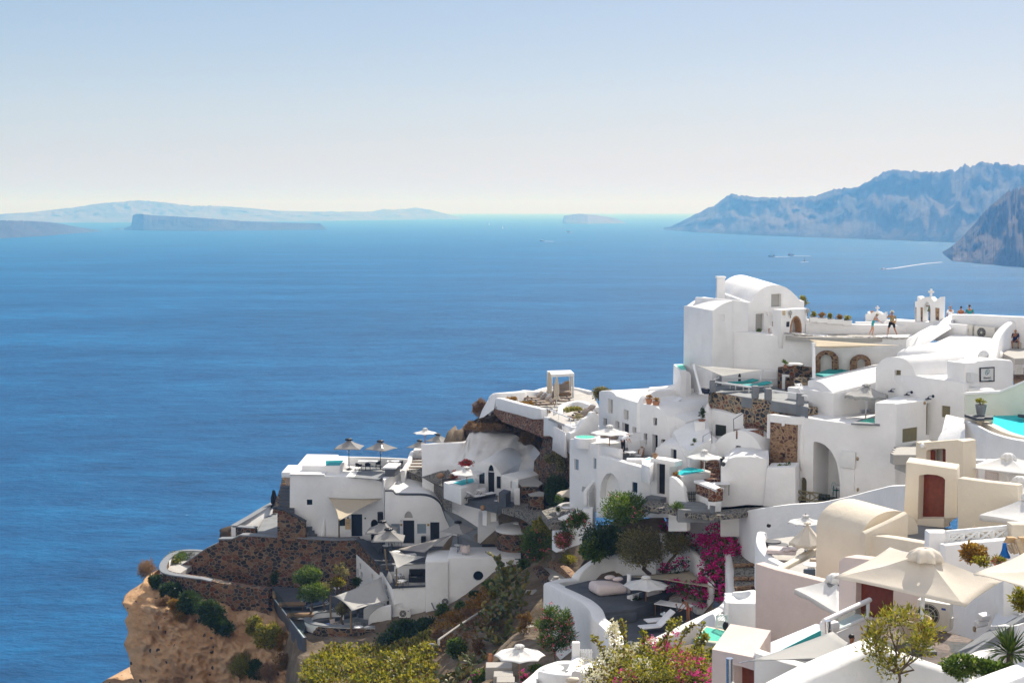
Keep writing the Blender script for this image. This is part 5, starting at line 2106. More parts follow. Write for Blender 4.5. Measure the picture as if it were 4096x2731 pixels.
def bounce_slope():  # unseen plaster slope added behind the viewer to bounce sun onto shaded walls
 bm=B()
 rnd=random.Random(4)
 X=[-260+13*i for i in range(41)]
 ay=[]
 z,y=(74,-14)
 while z<172:
  hgt,dep=(4.2,4.4)
  ay.append([bm.verts.new((x,y-3*math.sin(x*.013)+rnd.uniform(-1,1),z))for x in X])
  z+=hgt
  ay.append([bm.verts.new((v.co.x,v.co.y,z+rnd.uniform(-.6,.6)))for v in ay[-1]])
  y-=dep
 for a,b in zip(ay,ay[1:]):
  for i in range(len(X)-1):
   bm.faces.new((a[i],a[i+1],b[i+1],b[i]))
 bI(an('hillside',bm,'plaster'),ae='unseen white stepped slope added behind the viewer to bounce light',kind='structure')
bounce_slope()
Z('E')
PL='plaster'
def a9(name,mat,ah,p0,p1,top,bot,wav=.06,n=26,flare=1.0):
 bm=B()
 v=[]
 for i in range(n+1):
  k=i/n
  p=V(p0).lerp(V(p1),k)
  d=V((p1[1]-p0[1],-(p1[0]-p0[0]),0))
  d=d.normalized()*wav*math.sin(i*1.9)
  c=(V(p0)+V(p1))/2
  q=c+(p-c)*flare+d*1.5
  v.append((bm.verts.new((p.x+d.x,p.y+d.y,top)),bm.verts.new((q.x,q.y,bot))))
 for a,b in zip(v,v[1:]):
  bm.faces.new((a[0],b[0],b[1],a[1]))
 o=an(name,bm,M[mat],ah,ai=True)
 md=o.modifiers.new('s','SOLIDIFY')
 md.thickness=.02
 return o
pc=VP((215,1200),127.2,(455,1200),126.3)
h=aF('cave_house','small white cave house with a rounded vault, black door and arched fanlight',loc=pc.w(pc.uv((370,1290))))
h.win(pc,pc.rpx(343,1027,392,1086,.6),'black','glass',.14,.07,name='fanlight')
h.door(pc,pc.rpx(340,1092,397,1286),'c4',.18,2,3)
h.win(pc,pc.rpx(259,1097,310,1197),'black','glass',.12,.06)
h.win(pc,pc.rpx(416,1130,454,1240),'black','glass',.12,.06)
h.face(pc, _p('185 1400 190 1120 215 1055')+cr( _p('225 1040 260 1010 310 998 370 1015 420 1060 456 1112'),4)+[(458,1400)],7,back=V((2.2,6.5,.2)))
pd=VP((455,1200),126.2,(612,1200),124.6)
h.win(pd,pd.rpx(540,1175,556,1235),None,'f6',.2,name='niche')
h.face(pd, _p('457 1400 457 1116 612 1157 614 1400'),6,name='side_block',back=V((3.6,4.4,0)))
pe=VP((556,1200),124.9,(616,1200),124.1)
h.part('meter_cupboard',S(ao,pe,pe.poly( _p('558 1315 558 1177 610 1190 612 1320')),.5,bev=.03),'h9')
up=cr( _p('-260 840 -120 830 0 825 130 815 150 788 188 732 260 724 400 725 520 735 600 748 606 792 650 832 735 832 790 872 818 930'),5)
dn=cr( _p('-250 1040 -130 1050 -40 1046 40 1043 90 1045 150 1048 190 1052 230 1055 330 1062 430 1080 520 1095 600 1100 660 1112 720 1120 770 1120'),5)
n=len(up)
bm=B()
ay=[]
for k in range(13):
 t=k/12
 b1=[]
 for i in range(n):
  s=i/(n-1)
  x,y=(dn[i][0]+(up[i][0]-dn[i][0])*t,dn[i][1]+(up[i][1]-dn[i][1])*t)
  Yb=134-4*s
  Y=Yb+(3.0 if s>.35 else 1.0+2*max(0,s-.2)*6)*t**1.3*1.4
  Y+=.55*noise.fractal(V((x*.012,y*.014,5)),1,2,4)*(1 if s>.3 else.3)
  b1.append(A3(x,y,Y))
 ay.append(b1)
ay.insert(0,[V((p.x,p.y,p.z-4))for p in ay[0]])
ay.append([p+V((.2,1.2,-.2))for p in ay[-1]])
ay.append([p+V((0,.3,-4))for p in ay[-1]])
a8(bm,ay)
aa('rock_wall','big whitewashed rock face over the cave house',bm,PL,ai=True)
up2=cr( _p('-20 830 40 770 110 705 200 640 285 588 385 545 480 620 600 650 740 715 830 690'),9)
ei=cr( _p('-40 850 60 850 150 800 190 738 300 735 450 740 600 765 660 850 740 850 840 960'),9)
bm=B()
ay=[]
n=len(up2)
for k in range(25):
 t=k/24
 b1=[]
 for i in range(n):
  s=i/(n-1)
  x,y=(ei[i][0]+(up2[i][0]-ei[i][0])*t,ei[i][1]+(up2[i][1]-ei[i][1])*t)
  Y=138.5-6*s+t*(2.2-3.5*s)+(1.0*noise.fractal(V((x*.02,y*.03,9)),.8,2,6)-.8*abs(noise.noise(V((x*.03,y*.05,2)))))*math.sin(PI*(.1+.8*t))
  b1.append(A3(x,y,Y))
 ay.append(b1)
ay.append([p+V((0,3,-.6))for p in ay[-1]])
ay.append([p+V((0,2,-8))for p in ay[-1]])
a8(bm,ay)
bI(an('rock_outcrop',bm,'g3',ai=True),ae='dark bare rock between the whitewashed face and the red stone wall',kind='structure')
pr=VP((390,600),132.0,(830,680),122.5)
t=ac('stone_wall','red rounded stone wall under the white cabana terrace parapet','wall',pr.w(pr.uv((600,690))))
an('masonry',S(ao,pr,pr.poly( _p('388 570 388 518 480 545 600 575 720 615 832 612 834 790 720 738 470 645')),1.0),'h2',t)
zC=A3(1000,420,138).z
ej=VP((405,480),131.6,(815,570),122.2)
t=ac('parapet_wall','thick white parapet in front of the taupe loungers','wall',ej.w(ej.uv((600,560))))
an('wall',S(ao,ej,ej.poly( _p('402 530 405 428 450 432 620 480 816 526 820 618 740 622 600 580 480 550')),.6,bev=.12),M[PL],t,ai=40)
bm=B()
tp= _q('350 425 133 388 388 133 500 378 132.4 640 366 135 665 358 136 760 366 138 860 380 138 892 425 135')
ab(bm,cr(tp,4),.55,1.7)
aa('parapet_wall','white parapet behind the taupe loungers at the terrace edge',bm,PL)
ay=[[at(p,Y)for p,Y in r]for r in( _t('262 610 133.5 300 600 132.5 340 570 132 395 530 131.7'), _t('285 540 134 320 520 132.8 360 490 132.2 405 470 131.8'), _t('350 428 134.5 365 410 133.5 390 390 132.8 410 430 132'), _t('360 426 136 375 408 135 400 392 134 420 430 133'))]
aa('buttress_wall','white sloping flank at the seaward corner of the cabana terrace',S(a8,ay),PL,ai=True)
bm=B()
tp= _q('760 362 142 868 332 145 1000 322 146 1130 336 144 1270 366 140')
ab(bm,cr(tp,4),.5,1.3)
aa('parapet_wall','low white parapet behind the cabana against the sea',bm,PL)
flat('terrace', _p('410 505 430 450 640 400 870 345 1000 340 1270 385 1330 490 1330 600 1000 640 820 590 620 545 500 510'),zC,'c7',.25)
bm=B()
tp= _q('985 560 121.5 1005 490 124 1080 460 126 1180 456 126 1280 490 123 1330 510 121')
ab(bm,cr(tp,4),.6,3.0)
aa('garden_wall','rounded white wall between the cabana terrace and the planted bed',bm,PL)
ct=ac('cabana','white wooden cabana with curtains and a taupe daybed against the sea','cabana',aq((1008,405),zC))
zr_=A3(1010,206,137.6).z
rp=[aq(p,zr_)for p in((868,184),(1082,178),(1114,208),(904,218))]
an('roof',S(af,rp,(0,0,-.28),.03),'h9',ct)
c=sum(rp,V())/4
fl=[p.lerp(c,.07)for p in rp]
for p in fl:
 an('post',S(aP,(p.x,p.y,zC),(.16,.16,zr_-zC-.25),bev=.01),'h9',ct)
for a,b in((fl[1],fl[2]),(fl[0],fl[3])):
 for s in(.12,.88):
  q=a.lerp(b,s)
  q2=a.lerp(b,s*.7+.15)
  a9('curtain','sheer',ct,q,q2,zr_-.3,zC+.05,.05,14,.8)
cc=fl[0].lerp(fl[2],.5)
an('daybed',S(aP,(cc.x+.1,cc.y,zC+.12),(1.9,1.6,.3),bev=.05),'i0',ct)
bm=S(aL,(cc.x+.1,cc.y-.1,zC+.48),(1.6,1.3,.14),bev=.05)
aL(bm,(cc.x+.1,cc.y+.5,zC+.8),(1.6,.2,.7),rx=-.35,bev=.06)
an('daybed_cushion',bm,'c2',ct,ai=40)
aN(aq((889,455),zC),262/2.24*135/FP,'b3','folded beige parasol left of the cabana',r=.2)
aN(aq((955,515),zC),275/2.24*130.5/FP,'b3','folded beige parasol in front of the cabana',r=.2)
tl=aC('taupe',aQ('i0','c2',2.0,.78,42,.28,'black'))
GL='taupe loungers on the cabana terrace'
for i,(x,y)in enumerate(((755,452),(792,470),(830,488),(872,508))):
 tg(tl(aq((x,y),zC),-1.35),['taupe lounger farthest back of the row of four','second taupe lounger from the back of the row of four','third taupe lounger from the back of the row of four','front taupe lounger of the row of four by the parapet'][i],'sun lounger',GL)
for(x,y),rz,lb in(((990,450),1.3,'taupe lounger just right of the front folded parasol, rear one'),((1010,480),1.3,'taupe lounger just right of the front folded parasol, front one')):
 tg(tl(aq((x,y),zC),rz),lb,'sun lounger',GL)
for i,(x,y)in enumerate(((800,452),(865,490))):
 aV('side_table',S(aP,aq((x,y),zC),(.4,.4,.38),bev=.02),'e8',['small pale wood cube between the rear taupe loungers','small pale wood cube between the front taupe loungers'][i],'table')
def dl(x,y,Y):
 g=cf((x,y))
 return g if g is not None and abs(g-Y)<14 else Y
def aA(z,x,y,Y,w,hh,ae,mat,n=700,size=.16,aG=1,k=9,cat='shrub',name='bush',**kw):
 Z(z)
 if z in 'CD':
  Y=dl(x,y+hh*.3,Y)-.25
 s=Y/FP/bY[2]
 c=A3(x,y,Y)
 return b4(name,ae,cat,(c.x,c.y,c.z-hh/2*s),c,(w/2*s,kw.pop('d',w/2*s*.7),hh/2*s),n,size,mat,aG+int(x+y),k,**kw)
aA('E',550,440,131,110,40,'orange brown succulents at the back corner of the cabana terrace','e4',500)
aA('E',660,480,128.5,230,40,'long dark succulent bed behind the thick white parapet','e4',900,k=14,d=.5)
aA('E',860,555,123,90,60,'succulent clump by the railing at the parapet end','e4',400)
aA('E',960,560,123,60,60,'little orange bush below the front folded parasol','e4',300)
aA('E',1100,540,122.5,220,70,'trailing green succulents on the rounded white wall','e5',1100,k=16,d=.6)
aA('E',1360,385,124,190,130,'olive green bush behind the middle white house roof','e3',1500,.2,k=16)
aA('E',265,530,134.5,130,190,'tuft of dry brown grass on the seaward flank','e1',1400,.3,k=14,narrow=.2,up=1.2)
aA('E',1045,305,147,110,40,'dry grass tuft behind the cabana','e1',300,.25,narrow=.2,up=1.2)
aA('E',330,690,132,330,80,'dry grass on the dark rock under the red wall','e1',900,.3,k=18,narrow=.2,up=1.2)
aA('E',180,690,134,140,100,'dry brown scrub at the left of the dark rock','e1',700,.3,k=10,narrow=.2,up=1.2)
aA('E',690,780,129,200,90,'dry dark scrub beside the whitewashed rock edge','d9',700,.25,k=12,narrow=.25)
Z('E')
pp=VP((885,640),119.2,(1085,700),112.5)
h=aF('pergola_house','white flat roofed pergola house with long white curtains under the cabana terrace',loc=pp.w(pp.uv((980,800))))
h.win(pp,pp.rpx(962,668,1000,800),'h9','glass',.3,.08)
h.face(pp, _p('836 770 838 600 885 604 1090 690 1092 960 960 810 890 770'),2.5)
dW=pp.uv((985,645))[1]+.03
h.part('roof_deck',S(aK,[aq(p,dW)for p in((882,606),(985,560),(1200,605),(1092,690))],.2),'c7')
flat('terrace', _p('1000 575 1200 520 1330 545 1330 680 1200 700 1095 692'),dW-.02,'c7',2)
a=pp.w(pp.uv((985,690)),.5)
b=pp.w(pp.uv((1085,720)),.5)
a9('curtain','c3',h.t,a,b,A3(1035,695,114.8).z,A3(1020,920,114.5).z,.09,30,1.15)
tr=ac('handrail','white tubular handrail slanting along the roof deck edge','railing',pp.w(pp.uv((985,640)),.1))
pa,pb=(A3(868,525,120.5),A3(1085,612,113))
bm=S(az,[pa,pb],.05,8)
an('rail',bm,'h8',tr)
for s,zz_ in((.05,.0),(.5,0),(.97,0)):
 q=pa.lerp(pb,s)
 an('baluster',S(az,[q,(q.x,q.y,q.z-.85)],.03,6),'h8',tr)
for(x,y),lb in(((1160,622),'taupe lounger beside the potted olive on the lower deck'),((1215,590),'taupe lounger on the lower deck nearest the round wall')):
 tg(tl(aq((x,y),dW),-1.0),lb,'sun lounger',GL)
aD(aq((1140,675),dW),aY(.22,.45,'plaster')(),260,.13,'e3','white round pot with a small olive on the lower deck',.6,.35,3,narrow=.3)
aD(aq((1225,612),dW),aY(.18,.3,'plaster')(),160,.1,'e5','white round pot with low leaves behind the potted olive',.4,.35,4)
for i,(p,Y)in enumerate((((848,560),122),((938,545),120))):
 q=at(p,Y)
 aV('gate_post',S(aP,(q.x,q.y,q.z-.6),(.13 if i==0 else.3,.13 if i==0 else.3,.8),bev=.03),M[PL],['short white post at the end of the thick parapet','white block post beside the slanting handrail'][i],'post')
ps=VP((745,1000),128.5,(1080,1000),118)
t=ac('stone_wall','dark rough stone wall under the pergola house','wall',ps.w(ps.uv((900,1200))))
bm=S(ao,ps,ps.poly( _p('745 1500 745 1110 752 992 800 930 830 800 838 735 890 730 962 820 1080 900 1080 1500')),2)
an('masonry',bm,'h0',t)
for i,(aO,Y,lab)in enumerate((( _p('612 1175 640 1150 740 1130 835 1190 800 1215 640 1212'),124,'upper'),( _p('700 1285 800 1262 850 1275 840 1300 720 1300'),120,'lower'))):
 z_=at(aO[0],Y).z
 t=ac('stone_terrace',f'{lab} dark stone step wall with a flat grey top beside the cave house','wall',aq(aO[0],z_))
 q=[aq(p,z_)for p in aO]
 an('masonry',S(aK,[p-V((0,0,.1))for p in q],5),'h0',t)
 an('top',S(aK,q,.098),'concrete',t)
aA('E',950,1250,118.6,230,350,'hanging curtain of dark green creeper on the stone wall','e0',4200,.22,k=30,d=.9,cat='creeper',name='creeper',up=-.6,narrow=.35)
aA('E',1000,1010,119,170,190,'dusty green bushes above the hanging creeper','e3',1300,.2,k=16,d=1)
aA('E',1030,880,115,110,140,'small leafy tree before the white curtains','e2',500,.2,k=12,rr=(.2,.35))
aA('E',900,960,121.5,120,120,'grey green scrub on the stone wall ledge','e3',700,.18,k=10,d=.9)
zK=A3(330,1300,125).z
flat('terrace', _p('100 1235 330 1270 460 1310 620 1320 560 1400 420 1400 140 1330 60 1270'),zK,'c5',.6)
flat('path', _p('430 1400 620 1330 900 1400 960 1500 800 1560 640 1460'),zK-.1,'cobble',.5)
cR=ac('plunge_pool','white plunge pool with a bench beside the cave house','pool',aq((150,1230),zK))
zw=zK+1.15
a,b,c=(aq((-40,1180),zw),aq((40,1215),zw),aq((212,1162),zw))
bm=B()
q=[aq(p,zw)for p in((-60,1180),(100,1238),(255,1190),(215,1135),(120,1150))]
af(bm,q,(0,0,-1.5),.08)
an('pool_wall',bm,M[PL],cR,ai=40)
q2=[aq(p,zw+.006)for p in((30,1188),(105,1212),(215,1180),(205,1148),(120,1160))]
an('basin',S(aK,q2,.003),'f9',cR)
an('water',S(aK,[p+V((0,0,.012))for p in q2],.004),'h7',cR)
bm=B()
q=[aq(p,zK+.5)for p in((95,1255),(320,1225),(320,1252),(120,1285))]
af(bm,q,(0,0,-.8),.05)
an('bench',bm,M[PL],cR,ai=40)
aA('E',40,1150,129.5,140,150,'red bougainvillea in the white planter by the plunge pool','e2',420,.16,k=10,am='f2',nf=90,fs=.12,rr=(.25,.4))
aA('E',150,1005,129,160,70,'red flowering spray above the cave house pool','e2',260,.15,k=9,am='f2',nf=70,fs=.12,rr=(.2,.35))
aV('planter',S(aK, _q('-70 1150 129.8 100 1150 129 60 1185 128 -60 1178 128.5'),.6),'soil','dark soil bed of the red bougainvillea','planter')
def bn(z,top,Y,dE,ce,mat,ae,**k):
 Z(z)
 tp=at(top,Y)
 r=dE/2/bY[2]/FP*Y
 zb=A3(top[0],ce,Y).z
 return b0(tp,r,tp.z-zb,mat,ae,**k)
WG='white parasols'
bn('E',(150,1052),124.5,302,1325,'b6','white parasol on a wooden pole by the cave house plunge pool',pole='i2',finial='wood',ar=WG)
lw2=aC('loungeWW',aQ('grille','c3',1.95,.66,38,.28))
tg(lw2(aq((225,1340),zK),2.3),'white padded lounger nearest the cave house parasol','sun lounger','white loungers on grey frames')
tg(lw2(aq((320,1320),zK),2.3),'white padded lounger under the cave house door','sun lounger','white loungers on grey frames')
ct2=ac('reception_desk','dark reception desk beside the white picket gate','desk',aq((490,1390),zK))
q=[aq(p,zK)for p in((436,1392),(500,1408),(545,1375),(480,1360))]
bm=S(af,q,(0,0,1.15),.02)
an('body',bm,'c5',ct2)
psn=VP((432,1330),122.2,(495,1330),121.6)
bR(psn,psn.poly( _p('436 1372 432 1306 486 1290 495 1352')),[('PEARL',.27,.12,'ink'),('CALDERA',.16,-.14,'d5')],'tilted tan sign lettered PEARL on the dark reception desk')
def bW(pl,x0,x1,dm,cS,n,ae,mat='h9',arch=0):
 t=ac('picket_gate',ae,'gate',pl.w(pl.uv(((x0+x1)/2,cS))))
 for i in range(n):
  x=x0+(x1-x0)*(i+.5)/n
  w_=(x1-x0)/n*.3
  yt=dm-arch*math.sin(PI*(i+.5)/n)
  an('picket',S(aB,pl,pl.poly([(x-w_,cS),(x+w_,cS),(x+w_,yt+4),(x,yt),(x-w_,yt+4)]),0,.03),M[mat],t)
 for f in(.25,.75):
  y=dm+(cS-dm)*f
  an('rail',S(aB,pl,pl.poly([(x0,y+5),(x1,y+5),(x1,y-5),(x0,y-5)]),-.035,.04),M[mat],t)
 return t
pg_=VP((510,1330),122.8,(580,1330),121.8)
bW(pg_,512,580,1285,1365,7,'white picket gate with a rounded top by the cave house',arch=18)
bm=B()
p=A3(600,1370,121.6)
aP(bm,(p.x,p.y,p.z-.6),(.5,.5,1.9),bev=.06)
aV('gate_post',bm,M[PL],'white post right of the rounded picket gate','post',ai=40)
bm=B()
tp= _q('310 1390 122.4 360 1350 122.8 425 1345 122.6')
ab(bm,tp,.6,1.8)
aa('garden_wall','short white wall step left of the reception desk',bm,PL)
dP(A3(293,1435,121.5),.21,.44,'grey clay urn standing at the end of the sloping white wall','clay')
dP(A3(-115,1125,132.5),.28,.72,'clay urn lying on the stony bank by the red bougainvillea','clay',True)
st=ac('stone_stair','rough stone steps climbing between white walls to the sea seat','stairs',Q('B',(915,520),136))
for i,(y,Y)in enumerate(((512,136.5),(485,137.6),(458,138.8),(430,140),(402,141.2))):
 Z('B')
 q=A3(920,y,Y)
 an('step',S(aL,(q.x,q.y+.3,q.z-.35),(1.3,.8,.62),bev=.06),'g9',st)
 an('tread',S(aL,(q.x,q.y+.3,q.z-.02),(1.32,.82,.06),bev=.02),'concrete',st)
Z('B')
bm=B()
tp= _q('810 515 135.5 850 450 138 880 380 141 895 345 143 950 330 144.5 1010 322 145')
ab(bm,cr(tp,4),.45,1.2)
aa('parapet_wall','white parapet climbing left of the rough stone steps',bm,PL)
bm=B()
q=A3(985,350,143)
aP(bm,(q.x,q.y+1,q.z-2.2),(1.9,2.0,2.4),bev=.12)
aa('seat_platform','white seat platform at the top of the rough stone steps',bm,PL)
bm=B()
q=A3(990,345,142.3)
aL(bm,q,(.8,.7,.2),bev=.08)
aV('seat_cushion',bm,'c0','pale cushion on the seat platform above the rough steps','cushion',ai=True)
bI(an('stony_bank',S(aK, _q('1080 500 134.5 1200 490 134 1250 560 131.5 1180 640 131 1250 700 129.2 1040 620 135 840 515 136.5 1000 490 136'),2),'cobble'),kind='structure')
bm=B()
tp= _q('1000 490 135.2 1100 455 135 1190 440 134.4')
ab(bm,tp,.8,2.5,.2)
aa('stone_wall','dark stone ledge below the whitewashed wall by the red flowers',bm,'h0')
Z('E')
pm=VP((1333,650),107.5,(1700,700),101.2)
h=aF('white_house','white house with a pale flat roof and many small windows facing the sea',loc=pm.w(pm.uv((1600,780))))
h.win(pm,pm.rpx(1412,440,1458,566),'h9','b9',.3,.06,(2,1))
h.win(pm,pm.rpx(1555,535,1600,622),'h9','b9',.3,.05,(2,1))
h.win(pm,pm.rpx(1374,610,1406,678),'h9','glass',.25,.05)
h.win(pm,pm.rpx(1478,636,1518,704),'h9','b9',.25,.05)
h.door(pm,pm.rpx(1540,655,1602,830),'c4',.25,1,ae='dark door in shade')
h.win(pm,pm.rpx(1634,688,1668,748),'h9','b9',.25,.05)
h.face(pm, _p('1333 1000 1333 372 1350 364 1430 362 1462 380 1490 410 1600 445 1700 474 1700 1000'),7.5)
pn=VP((1700,700),101.0,(1970,800),98.3)
h=aF('vaulted_house','white vaulted house with a sunbed on its curved roof',loc=pn.w(pn.uv((1840,940))))
h.win(pn,pn.rpx(1820,606,1854,674),'h9','glass',.22,.05)
h.win(pn,pn.rpx(1735,745,1766,842),'h9','glass',.25,.05)
h.door(pn,pn.rpx(1812,757,1860,935),'navy',.3,1)
h.win(pn,pn.rpx(1890,798,1929,836),'h9','glass',.2,.05)
h.face(pn,[(1700,1100),(1700,500)]+cr( _p('1705 480 1760 486 1840 506 1900 550 1945 630 1968 780'),4)+[(1972,1100)],7.5)
bm=B()
tp= _q('1702 468 101.0 1745 395 101.6 1840 362 103 2060 350 105.2 2240 340 107')
ab(bm,cr(tp,4),.5,2.2)
aa('parapet_wall','white parapet curving up behind the rooftop sunbed',bm,PL)
zs_=A3(1980,480,101.5).z
bm=B()
q= _q('1700 490 101.2 1840 400 103.6 2260 370 106.8 2320 470 103 2300 600 99 2110 640 98.2 1950 560 99.6 1850 505 100.2')
aK(bm,q,1.2)
bI(an('roof_terrace',bm,M[PL]),kind='structure')
bm=B()
q= _q('2000 730 97.5 2120 660 98 2300 600 98.5 2340 800 95 2150 900 94 2060 860 95.5')
aK(bm,q,3)
bI(an('roof_terrace',bm,M[PL]),kind='structure')
tg(aC('ls',aQ('grille','c3',2.0,.72,30,.25))(A3(1965,478,102.2)-V((0,0,.28)),-1.25),'white sunbed on a grey frame alone on the curved roof','sun lounger')
aD(A3(1783,488,100.6),aY(.24,.42,'terracotta')(),90,.14,'e4','terracotta pot with succulents on the curved roof, left of two',.25,.24,5)
aD(A3(1846,508,100.2),aY(.26,.4,'terracotta')(),90,.14,'e4','terracotta pot with succulents on the curved roof, right of two',.25,.24,6)
pq=VP((1845,950),97.0,(2100,950),94.6)
h=aF('vaulted_house','little white vault with a dark doorway behind the gate wall',loc=pq.w(pq.uv((2000,1010))))
h.door(pq,pq.rpx(1978,888,2029,1008),'navy',.25)
h.face(pq, _p('1845 1200 1845 875 1875 862')+cr( _p('1905 845 1955 838 2010 858 2060 905 2105 955'),4)+[(2120,1010),(2120,1200)],6,back=V((2.6,4.5,.6)))
bm=B()
tp= _q('1880 870 97.2 1960 800 98.2 2000 770 98.4 2000 735 98.6 2060 712 99 2110 705 99.5')
ab(bm,cr(tp,4),.7,1.6,.3)
aa('garden_wall','lumpy white wall stepping up behind the little vault',bm,PL)
pt=VP((1070,950),101.4,(1310,950),98.6)
h=aF('white_house','white corner house carrying a hot tub on its terrace',loc=pt.w(pt.uv((1180,1240))))
h.win(pt,pt.rpx(1113,976,1152,1072),'h9','c8',.12,.05,(2,1))
h.win(pt,pt.rpx(1284,968,1311,1062),'h9','c8',.12,.05)
h.face(pt, _p('1068 1450 1068 880 1070 795 1108 792 1330 848 1330 1450'),7)
zH=pt.uv((1108,792))[1]
pt2=VP((1310,900),98.8,(1512,930),96.6)
h.face(pt2, _p('1315 1010 1315 845 1510 888 1512 1010'),.4,name='parapet')
flat('terrace', _p('1120 800 1330 750 1640 810 1600 880 1500 895 1330 850'),zH-.45,'c6',1.5)
tt=ac('hot_tub','oval white hot tub with turquoise water on the corner terrace','hot tub',aq((1213,800),zH-.3))
cx=aq((1213,778),zH+.25)
a1=cL(100)*104
def do(bm,c,a,b,z0,z1,n=32,rot=-.3):
 c7=[]
 for k in range(n):
  x,y=(a*math.cos(2*PI*k/n),b*math.sin(2*PI*k/n))
  c7.append(V((c.x+x*math.cos(rot)-y*math.sin(rot),c.y+x*math.sin(rot)+y*math.cos(rot),z1)))
 return af(bm,c7,(0,0,z0-z1),.05)
an('shell',S(do,cx,a1,.85,zH-.5,zH+.25),'h8',tt,ai=40)
an('basin',S(do,cx,a1*.86,.68,zH+.25,zH+.258),'g1',tt)
an('water',S(do,cx,a1*.86,.68,zH+.262,zH+.268),'h6',tt)
par=cr( _p('1078 742 1110 735 1150 700 1200 625 1250 592 1262 565 1290 553 1322 575 1330 600'),4)
pw_=VP((1075,740),103.6,(1330,650),104.6)
bm=S(ao,pw_,pw_.poly([(1075,800),(1078,742)]+par+[(1332,800)]),.45,bev=.12)
aa('parapet_wall','white wavy parapet curling round the hot tub',bm,PL)
aN(aq((1290,760),zH-.45),190/2.24*101/FP,'b3','folded beige parasol beside the hot tub',r=.24)
fc=aC('shell',bi('c2','e8'))
for(x,y),rz,lb in(((1385,835),.5,'taupe shell chair in the parasol shade, left one'),((1470,850),-.4,'taupe shell chair in the parasol shade, right one')):
 tg(fc(aq((x,y),zH-.45),rz+PI),lb,'chair','taupe shell chairs')
tg(aC('gt',aJ(.9,.9,.72,'grille','grille'))(aq((1425,815),zH-.45),.3),'dark table between the taupe shell chairs','table')
zX=A3(1640,1010,96.8).z
p=aq((1550,905),zX+.75)
a5(V((p.x,p.y,zH-.45)),2.2,'person in white top bending over a chair under the white parasol',dict(pel=(0,.1,.93),waist=(0,-.06,1.06),chest=(0,-.25,1.18),neck=(0,-.38,1.24),head=(0,-.47,1.22),shl=(-.18,-.3,1.22),shr=(.18,-.3,1.22),ell=(-.2,-.42,.98),elr=(.2,-.42,.98),wrl=(-.15,-.55,.82),wrr=(.15,-.55,.82)),'b8','a7',shorts=False,hair='hair')
bn('E',(1430,682),98.6,362,965,'b6','white parasol on a wooden pole over the corner terrace',pole='i2',finial='wood',ar=WG)
def bo(pl,aO,ae,n=9,mat='h9',w=.03,fr=.06):
 q=pl.poly(aO)
 us=[x[0]for x in q]
 zs=[x[1]for x in q]
 t=ac('lattice_screen',ae,'lattice',pl.w(((min(us)+max(us))/2,min(zs))))
 an('frame',S(be,pl,q,fr,.03,.06),M[mat],t)
 u0,u1,z0,z1=(min(us)+fr,max(us)-fr,min(zs)+fr,max(zs)-fr)
 W_,H_=(u1-u0,z1-z0)
 s=W_/n
 for dr in(1,-1):
  bm=B()
  k=-int(H_/s)-1
  while k*s<W_:
   a,b=(k*s,k*s+H_)
   t0,t1=(max(0,-a/H_),min(1,(W_-a)/H_))
   if t1>t0+.02:
    p0,p1=((a+t0*H_,t0*H_),(a+t1*H_,t1*H_))
    if dr<0:
     p0,p1=((W_-p0[0],p0[1]),(W_-p1[0],p1[1]))
    az(bm,[pl.w((u0+p0[0],z0+p0[1]),.006*dr),pl.w((u0+p1[0],z0+p1[1]),.006*dr)],w*.5,4)
   k+=1
  an('lattice',bm,M[mat],t)
 return t
pl1=VP((1600,850),97.6,(1705,820),99)
bo(pl1, _p('1600 910 1600 752 1703 735 1705 880'),'white lattice screen beside the shaded corner terrace',8)
cg=VP((1310,1150),97.2,(1795,1150),93.6)
h=aF('white_house','white front with an arched porch, blue door and small blue window',loc=cg.w(cg.uv((1550,1340))))
h.win(cg,cg.rpx(1632,1183,1679,1274),'a3','glass',.1,.06,ae='small window framed in blue')
q=cg.rpx(1345,1100,1530,1345,1.5)
h.holes.setdefault(id(cg),[]).append((q,1.4))
h.part('porch_back',S(aB,cg,q,-1.4,.05),PL)
q=cg.rpx(1474,1142,1530,1328,.4)
bm=S(aB,cg,q,-.7,.07)
d_=an('door',bm,'a3',h.t)
d_['label']='bright blue door'
for k in range(3):
 for j in range(2):
  us=[x[0]for x in q]
  zs=[x[1]for x in q]
  bm=B()
  u_=min(us)+(max(us)-min(us))*(.3+.42*j)
  z_=min(zs)+(max(zs)-min(zs))*(.45+.17*k)
  aL(bm,cg.w((u_,z_),-.69),(.28,.06,.3),rz=math.atan2(cg.d.y,cg.d.x))
  an('glazing',bm,'c8',d_)
bm=B()
q=cg.rpx(1350,1165,1470,1345)
aB(bm,cg,q,-.55,.8)
h.part('porch_cabinet',bm,'h9')
h.face(cg, _p('1308 1500 1308 950 1345 945 1510 992 1795 1072 1795 1500'),.6)
cT=VP((1795,1150),93.5,(2015,1150),92.2)
h.door(cT,cT.rpx(1853,1018,1926,1292),'c4',.3,1,ae='tall black gate door')
h.face(cT, _p('1795 1500 1795 966 1870 975 2012 1000 2012 1045 1965 1050 1965 1500'),.9,name='gate_wall')
t=ac('stone_stair','two grey steps before the tall black gate door','stairs',cT.w(cT.uv((1880,1340))))
for i in range(2):
 bm=B()
 q_=cT.w(cT.uv((1873,1305+22*i)),.35+.35*i)
 aL(bm,(q_.x,q_.y,q_.z-.4),(1.2+.2*i,.7,.8),rz=math.atan2(cT.d.y,cT.d.x),bev=.02)
 an('step',bm,'c6',t)
dP(A3(1836,965,93.4),.19,.33,'brown clay pot standing on the gate wall','clay')
flat('terrace', _p('1330 960 1700 930 1840 950 1800 1060 1520 985'),zX,'c6',1.5)
dP(aq((1712,958),zX),.24,.74,'large brown clay urn on the upper terrace by the lattice','clay')
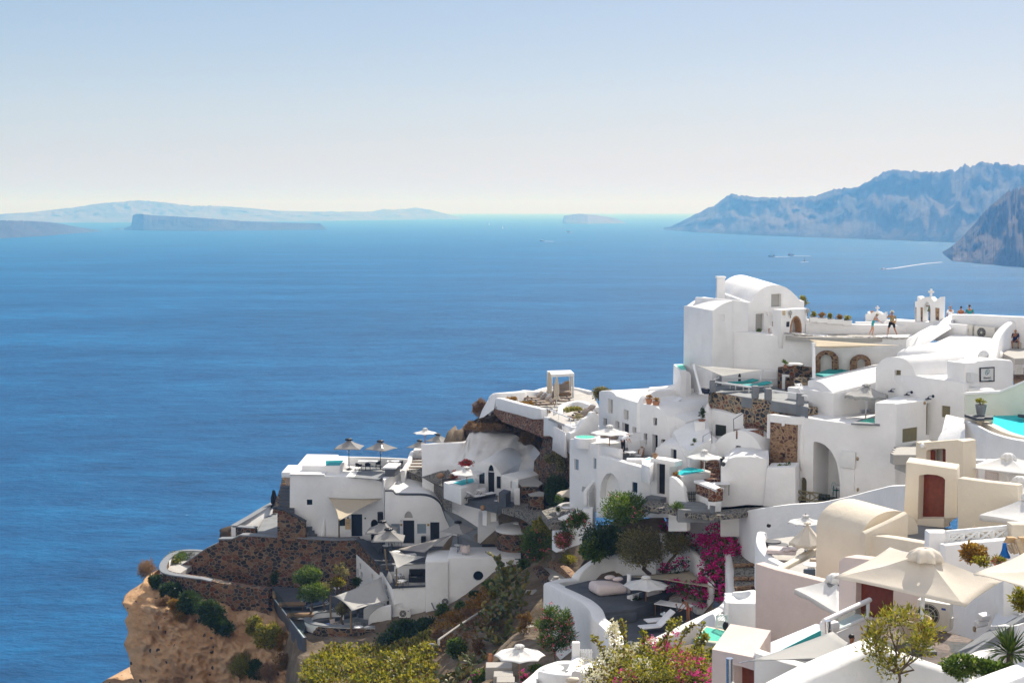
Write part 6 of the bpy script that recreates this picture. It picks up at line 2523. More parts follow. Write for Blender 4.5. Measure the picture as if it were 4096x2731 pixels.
tg(aC('rt2',aH('h8','black',.45,.74))(aq((1618,1003),zX),.3),'round white bistro table on the terrace by the clay urn','table')
w2=aC('wirew',a4('h8'))
for(x,y),rz,lb in(((1638,965),.2,'white wire chair behind the bistro table by the urn'),((1685,1000),-1.3,'white wire chair right of the bistro table by the urn')):
 tg(w2(aq((x,y),zX),rz),lb,'chair','white wire chairs')
cR=ac('plunge_pool','small white tub step with turquoise water behind the gate wall','pool',aq((1760,1010),zX))
zt_=zX+.75
bm=B()
q=[aq(p,zt_)for p in((1715,975),(1790,952),(1830,972),(1830,1000),(1790,1045),(1718,1020))]
af(bm,q,(0,0,-1.2),.05)
an('pool_wall',bm,M[PL],cR,ai=40)
bm=B()
q2=[aq(p,zt_+.01)for p in((1745,975),(1795,958),(1815,972),(1770,985))]
aK(bm,q2,.004)
an('water',bm,'f9',cR)
aV('bench',S(aP,aq((1675,1030),zX),(1.4,.7,.45),bev=.05),'c3','white bench cushion beside the small tub step','bench',ai=40)
zA=A3(1090,1450,101.5).z
flat('path', _p('820 1440 960 1390 1230 1400 1300 1420 1200 1520 900 1540'),zA-.1,'cobble',.6)
bn('E',(1092,1232),102.4,276,1450,'b3','beige scalloped parasol in the alley under the corner house',val=.14,sides=8,ar='beige parasols')
pz=VP((1225,1330),97.8,(1310,1250),99)
aa('garden_wall','slanting white wall with plank door below the corner house',S(ao,pz,pz.poly( _p('1225 1400 1225 1265 1305 1160 1310 1400')),.3),PL)
aV('wall_door',S(aB,pz,pz.poly( _p('1238 1400 1238 1275 1300 1272 1300 1400')),.05,.05),'h9','white plank door in the slanting white wall','door')
bm=B()
tp= _q('975 1390 103 1010 1368 103.4 1080 1362 103.4 1160 1372 102.6')
ab(bm,cr(tp,4),.4,2.2)
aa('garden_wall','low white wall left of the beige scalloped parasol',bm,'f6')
bm=B()
tp= _q('945 1480 101 985 1500 100 1020 1480 99.4 1150 1430 98.6 1290 1402 98')
ab(bm,cr(tp,4),.5,2.5)
aa('garden_wall','low white wall in front of the beige scalloped parasol',bm,PL)
aD(A3(970,1475,100.8),aY(.15,.22,'plaster')(),150,.12,'e0','white pot with dark leaves on the alley wall',.45,.2,9)
aA('E',980,1340,104.5,70,80,'green bush behind the beige scalloped parasol','e2',300,.16)
tg(aC('rt3',aH('h8','h8',.4,.6))(A3(1050,1480,101),0),'small white table under the beige scalloped parasol','table')
bJ( _q('1095 1185 101.5 1275 1245 98.6 1215 1290 99.5'),'g5','small grey sail over the alley below the corner house',.1,.1)
Z('E')
aA('E',1540,1420,91.5,520,300,'large dark oleander in front of the arched porch','e2',5200,.24,k=34,d=2.2,narrow=.28,am='f3',nf=18,fs=.09,up=.6)
aA('E',1145,1520,94,200,180,'oleander with pink red flowers left of the large dark one','e2',1700,.22,k=18,narrow=.28,am='f3',nf=26,fs=.09,up=.6)
Z('F')
pg=VP((880,480),106.0,(1400,460),108.5)
h=aF('big_vaulted_house','tallest white house with a great barrel vault roof above the sea',loc=pg.w(pg.uv((1000,580))))
h.win(pg,pg.rpx(1086,214,1176,330),'h9','b9',.25,.07,(2,3),ae='white shuttered window under the vault')
h.win(pg,pg.rpx(946,392,1018,536),'h9','b9',.22,.07,(2,3))
h.door(pg,pg.rpx(1074,402,1168,600),'h9',.2,1,3,ae='white panelled door')
arc=cr( _p('904 290 930 245 975 190 1040 150 1110 134 1180 142 1240 170 1300 222 1345 275'),4)
h.face(pg,[(878,700),(880,292)]+arc+[(1382,278),(1384,700)],6.5,back=V((-1.0,10,.3)))
for q in(pg.rpx(1074,202,1190,342),):
 h.part('moulding',S(be,pg,q,.06,.02,.03),PL)
h.part('cornice',S(aB,pg,pg.poly( _p('935 372 1180 368 1180 376 935 380')),.05,.06),PL)
pl_=VP((302,700),108.0,(560,700),103.2)
pr_=VP((560,700),103.2,(745,700),104.4)
arcw=cr( _p('302 318 340 316 440 335 560 362'),2)
h.win(pl_,pl_.rpx(362,828,386,884),'h9','b9',.12,.05)
h.face(pl_, _p('296 1200 302 322 330 318 440 338 560 362 556 1200'),3,name='wing_wall',back=V((1.5,1.1,0)))
h.win(pr_,pr_.rpx(630,402,668,460),'h9','glass',.2,.06)
h.face(pr_,[(558,1200),(562,362)]+cr( _p('575 358 610 332 660 300 710 280 742 274'),3)+[(745,1200)],5,name='wing_wall',back=V((-1.45,4.7,0)))
pr2=VP((742,700),104.5,(884,700),105.5)
h.face(pr2, _p('738 1200 740 280 748 264 884 290 884 1200'),4,name='wing_wall')
ch=A3(632,160,112)
bm=S(aP,(ch.x,ch.y,ch.z-1.4),(.62,.62,2.2),bev=.03)
aP(bm,(ch.x,ch.y,ch.z+.75),(.75,.75,.16),bev=.02)
h.part('chimney',bm,PL)
pb=VP((745,900),104.6,(2360,800),101.6)
h2=aF('terrace_house','long white wall under the path with two blind stone arches',loc=pb.w(pb.uv((1700,940))))
h2.face(pb, _p('744 1200 746 556 880 560 1168 588 1218 566 1400 586 1700 602 2000 606 2360 596 2360 1200'),2)
dX=pb.uv((1700,596))[1]
flat('path', _p('1215 592 1400 600 1700 606 2000 608 2370 600 2370 560 1900 565 1400 552 1215 548'),dX-.02,'concrete',.3)
bm=B()
rnd=random.Random(3)
vs=[]
tp=[pb.w(pb.uv((1215+i*19,566+(i*1.7 if i<18 else 30+(i-18)*.35)+rnd.uniform(-4,4))),rnd.uniform(-.05,.15))for i in range(60)]
for i,p in enumerate(tp):
 aR(bm,p,rnd.uniform(.07,.15),1,(1.4,1,.55),.5,2,i)
o=an('edge_stones',bm,'concrete',h2.t)
bm=B()
tp= _q('882 556 104.9 1000 565 104.6 1168 582 104.2')
ab(bm,tp,.35,1.1,.08)
h2.part('parapet',bm,PL)
p=A3(1100,585,105.0)
zdm=A3(1100,585,105).z-.75
a5(V((p.x,p.y,zdm)),.15,'man in a white polo shirt standing on the balcony by the white door',dict(wrl=(-.3,-.06,.88),wrr=(.3,-.06,.88),ell=(-.29,.04,1.15),elr=(.29,.04,1.15),head=(0,-.04,1.61)),'b8','b8','g8',hair='d2',shorts=False,H_=1.78)
aD(A3(975,560,105.6)-V((0,0,.5)),aY(.15,.4,'plaster')(),160,.12,'e2','green potted plant below the shuttered window on the balcony',.5,.2,12)
bm=B()
p=A3(1160,580,104.4)
aR(bm,p,.13,2)
aV('dark_ball',bm,'black','small dark round object on the balcony parapet end','ornament',ai=True)
bX=VP((1180,480),103.6,(1412,460),105.8)
hg=aF('gateway','white arched gateway with a brown arch rim beside the big vault','gateway',loc=bX.w(bX.uv((1300,570))))
q=bX.rpx(1252,410,1358,590,1.05)
hg.holes.setdefault(id(bX),[]).append((q,.7))
hg.part('arch_rim',S(be,bX,q,.14,.03,.5),'wood')
hg.part('passage_wall',S(aB,bX,q,-.7,.03),PL)
q=bX.rpx(1255,430,1290,520)
w_=hg.part('window',S(aB,bX,q,-.66,.02),'b9')
bm=S(be,bX,q,.07,-.63,.03)
dM(bm,bX,q,2,3,.05,-.63,.02)
an('frame',bm,'h9',w_)
hg.face(bX, _p('1178 700 1178 356 1412 342 1412 700'),.8)
def ck(p,ae,n):
 t=ac('wall_lantern',ae,'lamp',p,0,'black wall lanterns')
 P('bracket',S(az,[(0,.12,-.1),(0,0,-.12),(0,0,.05)],.025,6),'black',t)
 P('glass_shade',S(aI, _p('.05 .05 .11 .12 .13 .34 .02 .44'),(0,0,0),8),'b9',t)
 return t
ck(bX.w(bX.uv((1245,412)),.14),'black wall lantern left of the brown rimmed arch',0)
ck(bX.w(bX.uv((1399,394)),.14),'black wall lantern right of the brown rimmed arch',0)
aV('menu_board',S(aB,bX,bX.rpx(1221,462,1245,508),.05,.04),'navy','small dark menu board on the arched gateway','sign')
aV('alarm_box',S(aL,bX.w(bX.uv((1193,383)),.06),(.22,.12,.34),bev=.03),'e8','tan alarm box high on the gateway corner','box')
aV('door_lamp',S(aR,pg.w(pg.uv((1052,394)),.06),.08,2,(.8,1,1.7)),'h8','white oval lamp beside the white panelled door','lamp',ai=True)
aA('F',1380,275,110,80,110,'thin green shrub behind the vault corner','e5',260,.17,rr=(.2,.35))
Z('F')
pk=VP((1395,520),105.6,(2340,540),104.6)
hw=aF('path_wall','long white parapet wall behind the path and its two walkers','wall',loc=pk.w(pk.uv((1800,590))))
hw.part('wall',S(ao,pk,pk.poly( _p('1392 640 1395 440 1600 458 1790 478 1840 486 2100 490 2335 500 2345 640')),.6,bev=.1),PL)
q=pk.poly( _p('1395 484 1535 498 1535 590 1395 580'))
hw.part('cupboard_door',S(be,pk,q,.04,.015,.03),'h9')
bm=B()
tp= _q('1840 462 108 2060 464 108 2345 470 107.5')
ab(bm,tp,.5,1.2)
aa('parapet_wall','outer white parapet beyond the path wall toward the sea',bm,PL)
for i,(x,y,w_)in enumerate(((1463,428,64),(1540,436,84),(1617,445,64),(1691,448,76),(1765,458,74))):
 W=w_/2.24*106/FP
 p=A3(x,y,105.3)
 o=aY(.2,.36,'h9',square=True,w=W*1.08,d=.4)()
 aD(V((p.x,p.y,p.z-.3)),o,260,.13,'e4' if i%2 else 'e5','white trough planter with yellow green plants, '+['first from the arched gateway','second from the arched gateway','middle one of the five on the path wall','fourth from the arched gateway','last one toward the walkers'][i],.4,W*.45,60+i,ar='white trough planters')
p=aq((1992,594),dX)
a5(V((p.x,p.y,dX)),1.2,'woman in a turquoise print dress and white hat leaning on the path wall',dict(pel=(0,.02,.93),waist=(0,-.05,1.08),chest=(.0,-.16,1.28),neck=(0,-.22,1.43),head=(0,-.28,1.54),shl=(-.17,-.2,1.38),shr=(.17,-.2,1.38),ell=(-.2,-.36,1.2),elr=(.2,-.38,1.2),wrl=(-.1,-.58,1.1),wrr=(.1,-.56,1.08),knl=(-.12,-.08,.5),knr=(.06,.06,.52),anl=(-.1,.0,.09),anr=(-.04,.24,.12),tol=(-.1,-.18,.03),tor=(-.02,.08,.03)),'a8','a8','skin','d1',hat='straw',dress=True,sleeves=False,H_=1.72,female=True)
p=aq((2165,592),dX)
a5(V((p.x,p.y,dX)),-.4,'man in straw hat, printed shirt and black shorts on the path taking a picture',dict(ell=(-.33,-.18,1.3),wrl=(-.13,-.26,1.52),elr=(.3,-.05,1.15),wrr=(.2,-.24,1.05),hil=(-.12,0,.9),hir=(.12,0,.9),knl=(-.24,-.06,.48),knr=(.2,.02,.48),anl=(-.26,.02,.09),anr=(.36,.08,.09),tol=(-.3,-.17,.03),tor=(.4,-.11,.03)),'b0','a7','g8','hair',hat='straw',H_=1.8,bag='h3')
p=A3(1460,585,104.0)
a5(V((p.x,p.y,p.z-1.7)),1.8,'dark haired person sunk behind the path edge, only the head showing',None,'a7','a7',H_=1.72)
def cross(bm,p,s,d):
 aL(bm,p+V((0,0,s*.5)),(s*.22,s*.2,s),rz=d)
 aL(bm,p+V((0,0,s*.62)),(s*.72,s*.2,s*.22),rz=d)
Z('G')
cF=VP((590,540),109.0,(815,545),108.2)
t=ac('belfry','small distant white belfry arch with a cross beside the walkers','belfry',cF.w(cF.uv((700,575))))
hole=cF.rpx(655,505,745,585,.85)
an('arch',S(bz,cF,cF.poly( _p('588 620 588 492 612 488 612 462 630 480 640 488')+cr( _p('650 482 680 465 712 460 745 468 775 490'),4)+ _p('790 484 812 464 815 620')),[hole],.5),M[PL],t,ai=40)
an('cross',S(cross,cF.w(cF.uv((710,462)),-.3),.42,math.atan2(cF.d.y,cF.d.x)),M[PL],t)
an('bell_cap',S(aI, _p('.12 0 .11 .1 .08 .17 .02 .2'),cF.w(cF.uv((645,480)),-.4),14),'terracotta',t)
bL=VP((1140,480),104.6,(1418,490),103.2)
t=ac('belfry','weathered white belfry with peeling plaster, cross and green bell','belfry',bL.w(bL.uv((1280,600))))
bm=B()
dY=bL.poly( _p('1140 640 1140 350 1165 345 1165 292 1185 300 1208 330')+cr( _p('1215 318 1250 305 1300 300 1330 325 1355 350'),3)+ _p('1370 345 1420 300 1418 420 1408 640'))
dZ=bL.rpx(1228,352,1312,600,.75)
bz(bm,bL,dY,[dZ],.75)
an('arch',bm,M[PL],t)
for x0,x1,y0,y1 in((1144,1156,410,585),(1202,1228,412,580),(1366,1412,418,560),(1296,1312,420,590)):
 an('bare_stone',S(aB,bL,bL.poly([(x0,y0),(x1,y0+6),(x1-4,y1),(x0+3,y1-8)]),.012,.02),'g9',t)
an('cross',S(cross,bL.w(bL.uv((1292,300)),-.35),.58,math.atan2(bL.d.y,bL.d.x)),M[PL],t)
bm=B()
c=bL.w(bL.uv((1275,462)),-.37)
aI(bm, _p('.19 0 .165 .05 .12 .17 .1 .32 .06 .38 .015 .4'),c,20)
an('bell',bm,'verdigris',t,ai=50)
an('bell_beam',S(aL,bL.w(bL.uv((1272,404)),-.37),(1.6,.08,.08),rz=math.atan2(bL.d.y,bL.d.x)),'wood',t)
bm=B()
q=bL.w(bL.uv((1280,615)),-.4)
aL(bm,(q.x,q.y,q.z-.4),(6.5,1.6,1.3),rz=math.atan2(bL.d.y,bL.d.x),bev=.06)
an('base',bm,M[PL],t,ai=40)
pst=VP((1040,800),99.5,(1560,540),103.5)
bm=B()
ay=[[at(p,Y)for p,Y in r]for r in( _t('1040 950 97.2 1250 840 98.6 1430 720 100.4 1560 640 102 1570 560 102.8'), _t('1042 780 97.3 1200 690 99.4 1400 590 102 1545 495 104 1600 492 104.2'), _t('1060 762 98.2 1200 676 100.3 1400 575 102.8 1548 488 104.8 1600 488 104.9'), _t('1060 900 100 1200 800 102 1400 700 104 1548 600 106 1600 600 106'))]
a8(bm,ay)
aa('stair_wall','broad sloping white wall rising right of the walkers',bm,PL,ai=60)
dq=VP((1540,600),103.2,(2340,600),99.0)
hr=aF('terrace_house','white roof terrace wall carrying three air conditioners at the upper right',loc=dq.w(dq.uv((1900,760))))
hr.face(dq, _p('1540 1000 1540 494 1800 496 2100 512 2330 520 2360 530 2360 1000'),.7,bev=.12)
bm=B()
q= _q('1560 712 102 1900 740 100 2050 770 98.6 2010 1000 93.5 1500 960 94.5 1200 960 96 1180 900 97')
aK(bm,q,3)
hr.part('roof',bm,PL)
c=A3(1400,910,97.0)
o=hr.part('roof_hump',S(aR,(c.x,c.y,c.z-.3),1.9,3,(1.45,1,.42),.12,1.5),PL,True)
c=A3(1480,850,98.6)
o=hr.part('roof_hump',S(aR,(c.x,c.y,c.z-.4),1.7,3,(1.3,.8,.42),.12,1.5,4),PL,True)
dac=math.atan2(dq.d.y,dq.d.x)
for i,(x,y,w_,h_,lab)in enumerate(((1613,715,.7,.58,'smallest air conditioner, left one of three on the roof'),(1756,738,.98,.84,'middle air conditioner of three on the roof'),(1960,765,1.6,.84,'widest air conditioner, right one of three on the roof'))):
 bB(dq.w(dq.uv((x,y)),.45),dac,lab,w_,h_,.36)
for(x,y),rz,lb,tp_c,kw in(((1530,500),PI+.2,'bald man in white shirt seen from behind at the upper wall','b8',dict(hair='g8')),((1650,500),PI-.2,'woman in rust top seen from behind with hair in a bun','b2',dict(female=True,bun=True,H_=1.66,sleeves=False)),((1745,500),PI,'tall man in teal shirt seen from behind at the upper wall','b7',dict(H_=1.9))):
 p=A3(x,y,105.4)
 kw=dict(kw)
 H0=kw.pop('H_',1.75)
 a5(V((p.x,p.y,p.z-.62*H0 if 'teal' not in lb else p.z-.6*H0)),rz,lb,None,tp_c,'a9','g8',H_=H0*1.0,hair=kw.pop('hair','hair'),**kw)
t=ac('satellite_dish','white satellite dish above the hotel sign','satellite dish',A3(1900,1000,93.2))
o0=t.location
bm=B()
c=A3(1902,962,93.2)
m_=Matrix.Translation(c)@Matrix.Rotation(PI/2+.25,4,'X')@Matrix.Rotation(.3,4,'Y')
rr=cL(93)*74
b2=B()
aI(b2,[(.05,.18),(rr*.4,.14),(rr*.75,.06),(rr,-.04),(rr*.99,-.06),(rr*.4,.1),(.05,.14)],(0,0,0),36)
bmesh.ops.transform(b2,matrix=m_,verts=b2.verts[:])
bm.free()
an('dish',b2,'g7',t,ai=60)
an('mast',S(az,[c+V((0,.1,-.1)),c+V((0,.2,-rr-.3))],.05,6),'steel',t)
bm=S(az,[c+V((0,0,-rr*.8)),c+V((.05,-.7,-.1))],.02,5)
aL(bm,c+V((.05,-.72,-.08)),(.12,.14,.16))
an('feed_arm',bm,'grille',t)
bm=B()
tp= _q('1990 1000 92.5 2010 900 93.5 2030 780 95.5 2080 680 97.5 2160 600 99 2260 540 100 2380 525 100.5')
ab(bm,cr(tp,4),.6,3.5,.2)
aa('curved_wall','curling white wall in front of the seated man',bm,PL)
bm=B()
tp= _q('2070 690 99 2200 560 101 2300 530 101.4 2420 530 100')
ay=[cr(tp,4),[V((p.x,p.y+.3,p.z-4.5))for p in cr(tp,4)]]
a8(bm,ay)
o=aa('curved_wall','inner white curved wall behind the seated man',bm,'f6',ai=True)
md=o.modifiers.new('s','SOLIDIFY')
md.thickness=.3
dF=A3(2240,910,96.5).z
flat('path', _p('2120 920 2200 880 2420 870 2420 975 2250 985 2140 940'),dF-.0,'concrete',.4)
flat('path', _p('2240 1180 2420 1150 2420 1250 2240 1270'),dF-1.6,'g9',.4)
sp=aq((2250,870),dF)
aa('stone_ledge','low stone ledge under the seated man',S(aP,(sp.x+.1,sp.y+.25,dF),(1.1,.5,.42),bev=.06),'concrete','ledge')
a5(V((sp.x,sp.y,dF-.46)),-.25,'man in navy shirt sitting on a ledge with chin on hand at the right edge',dict(pel=(0,.22,.96),waist=(0,.16,1.12),chest=(0,.04,1.34),neck=(0,-.06,1.48),head=(0,-.12,1.6),shl=(-.19,0,1.44),shr=(.19,0,1.44),ell=(-.24,-.22,1.18),elr=(.22,-.24,1.12),wrl=(-.06,-.24,1.42),wrr=(.02,-.36,1.0),hil=(-.11,.18,.93),hir=(.11,.18,.93),knl=(-.22,-.26,.96),knr=(.22,-.26,.96),anl=(-.18,-.2,.54),anr=(.18,-.2,.54),tol=(-.2,-.42,.49),tor=(.2,-.42,.49)),'a9','a9','g8','g8',H_=1.78,shoes='grille')
bm=B()
p=aq((2320,860),dF)
aR(bm,p+V((0,0,.25)),.34,2,(1,.7,.8),.1)
aV('backpack',bm,'black','black backpack beside the seated man','bag',ai=True)
pgt=VP((2215,1060),94.2,(2350,1060),93.6)
bW(pgt,2215,2345,985,1160,8,'white picket gate below the seated man at the right edge')
Z('G')
pv=VP((705,1150),93.6,(1145,1170),91.6)
hv=aF('vaulted_house','broad white vault with tan shuttered openings and three black sconces',loc=pv.w(pv.uv((950,1450))))
hv.win(pv,pv.rpx(912,1112,980,1275),'e7','e7',.25,.05,(1,1),ae='tan shutter')
cK=VP((860,1400),93.0,(1690,1400),88.6)
hv.holes
hv.face(pv,[(700,1700),(700,1090)]+cr( _p('712 1075 760 1010 830 975 920 968 1010 985 1080 1035 1125 1110 1148 1170'),4)+[(1150,1700)],9,back=V((7.6,4.2,.2)))
hv.door(cK,cK.rpx(885,1365,978,1560),'e6',.2,2)
hv.win(cK,cK.rpx(1075,1402,1142,1460),'e7','e7',.2,.04,ae='tan shutter')
hv.win(cK,cK.rpx(1436,1510,1530,1640),'e7','e7',.08,.04,ae='square tan shutter')
hv.face(cK, _p('705 1900 708 1170 1145 1168 1260 1195 1500 1225 1690 1262 1690 1900'),6,name='front_wall',back=V((3.5,5,0)))
def ci(pl,p,ae):
 q=pl.uv(p)
 t=ac('wall_sconce',ae,'lamp',pl.w(q,.0),math.atan2(pl.d.y,pl.d.x),'black wall sconces')
 t.scale=(.68,)*3
 bm=B()
 bmesh.ops.create_cone(bm,cap_ends=True,segments=14,radius1=.14,radius2=.14,depth=.04,matrix=Matrix.Translation((.16,-.02,.0))@Matrix.Rotation(PI/2,4,'X'))
 P('wall_plate',bm,'navy',t)
 P('arm',S(az,cr([(.16,-.02,0),(.12,-.3,.02),(-.02,-.45,0),(-.05,-.48,-.12)],5),.028,6),'navy',t)
 P('shade',S(aI, _p('.3 -.26 .29 -.22 .12 -.17 .06 -.1 .03 -.08'),(-.05,-.48,0),20),'navy',t,ai=50)
 return t
ci(cK,(912,1318),'black sconce left of the three, over the dark curtained door')
ci(cK,(1088,1356),'black sconce in the middle of the three')
ci(cK,(1326,1400),'black sconce right of the three')
bF=VP((1690,1150),89.2,(2240,1120),91.5)
hs_=aF('white_house','white gable wall carrying the framed hotel sign',loc=bF.w(bF.uv((1950,1350))))
hs_.face(bF, _p('1690 1900 1690 1030 1815 1025 1840 1008 2050 990 2220 1000 2240 1040 2240 1900'),1.5,bev=.12)
t=ac('hotel_sign',"square framed sign reading Rhenia's suites with two looped rings",'sign',bF.w(bF.uv((1930,1240))))
q=bF.poly( _p('1850 1085 2010 1075 2010 1236 1852 1242'))
an('board',S(aB,bF,q,.08,.06),'g7',t)
bm=S(be,bF,q,.06,.11,.09)
an('frame',bm,'black',t)
uu=bF.d if bF.d.x>0 else-bF.d
b3("Rhenia's",.21,bF.w(bF.uv((1932,1196)),.09),uu,bF.n,'ink',t)
b3('suites',.13,bF.w(bF.uv((1962,1222)),.09),uu,bF.n,'d6',t)
for dx,dy in((-6,6),(8,-6)):
 c0=bF.uv((1930+dx,1132+dy))
 an('ring_logo',S(az,[bF.w((c0[0]+.12*math.cos(a*PI/12),c0[1]+.15*math.sin(a*PI/12)),.1)for a in range(25)],.012,5,False),'d6',t)
o=aV('meter_box',S(aB,bF,bF.poly( _p('1710 1142 1795 1150 1792 1245 1708 1238')),.35,.3),'g7','grey meter box at the corner left of the hotel sign','box')
bm=B()
q=bF.w(bF.uv((1765,1330)),.5)
aP(bm,(q.x,q.y,q.z-.8),(2.2,1.0,1.0),bev=.25,rz=dac)
aa('ledge','rounded white ledge below the hotel sign',bm,PL,'ledge')
Z('I')
ek=VP((1595,380),85.0,(2339,250),82.2)
aa('garden_wall','pale mint and cream wall behind the turquoise pool',S(ao,ek,ek.poly( _p('1592 640 1594 232 2035 212 2400 60 2400 640')),.5,bev=.06),'f7')
aa('coping_wall','white coping on the pale mint wall',S(ab,[ek.w(ek.uv(p),-.25)+V((0,0,.06))for p in((1592,230),(2035,208),(2400,56))],.62,.14,.05),PL,'coping')
Z('F')
dG=A3(1000,1080,100).z
flat('terrace', _p('540 1105 600 1030 1140 1040 1420 1060 1420 1230 1310 1205 1060 1165 960 1150 900 1145 560 1092'),dG,'c6',.7)
cU=VP((520,1180),99.4,(965,1220),95.6)
d0=VP((1020,1250),95.2,(1400,1280),92.4)
t=ac('stone_wall','rubble stone wall of black and tan stones under the turquoise loungers','wall',cU.w(cU.uv((700,1240))))
an('masonry',S(ao,cU,cU.poly( _p('518 1400 520 1095 575 1098 905 1148 1022 1160 1022 1400')),1.2),'h1',t)
bm=S(ao,d0,d0.poly( _p('1018 1450 1022 1165 1060 1175 1310 1220 1402 1240 1402 1450')),1.2)
an('masonry',bm,'h1',t)
def cG(x,y0,y1,Y,w_,lab):
 p=A3(x,y1,Y)
 q=A3(x,y0,Y)
 return aV('rail_pier',S(aP,p,(w_,w_,q.z-p.z),bev=.08),'a5',lab,'pier','grey rail piers',40)
cG(562,990,1095,99.0,.44,'grey rail pier at the left corner of the stone terrace')
cG(942,1035,1150,95.8,.46,'grey rail pier left of the steps of the stone terrace')
cG(1058,1058,1165,95.0,.46,'grey rail pier right of the steps of the stone terrace')
cG(1345,1100,1215,92.5,.46,'grey rail pier next to the deck chair')
cG(618,950,1030,102.5,.36,'grey rail pier behind the left corner one')
for i,(a,Ya,b,Yb,lab)in enumerate((((585,1000),98.8,(915,1050),96.0,'white rail before the turquoise loungers'),((1075,1078),95.0,(1325,1110),92.6,'white rail right of the terrace steps'),((1350,1120),92.4,(1410,1132),91.9,'short white rail end next to the white house'),((570,985),99.2,(618,962),102.4,'short white rail at the left terrace corner'),((640,965),102.6,(1135,972),102.4,'long thin white rail behind the turquoise loungers'))):
 bm=B()
 pa1,pb1=(at(a,Ya),at(b,Yb))
 d=pb1-pa1
 aL(bm,(pa1+pb1)/2,(d.length,.09,.12),rz=math.atan2(d.y,d.x),ry=-math.asin(d.z/d.length),bev=.02)
 aV('handrail',bm,'h9',lab,'railing')
tql=aC('tql',aQ('h9','turquoise',2.15,.8,10,.42))
tg(tql(aq((835,1062),dG),-1.15),'turquoise lounger farther from the white rail','sun lounger','turquoise loungers')
tg(tql(aq((955,1085),dG),-1.15),'turquoise lounger nearer to the white rail','sun lounger','turquoise loungers')
dk=aC('deck',bV)
o=tg(dk(aq((1365,1150),dG),.6),'white folding deck chair beside the white vaulted house','chair')
tg(dk(aq((1385,1170),dG-.0),.6,sc_=.9),'second white deck chair half hidden by the white house','chair')
bm=B()
p=aq((492,1092),dG)
aL(bm,A3(492,1083,99),(.6,.5,.4),bev=.1)
aV('bean_bag',bm,'navy','dark bean bag seat at the left of the stone terrace','bean bag',ai=True)
d3=VP((690,1000),103.2,(1135,1000),102.9)
h3=aF('terrace_house','white recessed ground floor behind the turquoise loungers',loc=d3.w(d3.uv((850,1030))))
q=d3.rpx(790,925,815,1020,.3)
bm=S(aB,d3,q,.03,.05)
h3.part('window',bm,'e6')
h3.face(d3, _p('640 1100 640 900 1140 905 1140 1100'),1)
Z('F')
bJ( _q('392 850 99.6 1000 900 101.6 655 950 98.2'),'g5','grey triangular sail above the turquoise loungers',.06,.12)
bD(A3(458,1110,98.4),A3(390,850,99.6),.09,'h8','leaning white post left of the turquoise loungers')
bD(A3(985,1035,101.6),A3(1000,898,101.6),.09,'h8','leaning white post right of the turquoise loungers')
bJ( _q('1425 622 100.8 2235 675 100.6 1480 684 96.2'),'g4','long pale sail stretched along the wall with stone arches',.1,.2)
bD(A3(1468,970,96.4),A3(1464,652,96.4),.12,'h8','tall white post before the left stone arch')
def bG(x0,x1,el,em,yt,yi,yb,lab):
 t=ac('stone_arch',lab,'arch',pb.w(pb.uv(((x0+x1)/2,yb)),.1),0,'blind stone arches')
 c=(x0+x1)/2
 out=[(x0,yb)]+[(c-(x1-x0)/2*math.cos(a*PI/14),yt+(x1-x0)*.42*(1-math.sin(a*PI/14))*1.0)for a in range(15)]+[(x1,yb)]
 inn=[(em,yb)]+[((el+em)/2+(em-el)/2*math.cos(a*PI/14),yi+(em-el)*.5*(1-math.sin(a*PI/14)))for a in range(15)]+[(el,yb)]
 bm=B()
 o_,n_=(pb.poly(out),pb.poly(inn[::-1]))
 F0=[[bm.verts.new(pb.w(x,d))for x in q]for q,d in((o_,.02),(o_,.45),(n_,.45),(n_,.02))]
 for a,b in zip(F0,F0[1:]):
  for i in range(len(a)-1):
   bm.faces.new((a[i],a[i+1],b[i+1],b[i]))
 an('ring',bm,'h2' if False else 'g9',t)
bG(1478,1690,1528,1630,718,752,960,'left of the two blind stone arches on the long white wall')
bG(1790,1980,1856,1926,755,792,960,'right of the two blind stone arches on the long white wall')
zB=A3(1700,965,98.6).z
flat('terrace', _p('1250 960 1300 905 1480 930 1900 930 2000 1010 1420 990 1310 975'),zB-.35,'c6',1)
for i,(aO,lab)in enumerate(((((1478,945),(1620,895),(1732,905),(1560,962)),'turquoise daybed under the left stone arch'),(((1540,965),(1740,908),(1800,918),(1640,975)),'turquoise daybed between the stone arches'),(((1700,962),(1805,920),(1890,935),(1850,960)),'turquoise daybed under the right stone arch'))):
 q=[aq(p,zB)for p in aO]
 t=ac('daybed',lab,'daybed',sum(q,V())/4,0,'turquoise daybeds')
 an('mattress',S(af,q,(0,0,.14),.03),'turquoise',t)
 an('base',S(af,[p-V((0,0,.005))for p in q],(0,0,-.35)),'h9',t)
c8=VP((1140,960),101.3,(1290,950),100.3)
t=ac('stone_wall','dark stone corner wall with a white cupboard door on the upper terrace','wall',c8.w(c8.uv((1210,1060))))
an('masonry',S(ao,c8,c8.poly( _p('1140 1150 1142 868 1200 862 1270 848 1308 852 1308 920 1330 940 1330 1150')),1.0),'h0',t)
an('cupboard_door',S(aB,c8,c8.poly( _p('1186 1070 1188 932 1250 938 1248 1076')),.06,.08),'h9',t)
bm=B()
q=c8.w(c8.uv((1265,850)),-.4)
aR(bm,q,.5,2,(1.3,.8,.3))
an('plaster_cap',bm,M[PL],t,ai=True)
px2=VP((1300,900),101.0,(1462,900),100.8)
bm=S(ao,px2,px2.poly( _p('1300 960 1304 862 1460 880 1462 960')),.8)
aa('stone_wall','low dark stone wall left of the tall white post',bm,'h0',ai=None)
t=ac('stone_stair','dark stone steps beside the white cupboard door','stairs',A3(1260,1080,96.4))
